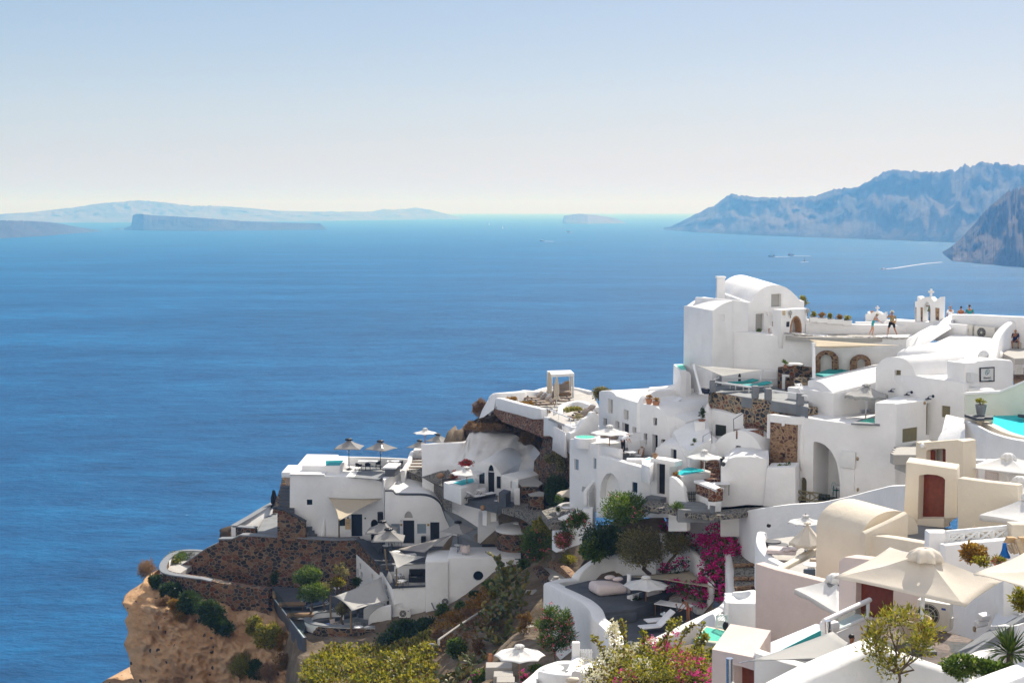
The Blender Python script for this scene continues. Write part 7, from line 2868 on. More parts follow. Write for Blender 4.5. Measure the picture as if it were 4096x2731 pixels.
for i in range(5):
 q=A3(1270,1085-32*i,99.0+.4*i)
 an('step',S(aL,(q.x,q.y,q.z-.35),(.85,.5,.7)),'h0',t)
c=A3(1355,1085,98.2)
bm=B()
k=A3(1355,975,98.2).z-c.z
aI(bm,[(.52,0),(.53,k),(.45,k+.06),(.05,k+.07)],c,30)
aV('stone_drum',bm,'h1','round stone pillar of black and tan stones beside the dark steps','pillar',ai=40)
aD(A3(1215,868,100.8)-V((0,0,.05)),aY(.15,.22,'terracotta')(),200,.11,'e2','terracotta pot with bushy plant on the dark stone corner',.4,.28,13)
bH=ac('plunge_pool','white walled pool edge jutting out behind the tall white house','pool',A3(250,1000,107))
zz0=A3(250,845,108.6).z
q=[aq(p,zz0)for p in((210,842),(298,842),(330,905),(275,908))]
an('pool_wall',S(af,q,(0,0,-9),.05),M[PL],bH)
q2=[aq(p,zz0+.01)for p in((232,848),(300,848),(325,895),(272,890))]
an('basin',S(aK,q2,.005),'g1',bH)
an('water',S(aK,[p+V((0,0,.012))for p in q2],.005),'h6',bH)
bm=B()
tp= _q('0 1048 106 120 1040 105.5 240 1010 105 300 920 104.6 320 905 104.4')
ab(bm,cr(tp,4),1.0,4,.4)
aa('garden_wall','lumpy white wall stepping down from the tall house corner',bm,PL)
Z('H')
ph=VP((1305,700),92.0,(2200,700),88.2)
h=aF('arched_house','big white house with a tall open arch and a tan door in its front',loc=ph.w(ph.uv((1580,1110))))
q=ph.poly( _p('1455 1180 1460 900 1466 597')+cr( _p('1500 598 1560 622 1610 668 1655 740 1685 840 1700 960'),3)+[(1702,1180)])
h.holes.setdefault(id(ph),[]).append((q,2.6))
h.door(ph,ph.rpx(1345,914,1402,1180,.35),'e7',.3,1,ae='narrow tan door')
h.face(ph, _p('1300 1500 1305 390 1365 378 1500 395 1660 418 1795 432 1830 420 2010 438 2012 246 2200 252 2200 1500'),5)
h.part('porch_back',S(aB,ph,q,-2.6,.05),PL)
qb=ph.poly( _p('1568 760 1700 740 1700 620 1568 600'))
h.part('porch_vault',S(aB,ph,qb,-2.3,.06),'f5')
h.part('porch_shelf',S(aB,ph,ph.poly( _p('1566 800 1700 770 1700 790 1566 815')),-2.1,.2),PL)
h.part('window',S(aB,ph,ph.poly( _p('1648 852 1702 846 1702 918 1646 922')),-2.45,.05),'glass')
for i,(x,y)in enumerate(((1612,870),(1626,918),(1604,943),(1670,955))):
 h.part('niche',S(aL,ph.w(ph.uv((x,y)),-2.5),(.13,.12,.2),rz=math.atan2(ph.d.y,ph.d.x)),'f6')
bm=S(aR,ph.w(ph.uv((1362,640)),-.02),.26,2,(.8,.5,6.5))
for v in bm.verts:
 v.co.z=max(v.co.z,ph.uv((1362,870))[1])
h.part('pilaster',bm,PL,True)
o=h.part('meter_cupboard',S(aL,ph.w(ph.uv((1780,755)),.1),(1.0,.22,1.06),rz=math.atan2(ph.d.y,ph.d.x),bev=.03),'h9')
h.part('duct',S(aL,ph.w(ph.uv((1772,970)),.04),(.9,.1,2.0),rz=math.atan2(ph.d.y,ph.d.x),bev=.02),PL)
for p_,lb in(((1862,748),'brass oval lamp right of the white meter cupboard'),((1864,1024),'brass oval lamp low on the arched house wall')):
 aV('bulkhead_lamp',S(aR,ph.w(ph.uv(p_),.04),.1,2,(.8,.5,1.25)),'bronze',lb,'lamp','bulkhead lamps',True)
cV=VP((1073,600),93.2,(1308,600),91.75)
h5=aF('stone_tower','tall brown stone wall end with a white lamp between white walls','wall',loc=cV.w(cV.uv((1190,830))),mat='g9')
h5.face(cV, _p('1045 900 1072 700 1076 374 1306 398 1302 900'),1.2,bev=.04)
h5.part('wall_lamp',S(aL,cV.w(cV.uv((1201,430)),.1),(.2,.12,.36),rz=.1,bev=.03),'h8')
h5.part('dark_hole',S(aL,cV.w(cV.uv((1205,718)),.0),(.24,.1,.26),bev=.04),'black')
aA('H',1205,830,90.6,150,110,'trailing green caper plant at the foot of the brown stone wall end','e2',420,.16,k=9,up=-.5,rr=(.2,.35),d=.3)
Z('H')
bm=B()
tp= _q('1082 352 93.4 1200 340 95.5 1375 322 97.6')
ab(bm,tp,.5,1.6,.06)
bm2=bm
aa('parapet_wall','white parapet on top of the brown stone wall end',bm,PL)
aa('parapet_wall','white rim over the stone face and arched house corner',S(ab,[cV.w(cV.uv(p),-.25)for p in((1080,352),(1306,378))]+[ph.w(ph.uv((1365,370)),-.25)],.55,.5,.06),PL)
ds=A3(1500,395,91.6).z-.55
flat('terrace', _p('1100 370 1370 330 1700 385 2020 390 2010 445 1800 440 1365 392'),ds,'c7',1)
pw4=VP((1415,200),95.6,(1640,260),92.6)
pw5=VP((1640,280),92.6,(2140,250),96)
h=aF('vaulted_house','white house with a low rounded roof behind the scalloped grey parasol',loc=pw4.w(pw4.uv((1530,380))))
h.face(pw4,[(1400,560),(1412,60)]+cr( _p('1415 48 1460 45 1530 65 1580 105 1640 160'),3)+[(1640,560)],7,back=V((5.6,4.4,.6)))
h.door(pw5,pw5.rpx(1888,165,1948,345),'e6',.2,1)
h.face(pw5, _p('1640 560 1640 158 1740 150 2000 128 2140 108 2145 560'),4)
wch=aC('dirchair',bv)
GD='black canvas director chairs'
tg(wch(aq((1440,378),ds),.5),'black director chair left on the arched house terrace by the square table','chair',GD)
tg(wch(aq((1822,405),ds),-1.0),'black director chair under the scalloped grey parasol','chair',GD)
tg(aC('stab',aJ(1.7,.75,.72,'marble','black',.04,True))(aq((1480,385),ds),-.1),'pale topped table with black legs beside the rounded white house','table')
tg(aC('gtab',aH('c8','grille',.62,.74))(aq((1895,405),ds),.2),'round glass table under the scalloped grey parasol','table')
aV('black_bag',S(aL,aq((1930,400),ds)+V((0,0,.85)),(.5,.2,.16),bev=.03),'black','small black bag on the round glass table','bag')
bn('H',(1940,92),92.4,392,395,'g5','grey scalloped parasol on the arched house terrace',val=.2,sides=8,drop=.62,ar='scalloped parasols')
bH=ac('plunge_pool','grey rimmed plunge pool at the terrace corner under the scalloped parasol','pool',aq((1940,420),ds))
zz_=A3(2008,436,88.9).z
q=[aq(p,zz_)for p in((1800,428),(1900,392),(2060,372),(2060,440),(2008,437))]
an('rim',S(af,q,(0,0,-.12),.03),'a5',bH)
q=[aq(p,zz_+.01)for p in((1870,415),(1930,395),(2060,376),(2060,432))]
an('basin',S(aK,q,.005),'g1',bH)
an('water',S(aK,[p+V((0,0,.012))for p in q],.005),'h6',bH)
Z('I')
cH=VP((735,650),88.2,(1320,560),91.5)
h=aF('white_house','white return wall with a tall tan door and a square tan shutter',loc=cH.w(cH.uv((1150,750))))
h.door(cH,cH.poly( _p('1110 748 1112 400 1122 350 1195 344 1186 740')),'e7',.22,1,ae='tall tan plank door')
q=cH.poly( _p('814 848 816 675 1003 648 1001 820'))
d_=h.win(cH,q,None,'e7',.05,name='shutter',ae='square tan shutter with a slot')
an('slot',S(aB,cH,cH.poly( _p('868 820 872 690 884 690 880 820')),-.03,.03),'g7',d_)
h.face(cH, _p('735 1400 735 360 1180 306 1315 298 1318 1400'),1.2)
for p_,lb in(((1086,349),'bronze round lamp left of the tall tan door'),((1283,330),'bronze round lamp right of the tall tan door')):
 aV('bulkhead_lamp',S(aR,cH.w(cH.uv(p_),.03),.1,2,(1,.5,1)),'bronze',lb,'lamp','bulkhead lamps',True)
zI=A3(1180,800,88.0).z
flat('path', _p('720 970 900 1040 980 1060 1260 830 1250 770 1110 770 980 830 850 985'),zI-.5,'concrete',1)
t=ac('stone_stair','grey stone steps behind the upper cream gateway','stairs',aq((930,980),zI))
for i in range(4):
 q=A3(915+12*i,985-24*i,84+.8*i)
 an('step',S(aL,(q.x,q.y,q.z-.3),(2.2,.8,.6)),'concrete',t)
bm=B()
ay=[[at(p,Y)for p,Y in r]for r in( _t('1245 870 80 1330 870 79.5 1450 870 79 1600 870 78'), _t('1262 790 80.4 1300 720 80.6 1400 730 80 1600 720 79'), _t('1300 740 81.4 1350 690 81.4 1430 660 80.8 1600 620 80'), _t('1358 500 82.6 1370 495 82.6 1460 520 81.8 1585 552 81'), _t('1380 500 84 1400 500 84 1480 520 83 1600 545 82'))]
a8(bm,ay)
aa('sculpted_wall','smooth sculpted white wall mass left of the pool wall',bm,PL,ai=True)
dt=A3(2100,640,78.5).z
crv=cr( _p('1590 572 1680 602 1800 662 1950 735 2150 795 2339 828 2600 850'),5)
d4=[at(p,81.0-10.5*i/(len(crv)-1))for i,p in enumerate(crv)]
aa('curved_wall','tall curved white retaining wall below the turquoise pool',S(a8,[[V((p.x-.1,p.y-.5,p.z-9))for p in d4],[V((p.x,p.y-.1,p.z-1))for p in d4],d4,[V((p.x+.15,p.y+.45,p.z+.02))for p in d4],[V((p.x+.15,p.y+.46,p.z-6))for p in d4]]),PL,ai=60)
rm=cr( _p('1760 582 1850 585 1960 630 2100 700 2250 750 2400 785'),4)
rmw=[aq(p,dt+.1)for p in rm]
wp=aa('pool_wall','curved cream pool rim inside the tall curved wall',S(ab,rmw,.5,1.6,.05),'f5')
bH=ac('swimming_pool','bright turquoise pool cut by the right edge','pool',aq((2150,640),dt))
q=[aq(p,dt)for p in _p('1835 585 1835 545 1960 512 2420 505 2420 790')+rm[::-1]]
an('basin',S(aK,q,.1),'f9',bH)
an('water',S(aK,[p+V((0,0,.03))for p in q],.01),'h7',bH)
flat('pool_coping', _p('1592 488 1955 512 1955 528 1840 528 1842 542 1750 540 1592 492'),dt+.45,'a4',.15)
aa('pool_step','cream block carrying the round grey planter by the pool',S(aK,[aq(p,dt+.3)for p in((1600,500),(1750,545),(1842,545),(1840,532),(1955,530),(1955,515),(1700,495))],2.5),'f5','plinth')
flat('pool_coping', _p('2260 488 2420 500 2420 520 2270 496'),dt+.3,'a4',.15)
aD(aq((1797,495),dt+.45),aY(.32,.58,'d0',rim=False)(),220,.13,'e5','large grey concrete planter with green leaves beside the turquoise pool',.35,.34,14)
def gate(z,dY,door_q,Y0,x0,Y1,x1,ae,depth,d5,fn):
 pass
Z('I')
p1=VP((985,950),67.5,(1575,950),65.2)
h=aF('gateway','upper cream gateway with a half open red door','gateway',loc=p1.w(p1.uv((1250,1120))),mat='f5')
q=p1.poly( _p('1112 1300 1112 955 1135 938 1200 925 1300 920 1340 922 1357 930 1355 1300'))
h.holes.setdefault(id(p1),[]).append((q,.75))
d_=h.part('door',S(aB,p1,p1.poly( _p('1222 1300 1222 935 1300 924 1350 928 1352 1300')),-.55,.06),'g2')
for a,b in(((1245,960),(1330,1072)),((1245,1085),(1330,1200))):
 an('door_panel',S(be,p1,p1.poly([(a[0],b[1]),(a[0],a[1]),(b[0],a[1]),(b[0],b[1])]),.05,-.52,.03),'g2',d_)
h.part('door',S(aB,p1,p1.poly( _p('1114 1300 1114 955 1136 945 1162 960 1162 1300')),-.3,.07),'g2')
h.part('passage',S(aB,p1,q,-.74,.04),'concrete')
h.face(p1, _p('982 1300 985 832 1020 850 1505 810 1575 832 1578 1300'),.9)
aV('camera_dome',S(aR,p1.w(p1.uv((1078,884)),.05),.13,2),'h8','white security camera dome on the upper cream gateway','camera',ai=True)
p2=VP((850,1300),61.4,(1550,1300),59.4)
h=aF('gateway','front cream gateway framing a tall panelled red double door','gateway',loc=p2.w(p2.uv((1180,1800))),mat='f5')
Z('J')
q=p2.poly( _p('1345 470 1358 8 1372 0 1440 -10 1530 -2 1585 18 1607 42 1595 495'))
h.door(p2,q,'g2',.42,2,3,ae='tall red panelled double door')
Z('I')
h.face(p2, _p('838 1800 856 1088 900 1092 1500 1178 1498 1800'),1.3,bev=.05,back=V((.5,1.25,0)))
Z('J')
p3=VP((1718,300),58.8,(2250,300),57.2)
h.face(p3, _p('1718 600 1722 25 2000 62 2300 95 2300 600'),.5,name='side_wall')
zG=p2.uv((1450,480))[1]
flat('terrace', _p('1055 560 1225 455 1600 495 1720 520 2300 560 2300 640 1430 620'),zG,'c6',4)
bm=B()
ay=cr( _q('1225 345 57.9 1100 410 57.6 950 480 57.4 830 535 57.2'),4)
ab(bm,ay,.4,2.2,.15)
aa('parapet_wall','rounded cream parapet slanting to the front gateway',bm,'f5')
p4=VP((808,700),57.6,(1430,700),54.8)
aa('garden_wall','cream front wall of the terrace before the red door',S(ao,p4,p4.poly( _p('800 1100 806 552 1110 590 1430 645 1430 1100')),.5,bev=.08),'f5')
p5=VP((388,700),60.2,(808,700),57.7)
u0,u1=(p5.uv((390,700))[0],p5.uv((812,700))[0])
z1=p5.uv((390,474))[1]
z9=p5.uv((390,1100))[1]-4
bf=[(0,z9),(0,z1)]
for a in range(1,20):
 bf.append((1.55*(1-math.cos(a*PI/20)),z1+1.02*math.sin(a*PI/20)))
bf+=[(3.1,z1),(3.1,z9)]
h=aF('vaulted_house','cream house with a smooth barrel vault left of the front gateway',loc=p5.w(((u0+u1)/2,z9+4)),mat='f5')
bm=B()
a_=[p5.w((u0,z),-d)for d,z in bf]
af(bm,a_,p5.d*(u1-u0))
h.part('vault',bm,'f5',30)
Z('H')
lw_=cr( _p('772 1300 785 1255 830 1228 960 1200 1250 1160 1500 1145 1650 1118 1800 1085 1950 1045 2060 1018 2160 995 2290 990'),4)
n=len(lw_)
d6=[at(p,94-24.5*(i/(n-1)))for i,p in enumerate(lw_)]
aa('lane_wall','long sloping white wall rising right of the cobbled steps',S(a8,[[V((p.x-.1,p.y-.7,p.z-7))for p in d6],[V((p.x,p.y-.12,p.z-.4))for p in d6],d6,[V((p.x+.2,p.y+.5,p.z-.05))for p in d6],[V((p.x+.3,p.y+.6,p.z-5))for p in d6]]),PL,ai=60)
p6=VP((632,1000),91.0,(1045,1000),90.4)
h=aF('white_house','plain rounded white wall block under the brown stone wall end',loc=p6.w(p6.uv((900,1200))))
h.face(p6, _p('628 1450 634 800 650 784 690 775 705 748 760 730 900 727 980 738 1047 745 1047 1450'),4,bev=.12)
p7=VP((1040,1000),90.2,(1306,1000),89.6)
h.face(p7, _p('985 1450 1030 1000 1045 830 1303 825 1303 1450'),2,name='side_wall')
aV('spout',S(aR,A3(655,795,90.7),.16,2),'a4','small dark rain spout on the rounded white block','spout',ai=True)
bm=B()
q= _q('700 745 91.4 1060 670 92.6 1065 750 90.8')
af(bm,q,(0,0,-3))
h.part('roof',bm,PL)
p8=VP((560,700),95.4,(1060,700),93.4)
h=aF('vaulted_house','white vault with a small black window below the rubble stone wall',loc=p8.w(p8.uv((790,720))))
h.win(p8,p8.rpx(768,632,812,692),'h9','glass',.18,.05)
h.win(p8,p8.rpx(740,716,786,760),'h9','glass',.18,.05)
h.face(p8,[(556,1000),(560,640)]+cr( _p('590 600 640 548 720 508 800 496 880 520 950 580 1010 690'),4)+[(1030,1000)],5,back=V((4.6,4.5,.3)))
bm=B()
c=A3(470,650,96.2)
aR(bm,(c.x,c.y,c.z-.3),1.3,3,(1.1,1,1))
aa('small_dome','small white dome by the thin handrail',bm,PL,'dome',True)
p9=VP((480,430),98.4,(930,450),96.2)
h=aF('white_house','rough white wall with a dark latticed cupboard door under the stone terrace',loc=p9.w(p9.uv((630,540))))
q=p9.poly( _p('583 545 583 440 682 452 682 550'))
d_=h.door(p9,q,'e6',.1,2,al=False,name='cupboard_door')
h.face(p9, _p('470 800 500 420 516 306 620 318 760 350 800 340 835 333 856 350 870 368 930 378 930 800'),1.2,bev=.12)
bm=S(aR,p9.w(p9.uv((515,460)),.0),.8,3,(.5,.5,1.9),.5,2.2)
aa('rough_rock','lumpy whitewashed rock at the end of the rough white wall',bm,PL,'rock',True)
t=ac('stone_stair','red stone steps with white joints climbing to the rubble terrace','stairs',A3(940,480,94.8))
for i,(x0,x1,y,Y)in enumerate(((770,1016,500,94.6),(858,1016,470,95.2),(860,1016,440,95.8),(935,1016,415,96.4),(950,1016,388,97),(965,1016,365,97.6))):
 a,b=(A3(x0,y,Y),A3(x1,y,Y))
 an('step',S(aL,((a.x+b.x)/2,a.y+.3,a.z-.25),(b.x-a.x,.8,.55),bev=.02),'h2',t)
t=ac('handrail','thin black handrail along the red stone steps','railing',A3(800,470,94.6))
for aO in( _p('752 505 748 395 845 335'),[(860,480),(862,340)], _p('938 410 936 350 1008 350')):
 an('rail',S(az,[at(p,94.6)for p in aO],.025,5),'black',t)
t=ac('handrail','thin grey handrail by the small white dome','railing',A3(520,610,95.0))
an('rail',S(az,[at(p,95.0)for p in((473,670),(475,548),(550,504),(555,610))],.025,5),'a4',t)
Z('H')
bm=B()
p=A3(442,535,97.0)
q=A3(442,415,97.0)
aP(bm,p,(.72,.65,q.z-p.z),bev=.04)
aV('white_pedestal',bm,M[PL],'white square pedestal carrying a potted shrub','pedestal',ai=40)
aD(A3(465,415,97.2),aY(.26,.14,'terracotta')(),260,.14,'e0','terracotta bowl with a dark shrub on the white pedestal',.9,.26,15)
aD(A3(405,632,95.4),aY(.15,.2,'terracotta')(),120,.1,'e2','terracotta pot with green plant by the small dome, upper of two',.3,.18,16)
aD(A3(380,662,95.0),aY(.12,.18,'terracotta')(),80,.09,'e2','terracotta pot with green plant by the small dome, lower of two',.2,.14,17)
bH=ac('plunge_pool','grey walled tub pool with bright blue water under a white parasol','pool',A3(370,1000,91.5))
zq=A3(270,895,91.2).z
q=[aq(p,zq)for p in cr( _p('226 868 330 820 440 832 545 858 500 878 400 890 285 908'),3,True)]
an('pool_wall',S(af,q,(0,0,-2.6),.06),'f6',bH,ai=40)
q=[aq(p,zq+.012)for p in cr( _p('252 870 335 828 430 838 490 855 400 875 275 895'),3,True)]
an('basin',S(aK,q,.006),'f9',bH)
an('water',S(aK,[p+V((0,0,.014))for p in q],.006),'h7',bH)
bn('H',(488,680),92.2,332,975,'b6','white parasol on a white pole beside the tub pool',pole='h8',ar=WG)
pca=VP((165,1050),90.6,(330,1100),89.6)
bm=S(ao,pca,pca.poly([(160,1400),(168,915)]+cr( _p('185 905 230 935 285 1000 305 1060 325 1200'),4)+[(330,1400)]),.45,bev=.1)
aa('garden_wall','curved white wall cheek in front of the tub pool',bm,PL)
aD(A3(232,950,90.9),aY(.2,.26,'black')(),220,.11,'e4','black pot with yellow flowers on the curved white cheek',.35,.24,18)
pgd=VP((315,1090),90.0,(410,1090),89.8)
bW(pgd,318,410,1040,1135,6,'dark picket gate below the tub pool','e6')
t=ac('stone_stair','grey steps below the dark picket gate','stairs',A3(390,1200,88.6))
for i,(y,Y)in enumerate(((1140,89.6),(1168,89.1),(1196,88.6))):
 q=A3(375+i*12,y,Y)
 an('step',S(aL,(q.x,q.y,q.z-.4),(1.7+.25*i,.7,.8),bev=.03),'c6',t)
bM=VP((405,1030),90.4,(585,1090),88.4)
aS=VP((585,1090),88.4,(648,1070),89.6)
t=ac('stone_wall','red brown stone parapet with a white cap and a small name plaque','wall',bM.w(bM.uv((500,1100))))
bm=S(ao,bM,bM.poly( _p('405 1060 405 950 588 1022 586 1135')),.6)
ao(bm,aS,aS.poly( _p('584 1136 586 1022 646 1012 640 1128')),.5)
an('masonry',bm,'h2',t)
an('cap',S(ab,[bM.w(bM.uv((405,942)),-.25),bM.w(bM.uv((588,1015)),-.2),aS.w(aS.uv((648,1006)),-.25)],.72,.14,.03),M[PL],t)
bm=S(ao,bM,bM.poly( _p('405 1250 405 1060 586 1135 580 1250')),.5)
ao(bm,aS,aS.poly( _p('578 1250 586 1136 640 1128 642 1250')),.5)
an('white_base',bm,M[PL],t)
t=ac('name_plaque','small pale plaque lettered Aqua e Terra on the red brown parapet','sign',aS.w(aS.uv((615,1050))))
an('plate',S(aB,aS,aS.poly( _p('584 1054 584 1034 645 1026 645 1046')),.06,.04),'marble',t)
b3('Aqua e Terra',.075,aS.w(aS.uv((614,1039)),.065),aS.d if aS.d.x>0 else-aS.d,aS.n,'d6',t)
zt2_=A3(560,985,90.6).z
tg(aC('wtab2',aJ(1.9,.85,.74,'h8','black'))(A3(575,985,90.6)-V((0,0,.62)),.15),'white table behind the red brown parapet','table')
tg(aC('arm2',bi('h8','h8'))(A3(535,990,91.4)-V((0,0,.6)),.3),'white shell chair at the table behind the red brown parapet','chair')
bm=B()
t=ac('stone_stair','dark red stone steps between the tub pool and the white block','stairs',A3(550,930,92))
for i,(x0,x1,y,Y)in enumerate(((480,630,930,91.8),(505,630,885,92.4),(530,630,835,93),(465,620,780,93.8))):
 a,b=(A3(x0,y,Y),A3(x1,y,Y))
 an('step',S(aL,((a.x+b.x)/2,a.y+.4,a.z-.5),(b.x-a.x,.9,1.0),bev=.02),'h2',t)
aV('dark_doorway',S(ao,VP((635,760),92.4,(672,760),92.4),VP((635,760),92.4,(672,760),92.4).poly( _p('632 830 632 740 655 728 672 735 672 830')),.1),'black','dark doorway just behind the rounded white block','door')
aA('H',240,1180,88.4,130,80,'tuft of green grass before the curved white cheek','e2',300,.25,narrow=.15,up=1.5)
aV('low_door',S(aB,aS,aS.poly( _p('533 1235 535 1165 578 1170 574 1240')),.05,.05),'c6','low grey hatch door at the foot of the red brown parapet','door')
t=ac('porch_railing','tan wooden cross railing before the tall open arch','railing',ph.w(ph.uv((1430,1130)),1.0))
c9=Pl(ph.w(ph.uv((1310,1100)),.8),ph.w(ph.uv((1620,1110)),.8))
for a,b in(((1313,1032),(1540,1062)),((1313,1112),(1540,1132)),((1313,1030),(1313,1125)),((1435,1046),(1430,1136)),((1540,1060),(1535,1140)),((1320,1040),(1428,1120)),((1320,1105),(1428,1055)),((1440,1055),(1535,1125)),((1440,1122),(1535,1070))):
 an('rail',S(az,[c9.hit(a),c9.hit(b)],.05,6),'e7',t)
a9('towel','e6',None,c9.hit((1518,1060))+c9.n*.1,c9.hit((1622,1075))+c9.n*.1,c9.hit((1570,1062)).z,c9.hit((1570,1118)).z,.05,14)
tw_o=cu.objects[-1]if False else bpy.data.objects['towel.001']if 'towel.001' in bpy.data.objects else bpy.data.objects['towel']
bI(tw_o,'dark green towel hung over the tan cross railing','towel')
tg(aC('bluechair',a4('b7'))(ph.w(ph.uv((1625,1110)),-.8),.6),'blue wire chair inside the tall open arch','chair')
tg(aC('gt2',aJ(1.2,.8,.74,'g7','navy'))(ph.w(ph.uv((1680,1110)),-.9),.1),'grey table inside the tall open arch','table')
zP2=A3(1450,1140,90.6).z
flat('path', _p('560 1260 800 1240 1100 1180 1380 1140 1720 1120 1700 1060 1300 1080 1240 1160 640 1180 400 1190 0 1120 -80 1160 300 1230'),A3(600,1220,88.6).z,'cobble',.3)
bm=B()
tp=cr( _q('1000 1400 80.5 990 1480 79 1020 1560 77.5 1100 1640 76 1220 1700 75'),4)
ab(bm,tp,.6,2.6,.2)
aa('curved_wall','curling white wall before the cushioned seat under the lane wall',bm,PL)
zU2=A3(1200,1600,77).z
flat('terrace', _p('1000 1480 1300 1440 1550 1480 1550 1700 1300 1740 1100 1660'),zU2-.3,'c7',1.2)
t=ac('stone_stair','two dark round steps below the lane wall','stairs',A3(1110,1520,79))
for i,(x,y,w_)in enumerate(((1100,1485,1.6),(1150,1515,1.9))):
 q=A3(x,y,79.4-.5*i)
 an('step',S(aI,[(w_*.3,-.5),(w_*.3,0),(.05,.01)],q,20),'c5',t)
t=ac('day_cushion','pale mattress seat with two pillows below the lane wall','cushion',A3(1200,1560,76.6))
an('mattress',S(aL,A3(1180,1570,76.8),(1.6,1.1,.25),rz=-.25,bev=.1),'c0',t,ai=40)
for x,y in((1230,1590),(1290,1580)):
 an('pillow',S(aR,A3(x,y,76.2)+V((0,0,.15)),.25,2,(1,.6,.45)),'c0',t,ai=True)
bn('H',(1395,1262),77.6,330,1620,'b6','white parasol with a wooden tip behind the cream scalloped one',pole='i2',finial='i2',ar=WG)
bn('H',(1410,1330),70.5,330,1720,'b4','cream scalloped parasol beside the cream barrel vault',val=.16,sides=8,drop=.95,ar='scalloped parasols')
aV('dark_bowl',S(aR,A3(1064,1346,80.6),.13,2,(1,1,.9)),'black','black round bowl on the white ledge under the lane wall','bowl',ai=True)
Z('J')
p10=VP((0,900),66.5,(380,960),63.0)
bm=S(ao,p10,p10.poly( _p('-10 1400 -5 888 375 972 380 1400')),.4,bev=.08)
ab(bm, _q('5 888 66.3 200 785 69 385 670 71.6'),.4,1.3,.08)
aa('garden_wall','cream terrace wall with table left of the barrel vault house',bm,'f5')
zJ=A3(350,930,65).z
flat('terrace', _p('40 930 380 760 420 960 380 985'),zJ-.3,'c7',1)
tg(aC('rt5',aH('h8','h8',.42,.74))(A3(352,925,65.5)-V((0,0,.3)),0),'round white table on the cream terrace by the barrel vault','table')
aV('grey_chair_back',S(aL,A3(325,920,64.4),(.55,.12,.36),bev=.04),'c1','grey cloth covered chair on the cream terrace by the barrel vault','chair')
bm=S(aL,A3(362,805,67.5),(.32,.28,.2),bev=.05)
aV('basket',bm,'i1','woven basket on the cream terrace ledge','basket')
p11=VP((-10,1000),66.4,(390,1000),63.0)
def bq(b7,d7,mat,ae,cq,val=0,vent=.34,ar='large square parasols',pole=.055,vmat=None):
 c=sum((V(p)for p in b7),V())/4
 base=V(cq)
 t=ac('parasol',ae,'parasol',base,0,ar)
 bm=B()
 NS,NU=(8,8)
 ay=[]
 for s in range(NS+1):
  f=s/NS
  b1=[]
  for k in range(4):
   a,b=(V(b7[k]),V(b7[(k+1)%4]))
   for u in range(NU):
    w_=u/NU
    q=a.lerp(b,w_).lerp(c,.035*math.sin(PI*w_))
    p=V(d7).lerp(q,f)
    p.z+=-.05*math.sin(PI*f)-.07*math.sin(PI*f)*math.sin(PI*w_)+.012*math.sin(f*12+w_*7+k)*f
    b1.append(bm.verts.new(p-base))
  ay.append(b1)
 n=4*NU
 for s in range(1,NS):
  for k in range(n):
   bm.faces.new((ay[s][k],ay[s][(k+1)%n],ay[s+1][(k+1)%n],ay[s+1][k]))
 bm.faces.new(ay[1][::-1])
 for v in ay[0]:
  bm.verts.remove(v)
 if val:
  lo=[bm.verts.new(v.co+V((0,0,-val*(1+.12*math.sin(i*1.7)))))for i,v in enumerate(ay[-1])]
  for k in range(n):
   bm.faces.new((ay[-1][k],ay[-1][(k+1)%n],lo[(k+1)%n],lo[k]))
 o=P('canopy',bm,mat,t,ai=14)
 md=o.modifiers.new('s','SOLIDIFY')
 md.thickness=.01
 ap=V(d7)-base
 bm=B()
 for p in b7:
  az(bm,[ap-V((0,0,.08)),(V(p)-base)*.99+ap*.01-V((0,0,.05))],.016,5)
 for p in b7:
  az(bm,[ap-V((0,0,1.0)),(V(p)-base).lerp(ap,.45)-V((0,0,.1))],.012,5)
 P('rib_frame',bm,'h8',t)
 P('pole',S(az,[(0,0,0),ap],pole,12),'h8',t,ai=40)
 bm=B()
 fo=lambda k,i:1+(.13*math.sin(k*2*PI*8)if i>1 else 0)
 aI(bm,[(vent*.1,.13),(vent*.55,.11),(vent*.9,.0),(vent*1.1,-.17)],ap,64,fo,caps=False)
 o=P('vent',bm,vmat or mat,t,ai=50)
 md=o.modifiers.new('s','SOLIDIFY')
 md.thickness=.012
 P('base',S(aP,(0,0,0),(.7,.7,.08),bev=.02),'d0',t)
 return t
zF=A3(1410,1530,37.3).z-.35
Z('J')
Lc,Fc,Rc,Bc=(A3(550,965,37.4),A3(1800,1242,35.2),A3(2142,1005,36.6),A3(1085,682,39.3))
apx=A3(1420,735,37.2)
zF=A3(1412,1660,37.2).z
bq([Lc,Fc,Rc,Bc],apx,'b4','largest cream square parasol in front of the red doors',(apx.x-.05,37.25,zF),vent=.42)
a2=A3(2700,860,33)
bq( _q('1872 928 34 2700 1160 31 3300 900 33.5 2352 735 36'),a2,'b4','cream square parasol cut by the right edge beside the largest one',(a2.x,33,zF),vent=.42)
Z('I')
def sq(du,cW,Y,size,lab,dv,rz=.8,mat='b6',hz=.75):
 a=at(du,Y)
 l=at(cW,Y)
 r=abs(a.x-l.x)
 z_=l.z
 aO=[V((a.x+r*math.cos(rz+k*PI/2+PI),a.y+r*.98*math.sin(rz+k*PI/2+PI),z_))for k in range(4)]
 return bq(aO,V((a.x,a.y,a.z)),mat,lab,(a.x,a.y,dv),vent=.32,ar='white square parasols')
sq((2145,1010),(1570,1147),66,2,'white square parasol by the lattice doors, highest on the right',zG-.2,.12)
sq((2290,1300),(1738,1450),61,2,'white square parasol just under the highest one at the right edge',zG-.2,.1)
Z('J')
a3=A3(2420,190,55)
bq( _q('1932 372 55 2500 470 53 2900 330 55 2420 215 58'),a3,'b6','white parasol with hanging cord above the cross fence',(a3.x,55,zG-.3),val=.22,ar='white square parasols')
Z('I')
eo=VP((1570,1200),69.5,(2339,1330),66)
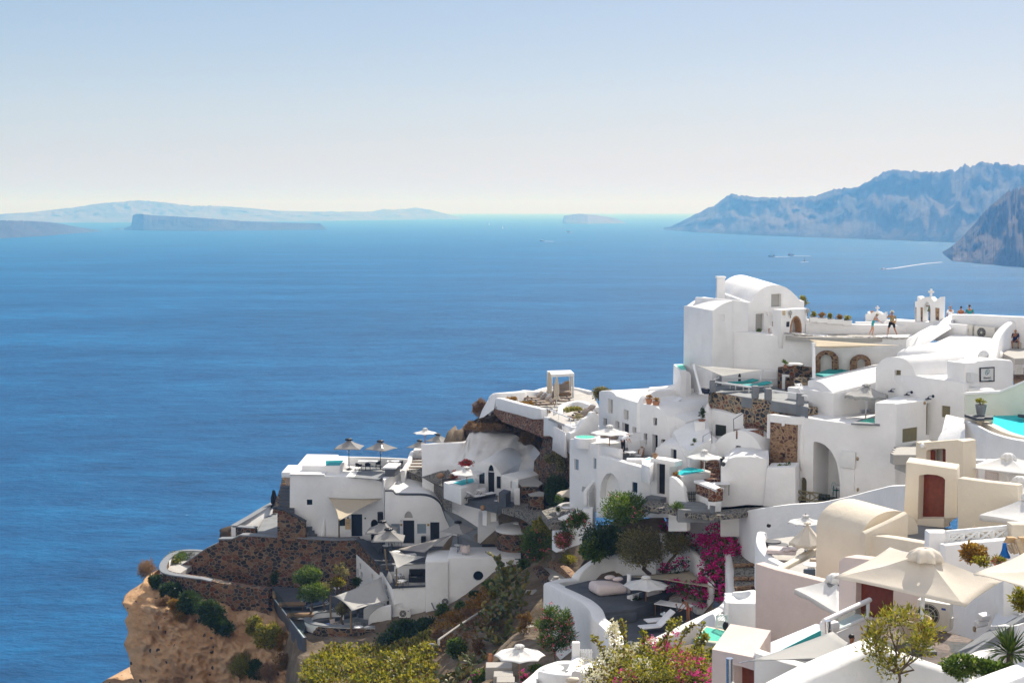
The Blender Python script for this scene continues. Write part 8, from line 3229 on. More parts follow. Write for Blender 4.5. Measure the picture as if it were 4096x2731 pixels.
aa('garden_wall','white wall with lattice doors behind the right square parasols',S(ao,eo,eo.poly( _p('1560 1500 1560 1050 2400 1100 2400 1500')),.5),PL)
bo(eo, _p('1630 1300 1636 1075 1765 1100 1765 1310'),'tall white lattice door behind the highest square parasol',6,'c0')
bo(eo, _p('1850 1320 1855 1190 2025 1225 2025 1330'),'wide white lattice door half under the square parasols',7,'c0')
Z('J')
shp=aq((1850,500),zG)
aD(V((shp.x,shp.y,zG)),aY(.52,.45,'d0',rim=False)(),900,.15,'e2','large round grey pot with a bushy shrub beside the front red door',.95,.55,19)
t=ac('folding_sunchair','folded sling chair behind the white cross fence','chair',aq((1860,560),zG))
bm=S(az, _q('1720 620 53.5 1890 478 53.9'),.03,6)
az(bm, _q('1800 640 53.4 1885 500 53.8'),.03,6)
an('frame',bm,'e8',t)
dH=VP((1615,580),51.5,(2205,520),52.8)
t=ac('cross_fence','white wooden fence of crosses on a low wall','fence',dH.w(dH.uv((1900,620))))
def d8(a,b,w_=.07,nm='cross_rail',off=0):
 bm=B()
 p,q=(dH.w(dH.uv(a),off),dH.w(dH.uv(b),off))
 az(bm,[p,q],w_,6)
 an(nm,bm,'h9',t)
d8((1615,545),(2210,490),.1,'top_rail')
d8((1615,640),(2200,590),.06,'bottom_rail')
xs=[1632,1772,1912,2050,2190]
for x in xs:
 d8((x,640-(x-1620)*.08),(x,543-(x-1620)*.09),.09,'post')
for a,b in zip(xs,xs[1:]):
 ya,yb=(640-(a-1620)*.08,640-(b-1620)*.08)
 ta,tb=(545-(a-1620)*.09,545-(b-1620)*.09)
 d8((a,ya),(b,tb),.05,off=.05)
 d8((a,ta),(b,yb),.05,off=-.05)
p12=VP((1430,600),51.6,(1618,600),51.2)
bm=B()
p=A3(1523,690,51.8)
q=A3(1523,525,51.8)
aP(bm,(p.x,p.y,p.z-1.5),(.74,.6,q.z-p.z+1.5),bev=.05)
aV('wall_pier',bm,M[PL],'white pier at the left end of the cross fence','pier',ai=40)
bm=B()
p=A3(2300,570,52.6)
q=A3(2300,450,52.6)
aP(bm,(p.x,p.y,p.z-1.5),(.75,.6,q.z-p.z+1.5),bev=.05)
aV('wall_pier',bm,'f5','cream pier at the right end of the cross fence','pier',ai=40)
bm=B()
p13=VP((1612,720),50.8,(2400,650),52.2)
ao(bm,p13,p13.poly( _p('1612 1100 1614 662 2200 608 2400 590 2400 1100')),.4,bev=.06)
aa('garden_wall','white low wall under the cross fence',bm,PL)
aA('J',1850,735,48.5,300,200,'round orange brown succulent bush below the cross fence','e4',1500,.14,k=18,aw=6)
aA('J',1950,815,46.5,190,70,'low yellow green bush beside the purple flower spikes','e5',400,.12,k=8)
aA('J',2110,810,46.5,150,90,'purple flower spikes beside the blue net','e5',260,.14,k=7,am='f3',nf=14,fs=.06,narrow=.2,up=1.2)
t=ac('hammock_chairs','stack of folded tan sling chairs at the right edge','chair',A3(2250,780,48.4))
for i,(x0,y0,x1,y1,w_)in enumerate(((2185,660,2240,730,.12),(2215,650,2270,740,.12),(2245,640,2285,735,.12),(2290,600,2352,760,.25))):
 bm=B()
 a,b=(A3(x0,y0,48.4-.1*i),A3(x1,y1,48.2-.1*i))
 d=b-a
 az(bm,[a,b],w_*.5,6)
 an('slat_frame',bm,'e8',t)
bm=B()
v=[at(p,48.3)for p in((2178,650),(2205,590),(2260,590),(2300,600),(2290,660),(2240,640))]
af(bm,v,(0,.25,0),.02)
an('sling',bm,'h3',t)
bm=B()
v=[at(p,48.0)for p in((2300,650),(2310,588),(2400,590),(2400,690))]
af(bm,v,(0,.2,0),.02)
an('sling',bm,'h3',t)
bm=B()
ay=[[A3(2170+14*math.sin(j*1.3)+(j-4)*s*2.4,640+s*24,48.0-.05*math.sin(j*2))for j in range(9)]for s in range(7)]
a8(bm,ay)
o=aV('blue_net',bm,'blue_net','blue net bundle hanging beside the tan sling chairs','net',ai=True)
md=o.modifiers.new('s','SOLIDIFY')
md.thickness=.04
p14=VP((592,1000),46.2,(870,1000),45.0)
h=aF('cream_house','cream pillar house with a dark red door under the largest parasol',loc=p14.w(p14.uv((720,1380))),mat='f8')
q=VP((760,1150),45.6,(1120,1150),44.2)
h.door(q,q.poly( _p('758 1365 766 1010 1120 1080 1110 1330')),'g2',.25,2,2)
h.face(q, _p('590 1700 598 808 650 768 860 790 1400 900 1400 1700'),.6)
p15=VP((-250,1000),59.5,(600,1000),55)
aa('garden_wall','plain tall cream wall below the barrel vault house',S(ao,p15,p15.poly( _p('-190 1600 -188 830 0 890 378 985 600 1040 605 1600')),.5,bev=.05),'f8')
bq( _q('183 1072 51.5 588 1300 49.5 960 1120 51.5 560 1000 53.5'),A3(575,960,51.5),'b6','white parasol half hidden behind the cream pillar',(A3(575,1000,51.5).x,51.5,zF-2),val=.18,ar='white square parasols')
zF=A3(1410,1530,37.6).z if False else zF
Z('L')
flat('court_floor', _p('900 900 1240 700 1600 640 2000 740 1700 930 1500 900 1400 1000 1000 1000'),zF,'h4',.4)
pA1=VP((1210,500),45.6,(1620,480),47.0)
aa('garden_wall','white wall behind the air conditioner under the largest parasol',S(ao,pA1,pA1.poly( _p('1200 760 1205 445 1285 455 1500 400 1640 400 1640 760')),.6,bev=.1),PL)
d9=VP((1600,500),46.8,(2010,650),40.4)
aa('garden_wall','white side wall with a round lamp right of the air conditioner',S(ao,d9,d9.poly( _p('1600 760 1600 380 2200 310 2200 700 1985 745 1820 690')),.5,bev=.05),PL)
bB(aq((1712,690),zF)+V((.05,.3,0)),-.62,'large white air conditioner with a blue badge on the court floor',.92,.78,.36,'d4')
bm=B()
c=d9.w(d9.uv((1998,662)),.02)
b2=B()
aI(b2, _p('.08 0 .08 .03 .06 .04 .01 .05'),(0,0,0),20)
m_=d9.n.to_track_quat('Z','Y').to_matrix().to_4x4()
m_.translation=c
bmesh.ops.transform(b2,matrix=m_,verts=b2.verts[:])
bm.free()
aV('bulkhead_lamp',b2,'bronze','round bronze wall lamp low on the court side wall','lamp','bulkhead lamps',True)
t=ac('floodlights','two white floodlights on a ledge at the right','lamp',A3(2060,610,38.5))
for x,y,rx in((2062,570,.3),(2040,620,1.1)):
 an('lamp_head',S(aL,A3(x,y,38.5),(.36,.2,.16),rz=.5,rx=rx,bev=.03),'h8',t)
an('bracket',S(az, _q('2060 610 38.5 2100 600 38.6 2110 560 38.7'),.025,6),'h8',t)
plt=VP((2175,450),38.6,(2420,460),37.4)
bo(plt, _p('2176 535 2178 372 2420 355 2420 590'),'white lattice panel at the right edge above the ledge',6)
aa('ledge','white ledge below the lattice panel',S(aK, _q('2160 520 39.2 2170 535 38.6 2420 590 37 2300 640 35 2110 640 37.6'),3),PL,'ledge')
bI(an('roof_terrace',S(aK, _q('1735 915 34.5 2080 680 38 2300 530 39.6 2420 560 36.5 2352 575 36.2 1900 880 33.5'),3),'a5'),kind='structure')
bm=B()
tp=cr( _q('1850 930 32.5 2000 830 34 2200 690 36 2420 545 38'),4)
ab(bm,tp,.55,3,.25)
aa('parapet_wall','rounded white parapet along the grey ledge at the right',bm,PL)
zQ=A3(500,740,44).z
bH=ac('plunge_pool','marble edged green tiled plunge pool in the foreground','pool',aq((650,720),zQ))
q=[aq(p,zQ)for p in((400,800),(840,620),(960,650),(1120,720),(900,900),(600,870))]
an('coping',S(af,q,(0,0,-.5),.03),'marble',bH)
q=[aq(p,zQ-.45)for p in((403,808),(842,630),(1120,740),(900,920),(600,890))]
an('pool_wall',S(af,q,(0,0,-6)),M[PL],bH)
q2=[aq(p,zQ+.006)for p in((575,822),(840,690),(872,674),(915,672),(930,730),(760,830),(620,830))]
an('basin',S(aK,q2,.003),'g0',bH)
an('water',S(aK,[p+V((0,0,.01))for p in q2],.004),'h5',bH)
cs=VP((905,640),42.4,(1230,500),44.6)
t=ac('glass_balustrade','glass balustrade with a thick white handrail by the foreground pool','balustrade',cs.w(cs.uv((1060,640))))
an('glass_pane',S(aB,cs,cs.poly( _p('915 690 905 605 1222 458 1218 560')),0,.02),'a6',t)
an('handrail',S(az,[cs.hit((900,605)),cs.hit((1232,450))],.085,10),'h8',t,ai=40)
bm=S(az,[cs.hit((1220,455)),cs.hit((1218,575))],.06,6)
az(bm,[cs.hit((950,690)),cs.hit((1228,572))],.05,6)
an('frame',bm,'h8',t)
aa('low_wall','low white wall under the glass balustrade',S(ao,cs,cs.poly( _p('1000 780 1000 688 1255 572 1275 590 1275 720 1060 790')),.6,bev=.05),PL)
bm=B()
p=A3(940,640,42.6)
aL(bm,p,(.55,.45,.35),rz=.6,bev=.12)
aa('pool_wall_end','rounded white wall end beside the glass balustrade',bm,PL,'wall')
s1,s2,s3=(A3(962,678,39.6),A3(345,895,36.5),A3(1260,860,33.5))
bJ([s1,s2,s3],'g5','big grey sail stretched over the foreground between steel posts',.07,.2)
bD(A3(935,820,39.8),A3(927,604,39.8),.085,'steel','steel post at the foreground pool corner',cap='steel')
bD(A3(215,1150,36.4),A3(214,876,36.4),.085,'steel','steel post by the pink walled house',cap='steel')
bJ( _q('240 1040 36 300 1100 33 160 1100 33.5'),'g5','tip of a lower grey sail at the bottom edge',.05,.05)
ps_=aq((1100,740),zF)
bm=B()
hd=A3(1100,722,40.6)
a5(V((hd.x,hd.y,hd.z-1.66)),.4,'dark haired man sitting behind the big grey sail, only his head showing',None,'a7','a7','g8','hair',H_=1.74)
t=ac('dark_table','dark table with a bottle and glass in the foreground court','table',aq((1220,790),zF))
tz=A3(1210,745,39.6).z
q=[aq(p,tz)for p in((1155,745),(1200,722),(1275,740),(1275,775),(1215,772))]
an('tabletop',S(af,q,(0,0,-.06)),'navy',t)
bm=B()
c=sum(q,V())/5
az(bm,[(c.x,c.y,zF),(c.x,c.y,tz-.05)],.06,8)
an('leg',bm,'navy',t)
bm=B()
c=aq((1245,768),tz)
aI(bm, _p('.04 0 .045 .12 .03 .18 .035 .2'),c,12)
aV('carafe',bm,'c8','small glass carafe on the dark foreground table','carafe',ai=40)
c=aq((1555,770),zF)
t=ac('wicker_chair','round wicker basket chair under the largest parasol','chair',c)
P('basket',S(aI, _p('.26 .05 .4 .35 .44 .62 .45 .7 .41 .69 .36 .35 .2 .15'),(0,0,0),36),'i1',t,ai=50)
P('rim',S(az,[(.43*math.cos(a*PI/18),.43*math.sin(a*PI/18),.7)for a in range(37)],.04,6,False),'i1',t)
bm=B()
tp=cr( _q('480 1130 31.5 760 985 32.4 1000 880 33.2 1200 800 33.8 1290 778 34.2'),4)
ay=[[V((p.x,p.y-.35,p.z-4))for p in tp],[V((p.x,p.y-.35,p.z-.12))for p in tp],[V((p.x,p.y-.2,p.z))for p in tp],[V((p.x,p.y+.55,p.z+.02))for p in tp],[V((p.x,p.y+.7,p.z-.12))for p in tp],[V((p.x,p.y+.7,p.z-4))for p in tp]]
a8(bm,ay)
aa('foreground_wall','thick white foreground wall rising from the bottom edge to the potted olive',bm,PL,ai=60)
bm=B()
tp=cr( _q('1285 790 34.3 1500 870 34 1700 940 33.4 2000 1040 32.4 2200 1120 31.6'),4)
ay=[[V((p.x,p.y-.3,p.z-4))for p in tp],[V((p.x,p.y-.3,p.z-.1))for p in tp],[V((p.x,p.y-.2,p.z))for p in tp],[V((p.x,p.y+.35,p.z+.02))for p in tp],[V((p.x,p.y+.4,p.z-4))for p in tp]]
a8(bm,ay)
aa('foreground_wall','white foreground wall falling from the potted olive to the bottom right',bm,PL,ai=60)
bm=B()
tp= _q('1960 1080 29 2200 985 30 2420 905 31')
ab(bm,tp,.7,3,.2)
aa('foreground_wall','white wall corner at the bottom right edge',bm,PL)
Z('L')
olb=A3(1400,1150,32.6)
olc=A3(1425,760,32.6)
b4('olive_tree','young potted olive with a slender trunk before the white foreground wall','tree',olb,olc+V((.1,0,0)),(1.02,.9,.92),2300,.13,'e5',121,26,narrow=.3,av=.045,au=.25,rr=(.22,.4),up=.9,aw=10)
def cI(x,y,Y,w,hh,ae,mat,n,size,aG,**kw):
 return aA('L',x,y,Y,w,hh,ae,mat,n,size,aG,**kw)
cI(1900,930,31.5,320,170,'green shrub with white blossoms at the bottom right','e2',2200,.11,122,k=18,am='f4',nf=30,fs=.05)
cI(2150,950,31.2,260,120,'dark green shrub right of the white blossomed one','e2',1300,.12,123,k=14)
cI(2340,450,35.5,170,190,'olive branch tip before the lattice at the right edge','e5',700,.14,124,k=12,narrow=.28,rr=(.2,.35))
t=ac('yucca','spiky green yucca at the right edge','plant',A3(2250,900,32))
rnd=random.Random(5)
c=A3(2250,840,32)-V(t.location)
bm=B()
cO=bm.faces.layers.float.new('rnd')
for i in range(120):
 a=rnd.uniform(0,2*PI)
 e=rnd.uniform(-.2,1.3)
 d=V((math.cos(a)*math.cos(e),math.sin(a)*math.cos(e),math.sin(e)))
 Ln=rnd.uniform(.5,.85)
 s_=d.cross(V((0,0,1))).normalized()*.03
 m1=c+d*Ln*.55
 cR=c+d*Ln+V((0,0,-.2*Ln*math.cos(e)))
 f=bm.faces.new([bm.verts.new(x)for x in(c-s_*.6,m1-s_,cR,m1+s_)])
 f[cO]=rnd.random()
P('blades',bm,'e2',t)
P('trunk',S(az,[(0,0,-1),c],.08,8),'bark',t)
ea=VP((90,900),40.5,(392,960),38.5)
h=aF('pink_house','pinkish house corner with a dark red door at the bottom edge',loc=ea.w(ea.uv((280,1050))),mat='f8')
h.door(ea,ea.poly( _p('245 1300 240 922 300 932 392 962 392 1300')),'g2',.3,2,2)
h.face(ea, _p('80 1350 88 808 392 868 392 1350'),2.0,bev=.06,back=V((.9,2.4,.05)))
pk2=VP((392,960),38.4,(900,1000),38.0)
bm=S(ao,pk2,pk2.poly( _p('392 1350 394 830 600 900 900 980 900 1350')),.5)
aa('garden_wall','white wall under the foreground pool and the big grey sail',bm,PL)
Z('K')
bt=A3(1450,985,86).z
ep=bt+.75
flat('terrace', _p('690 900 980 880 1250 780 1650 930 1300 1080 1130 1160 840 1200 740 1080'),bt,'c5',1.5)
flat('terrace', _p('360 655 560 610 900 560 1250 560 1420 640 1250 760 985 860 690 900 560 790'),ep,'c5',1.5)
t=ac('stone_stair','dark steps between the two levels of the garden terrace','stairs',aq((850,910),bt))
for i in range(3):
 z_=ep-.19*(i+1)
 y=900+28*i
 an('step',S(aK,[aq(p,z_)for p in((700-4*i,y),(985,y-34),(1000,y-4),(712,y+34))],.4),'c5',t)
def aE(name,ae,aO,w,h,mat=PL,seg=4,rnd=.2,cat='wall'):
 return aa(name,ae,S(ab,cr([at(p,Y)for p,Y in aO],seg),w,h,rnd),mat,cat)
aE('garden_wall','thick wavy white wall along the left of the garden terrace', _t('225 622 94.5 290 645 93 370 690 91 470 740 89.2 560 790 87.6 635 862 86 665 935 84.8 720 985 84 780 1040 82.6 812 1100 81 825 1180 79'),.95,5.5)
aE('garden_wall','short white wall return joining the grey path to the terrace', _t('235 625 94.6 330 600 95.4 445 590 95.8'),.9,3)
aE('garden_wall','white wall rising behind the beanbag below the olives', _t('440 600 95.8 470 540 96 530 480 96.2 610 425 96.4 700 385 96.6 850 372 96.6 1000 380 96 1200 420 95'),.8,4.5)
aE('garden_wall','long curving white wall between the garden terrace and the cobbled steps', _t('1400 -10 99 1500 8 98 1640 45 96.4 1735 95 95 1790 190 93 1825 300 90.8 1848 420 88.6 1852 520 87 1868 630 85.2 1862 720 84 1815 800 83 1760 850 82.4 1640 910 81.4 1480 985 80.2 1320 1060 79.2 1150 1140 78.2 1000 1190 77.4'),.75,6.5)
bm=B()
tp=cr( _q('1000 60 99 1120 60 98 1250 180 96.5 1400 280 94.6 1560 360 92 1640 480 90 1700 640 88'),4)
a8(bm,[tp,[V((p.x-.2,p.y-.4,p.z-9))for p in tp]])
o=aa('garden_wall','white rear wall of the garden terrace behind the bougainvillea',bm,PL,ai=True)
md=o.modifiers.new('s','SOLIDIFY')
md.thickness=.4
t=ac('cobbled_steps','broad cobbled steps with stone kerbs going down between white walls','stairs',A3(2000,350,88))
zc0=A3(1850,60,96).z
ST=[((1690,20),(1905,-40),(1912,100),(1765,118)),((1768,105),(1905,85),(2037,165),(1792,180)),((1792,170),(2035,150),(2100,225),(1805,245)),((1805,232),(2095,215),(2102,318),(1822,322)),((1822,305),(2100,300),(2225,448),(1872,462)),((1872,445),(2222,430),(2260,580),(1872,578)),((1872,560),(2215,560),(2215,640),(1885,668)),((1885,640),(2200,620),(2200,720),(1890,720))]
for i,q in enumerate(ST):
 z_=zc0-.22*i
 w_=[aq(p,z_)for p in q]
 an('tread',S(aK,w_,.02),'cobble',t)
 an('riser',S(aK,[p-V((0,0,.02))for p in w_],1.5),'g9',t)
 a,b=(w_[3],w_[2])
 d=b-a
 an('kerb',S(aL,(a+b)/2+V((0,.02,-.06)),(d.length,.32,.16),rz=math.atan2(d.y,d.x),bev=.03),'g9',t)
t=ac('beanbag','big pale beanbag lounger with two pillows on the upper garden terrace','beanbag',aq((745,720),ep))
c=aq((745,715),ep)
s_=cL(c.y)
bm=S(aL,(0,0,.36),(2.15,1.75,.72),bev=.28,seg=4)
for v in bm.verts:
 v.co+=V((.04*noise.noise(v.co*2),.04*noise.noise(v.co*2+V((3,0,0))),.08*noise.noise(v.co*1.5)-.14*(v.co.x>.3)*(v.co.z>.4)))
o=P('cushion',bm,'c0',t,ai=True)
t.rotation_euler=(0,0,.35)
t.location=c
for p in((.35,.55,.85),(.75,.15,.8)):
 P('pillow',S(aR,p,.38,2,(1,.6,.38)),'c0',t,ai=True)
bn('K',(1085,578),88.2,428,955,'b6','white parasol on a wooden pole over the garden terrace sofa',pole='i2',finial='i2',ar=WG)
bJ( _q('935 570 91.5 1470 512 92 1700 676 87 1290 600 88'),'g4','beige sail stretched behind the garden parasol',.08,.15)
bD(A3(920,808,90.2),A3(935,548,90.4),.14,'h8','white round post beside the pale beanbag')
t=ac('corner_sofa','white built corner sofa with pale seat pads round a table','sofa',aq((1250,860),bt))
sp=[aq(p,bt)for p in((985,925),(1225,845),(1330,800),(1420,790),(1560,900))]
def a0(a,b,w_,z0,z1,mat,nm,bev=.05):
 a,b=(V(a),V(b))
 d=b-a
 return an(nm,S(aL,((a.x+b.x)/2,(a.y+b.y)/2,(z0+z1)/2),(d.length+.2,w_,z1-z0),rz=math.atan2(d.y,d.x),bev=bev),M[mat],t,ai=40)
A_,B_,C_=(aq((1000,890),bt),aq((1400,775),bt),aq((1600,905),bt))
a0(A_,B_,1.0,bt,bt+.4,PL,'base')
a0(B_,C_,1.0,bt,bt+.39,PL,'base')
a0(A_,B_,.9,bt+.41,bt+.55,'c0','seat_pad')
a0(B_,C_,.9,bt+.405,bt+.545,'c0','seat_pad')
u_=(B_-A_).normalized()
nb=V((-u_.y,u_.x,0))
u2=(C_-B_).normalized()
dI=V((-u2.y,u2.x,0))
if nb.y<0:
 nb=-nb
if dI.x<0:
 dI=-dI
a0(A_+nb*.62,B_+nb*.62,.3,bt,bt+.95,PL,'back_wall')
a0(B_+dI*.62,C_+dI*.62,.3,bt,bt+.94,PL,'back_wall')
cm=[('c1',1010,850,'slate cushion at the left end of the corner sofa'),('c1',1050,840,'second slate cushion from the left end of the corner sofa'),('c3',1110,815,'large pale cushion right of the two slate ones at the sofa end'),('c1',1175,790,'slate cushion under the middle of the beige sail'),('c3',1225,775,'pale cushion between the slate one and the wide pale one'),('c3',1290,765,'wide pale cushion left of the sofa corner'),('c3',1365,765,'pale cushion in the sofa corner'),('c1',1300,740,'slate cushion tucked behind the wide pale one'),('c1',1415,800,'slate cushion behind the woman'),('c1',1520,865,'slate cushion on the right arm of the sofa, upper one'),('c1',1565,890,'slate cushion at the right end of the corner sofa')]
for m_,x,y,lb in cm:
 k=V(aq((x,y+30),bt+.5))
 on1=x<1390
 a,d_,n_=(A_,u_,nb)if on1 else(B_,u2,dI)
 k=a+d_*max(.1,(k-a).dot(d_))+n_*.28
 k.z=bt+.83
 aV('cushion',S(aL,k,(.66 if m_=='c3' else.58,.2,.52),rz=math.atan2(d_.y,d_.x),rx=-.25,bev=.1,seg=3),M[m_],lb,'cushion','sofa cushions',True)
tg(aC('ktab',aJ(2.3,.95,.78,'c3','wood',.06))(aq((1335,935),bt)+V((0,.2,0)),-.55),'white slab table with wooden legs in front of the corner sofa','table')
for(x,y),lb in(((1355,850),'orange drink glass on the white slab table'),((1362,875),'second drink glass on the white slab table')):
 bm=B()
 q=aq((x,y),bt+.79)
 aI(bm, _p('.045 0 .012 .02 .012 .1 .05 .16 .05 .26'),q,12)
 aV('drink_glass',bm,'i2' if y<860 else 'c8',lb,'glass','drink glasses',40)
t=tg(aC('side',aH('marble','h8',.38,.45))(aq((1265,968),bt),0),'low round white table with a tea set by the sofa','table')
for dx,lb in((-.12,'white teapot on the low round table'),(.12,'white cup on the low round table')):
 bm=B()
 q=aq((1265,968),bt)+V((dx,0,.455))
 aI(bm, _p('.05 0 .08 .05 .06 .11 .02 .13'),q,12)
 aV('teapot' if dx<0 else 'cup',bm,'h8',lb,'tableware',None,40)
lk=aC('lk',aQ('grille','c3',2.0,.72,40,.3))
tg(lk(aq((1215,1005),bt),-1.25),'white garden terrace lounger farther from the viewer','sun lounger','white loungers on the garden terrace')
tg(lk(aq((1165,1062),bt),-1.25),'white garden terrace lounger nearer to the viewer','sun lounger','white loungers on the garden terrace')
p=aq((1462,985),bt)
a5(p,-1.15,'woman in a black and red bikini bending over the white table',dict(pel=(0,.06,.93),waist=(0,-.02,1.07),chest=(0,-.16,1.26),neck=(0,-.27,1.38),head=(0,-.37,1.44),shl=(-.17,-.2,1.33),shr=(.17,-.2,1.33),ell=(-.2,-.4,1.12),elr=(.2,-.38,1.1),wrl=(-.12,-.6,.96),wrr=(.1,-.58,.92)),'a7','b1','g8','hair',bikini=True,bun=True,H_=1.7,female=True,shoes=None)
aA('K',1010,800,88.6,130,100,'dark potted plant at the left end of the corner sofa','e0',300,.2,k=7)
def bu(ae,base,Yb,c,Yc,rpx,eb,n,size,mat,aG,k,**kw):
 Z('K')
 s=cL(Yc)
 return b4(kw.pop('name','olive_tree'),ae,kw.pop('cat','tree'),at(base,Yb),at(c,Yc),(rpx*s,rpx*s*.8,eb*s),n,size,mat,aG,k,**kw)
bu('wide brownish olive tree over the white garden wall',(1110,560),93.5,(1040,300),92.5,280,190,7000,.17,'e3',141,46,av=.16,narrow=.4,au=.5)
bu('right hand lobe olive tree reaching to the bougainvillea',(1230,545),93,(1360,270),92,150,130,3200,.17,'e3',142,24,av=.12,narrow=.4,au=.5)
bu('dark green shrub mass between the big oleander and the brownish olive',(760,360),96,(720,240),95.5,260,170,4200,.24,'e0',143,34,name='bush',cat='shrub',narrow=.35)
bu('green shrub over the stone bed left of the brownish olive',(620,440),95,(620,330),94.6,140,110,1700,.22,'e2',144,16,name='bush',cat='shrub')
bu('tall oleander with red flowers above the grey path',(440,230),99,(440,120),99,125,125,1900,.26,'e2',145,16,name='oleander',cat='shrub',narrow=.25,am='f3',nf=24,fs=.1,up=.6)
bu('broad rosy oleander below the tall one on the slope',(380,300),98.5,(370,250),98.5,115,80,1400,.22,'d9',146,12,name='oleander',cat='shrub',narrow=.25,am='f3',nf=45,fs=.1,up=.6)
bu('big dark oleander with few red flowers beside the stone cistern',(120,420),114,(110,260),114,180,180,3600,.3,'e2',147,26,name='oleander',cat='shrub',narrow=.25,am='f3',nf=22,fs=.16,up=.6)
bu('loose pale green oleander top against the white dome',(180,200),112,(170,130),112,120,90,1000,.3,'e5',148,14,name='oleander',cat='shrub',narrow=.22,rr=(.22,.38),up=.6)
bu('tall thin oleander with pink tips below the wavy wall',(270,1300),85,(270,1060),85,215,250,5200,.24,'e2',149,34,name='oleander',cat='shrub',narrow=.2,am='f3',nf=130,fs=.085,up=1.0,rr=(.22,.4),au=.3)
def bb(ae,segs,nl,nf,ec,fs,aG,mat='f1',leaf='e2',rr_=.35):
 Z('K')
 rnd=random.Random(aG)
 aO=[(at(p,Y),r)for p,Y,r in segs]
 t=ac('bougainvillea',ae,'climber',aO[-1][0])
 o=V(t.location)
 cl=[((p-o)[:],(r,r*.6,r))for p,r in aO]
 bm=B()
 for(a,_),(b,_)in zip(aO,aO[1:]):
  cB(bm,a-o,b-o,.05,.04,rnd,.1)
 P('stem',bm,'a0',t,ai=True)
 P('leaves',S(bE,cl,nl,ec,.1,.6,rnd,.3),leaf,t)
 P('blossom',S(bj,cl,nf,fs,rnd,.95),mat,t)
 return t
bb('magenta bougainvillea cascading over the white wall by the cobbled steps',[((1690,190),92,.75),((1740,260),91.5,.75),((1700,330),91,.9),((1820,330),90,.8),((1760,420),90,1.0),((1860,350),89.5,.6),((1700,480),89.6,1.0),((1770,540),89,.95),((1690,600),88.8,.9),((1760,640),88.4,.8),((1640,560),89,.6),((1780,740),87.4,.6),((1620,250),92,.45),((1580,240),92,.3)],1700,560,.18,.13,151)
bb('smaller magenta bougainvillea trailing down the wall left of the cascade',[((1300,20),96.5,.5),((1340,60),96,.5),((1380,110),95.6,.5),((1400,170),95,.4),((1450,220),94.5,.5),((1500,310),93.6,.5),((1260,110),96.6,.35)],420,110,.18,.12,152)
bb('magenta bougainvillea behind the corner sofa under the beige sail',[((1340,660),89.6,.5),((1440,690),89,.55),((1540,690),88.4,.7),((1570,760),87.8,.6),((1610,640),88.4,.4)],520,130,.17,.12,153)
bb('magenta sprays between the olives and the beige sail',[((1250,500),92,.4),((1330,500),91.6,.45),((1380,470),91.4,.5),((1430,440),91.2,.35)],260,40,.17,.1,154,leaf='e0')
t=bb('large mixed bougainvillea with white and pink flowers at the bottom edge',[((700,1420),62,.7),((800,1360),62,.8),((900,1400),61,.9),((1000,1330),62,.9),((1080,1420),60,1.0),((1180,1330),62,.85),((1280,1400),60,1.0),((1380,1340),61,.9),((1480,1430),59,1.0),((1560,1350),61,.8),((1600,1490),58,.8),((1400,1520),58,.9),((1200,1520),58,1.0),((1000,1500),58,.9),((820,1480),59,.8),((640,1480),61,.6),((1660,1290),62,.4),((880,1240),63,.35),((1080,1180),63.5,.4),((1250,1230),63,.45)],9000,0,.15,.09,155,leaf='e5')
rnd=random.Random(6)
o=V(t.location)
def fl(mat,ee,nf,fs,r=.45):
 Z('K')
 P('blossom',S(bj,[((at(p,Y)-o)[:],(r,r*.7,r))for p,Y in ee],nf,fs,rnd,1.0),mat,t)
for b_ in[c for c in t.children if c.name.startswith('blossom')]:
 bpy.data.objects.remove(b_)
fl('f0', _t('1400 1330 60.2 1480 1370 59.6 1360 1400 59.6 1560 1400 59.2 1450 1470 58.2 1620 1480 57.4 1330 1160 62.6 1240 1250 62.2 1120 1190 62.8 900 1500 58.4'),330,.085)
fl('f4', _t('800 1400 61 700 1470 60.2 900 1310 61.4 1050 1400 59.4 740 1330 61.4 560 1400 61.4 1150 1210 62.6 1010 1260 62.2 640 1500 60.4'),330,.085)
for i,aO in enumerate((((880,1300),(890,1130),(870,980)),((1060,1300),(1070,1180),(1060,1080)),((1240,1260),(1290,1080),(1320,970)),((1330,1300),(1420,1100),(1510,1000)),((1450,1300),(1530,1180),(1590,1010)),((740,1380),(690,1220),(610,1120)),((1560,1330),(1680,1240),(1750,1300)),((1560,1250),(1590,1140),(1625,1110)),((1200,1200),(1270,1090),(1400,960)))):
 ps=cr([at(p,62.5-.1*i)-o for p in aO],6)
 P('stem',S(az,ps,[.025]*len(ps),5),'bark',t)
 P('leaves',S(bE,[(p[:],(.13,.13,.16))for p in ps],130,.17,.4,.7,rnd,.1),'e5',t)
t2=bb('white flowering bougainvillea spire before the dark garden terrace',[((790,1000),70,.25),((800,1060),70,.3),((780,1100),69.6,.3),((795,1180),69,.25),((800,1240),68.6,.2)],110,90,.14,.1,157,'f4','e5')
Z('K')
aE('garden_wall','white bench wall in the small court at the bottom edge', _t('170 1400 76 260 1420 75 380 1430 74 430 1400 74.4 460 1340 76 475 1290 77.4'),.8,1.6)
aE('garden_wall','white outer wall of the small court at the bottom edge', _t('-40 1560 73 40 1500 75 110 1440 77 180 1380 78.6 300 1335 79 410 1330 79'),.7,3)
flat('terrace', _p('150 1470 300 1340 470 1330 620 1340 560 1430 420 1480 250 1520 160 1560'),A3(330,1440,75).z-.7,'c6',2)
aE('garden_wall','low white wall right of the small court gate', _t('470 1420 73 560 1370 74 640 1330 75 720 1310 75.6'),.7,3)
bm=B()
p=A3(455,1310,77.6)
aP(bm,(p.x,p.y,p.z-1),(.45,.42,2.0),bev=.08)
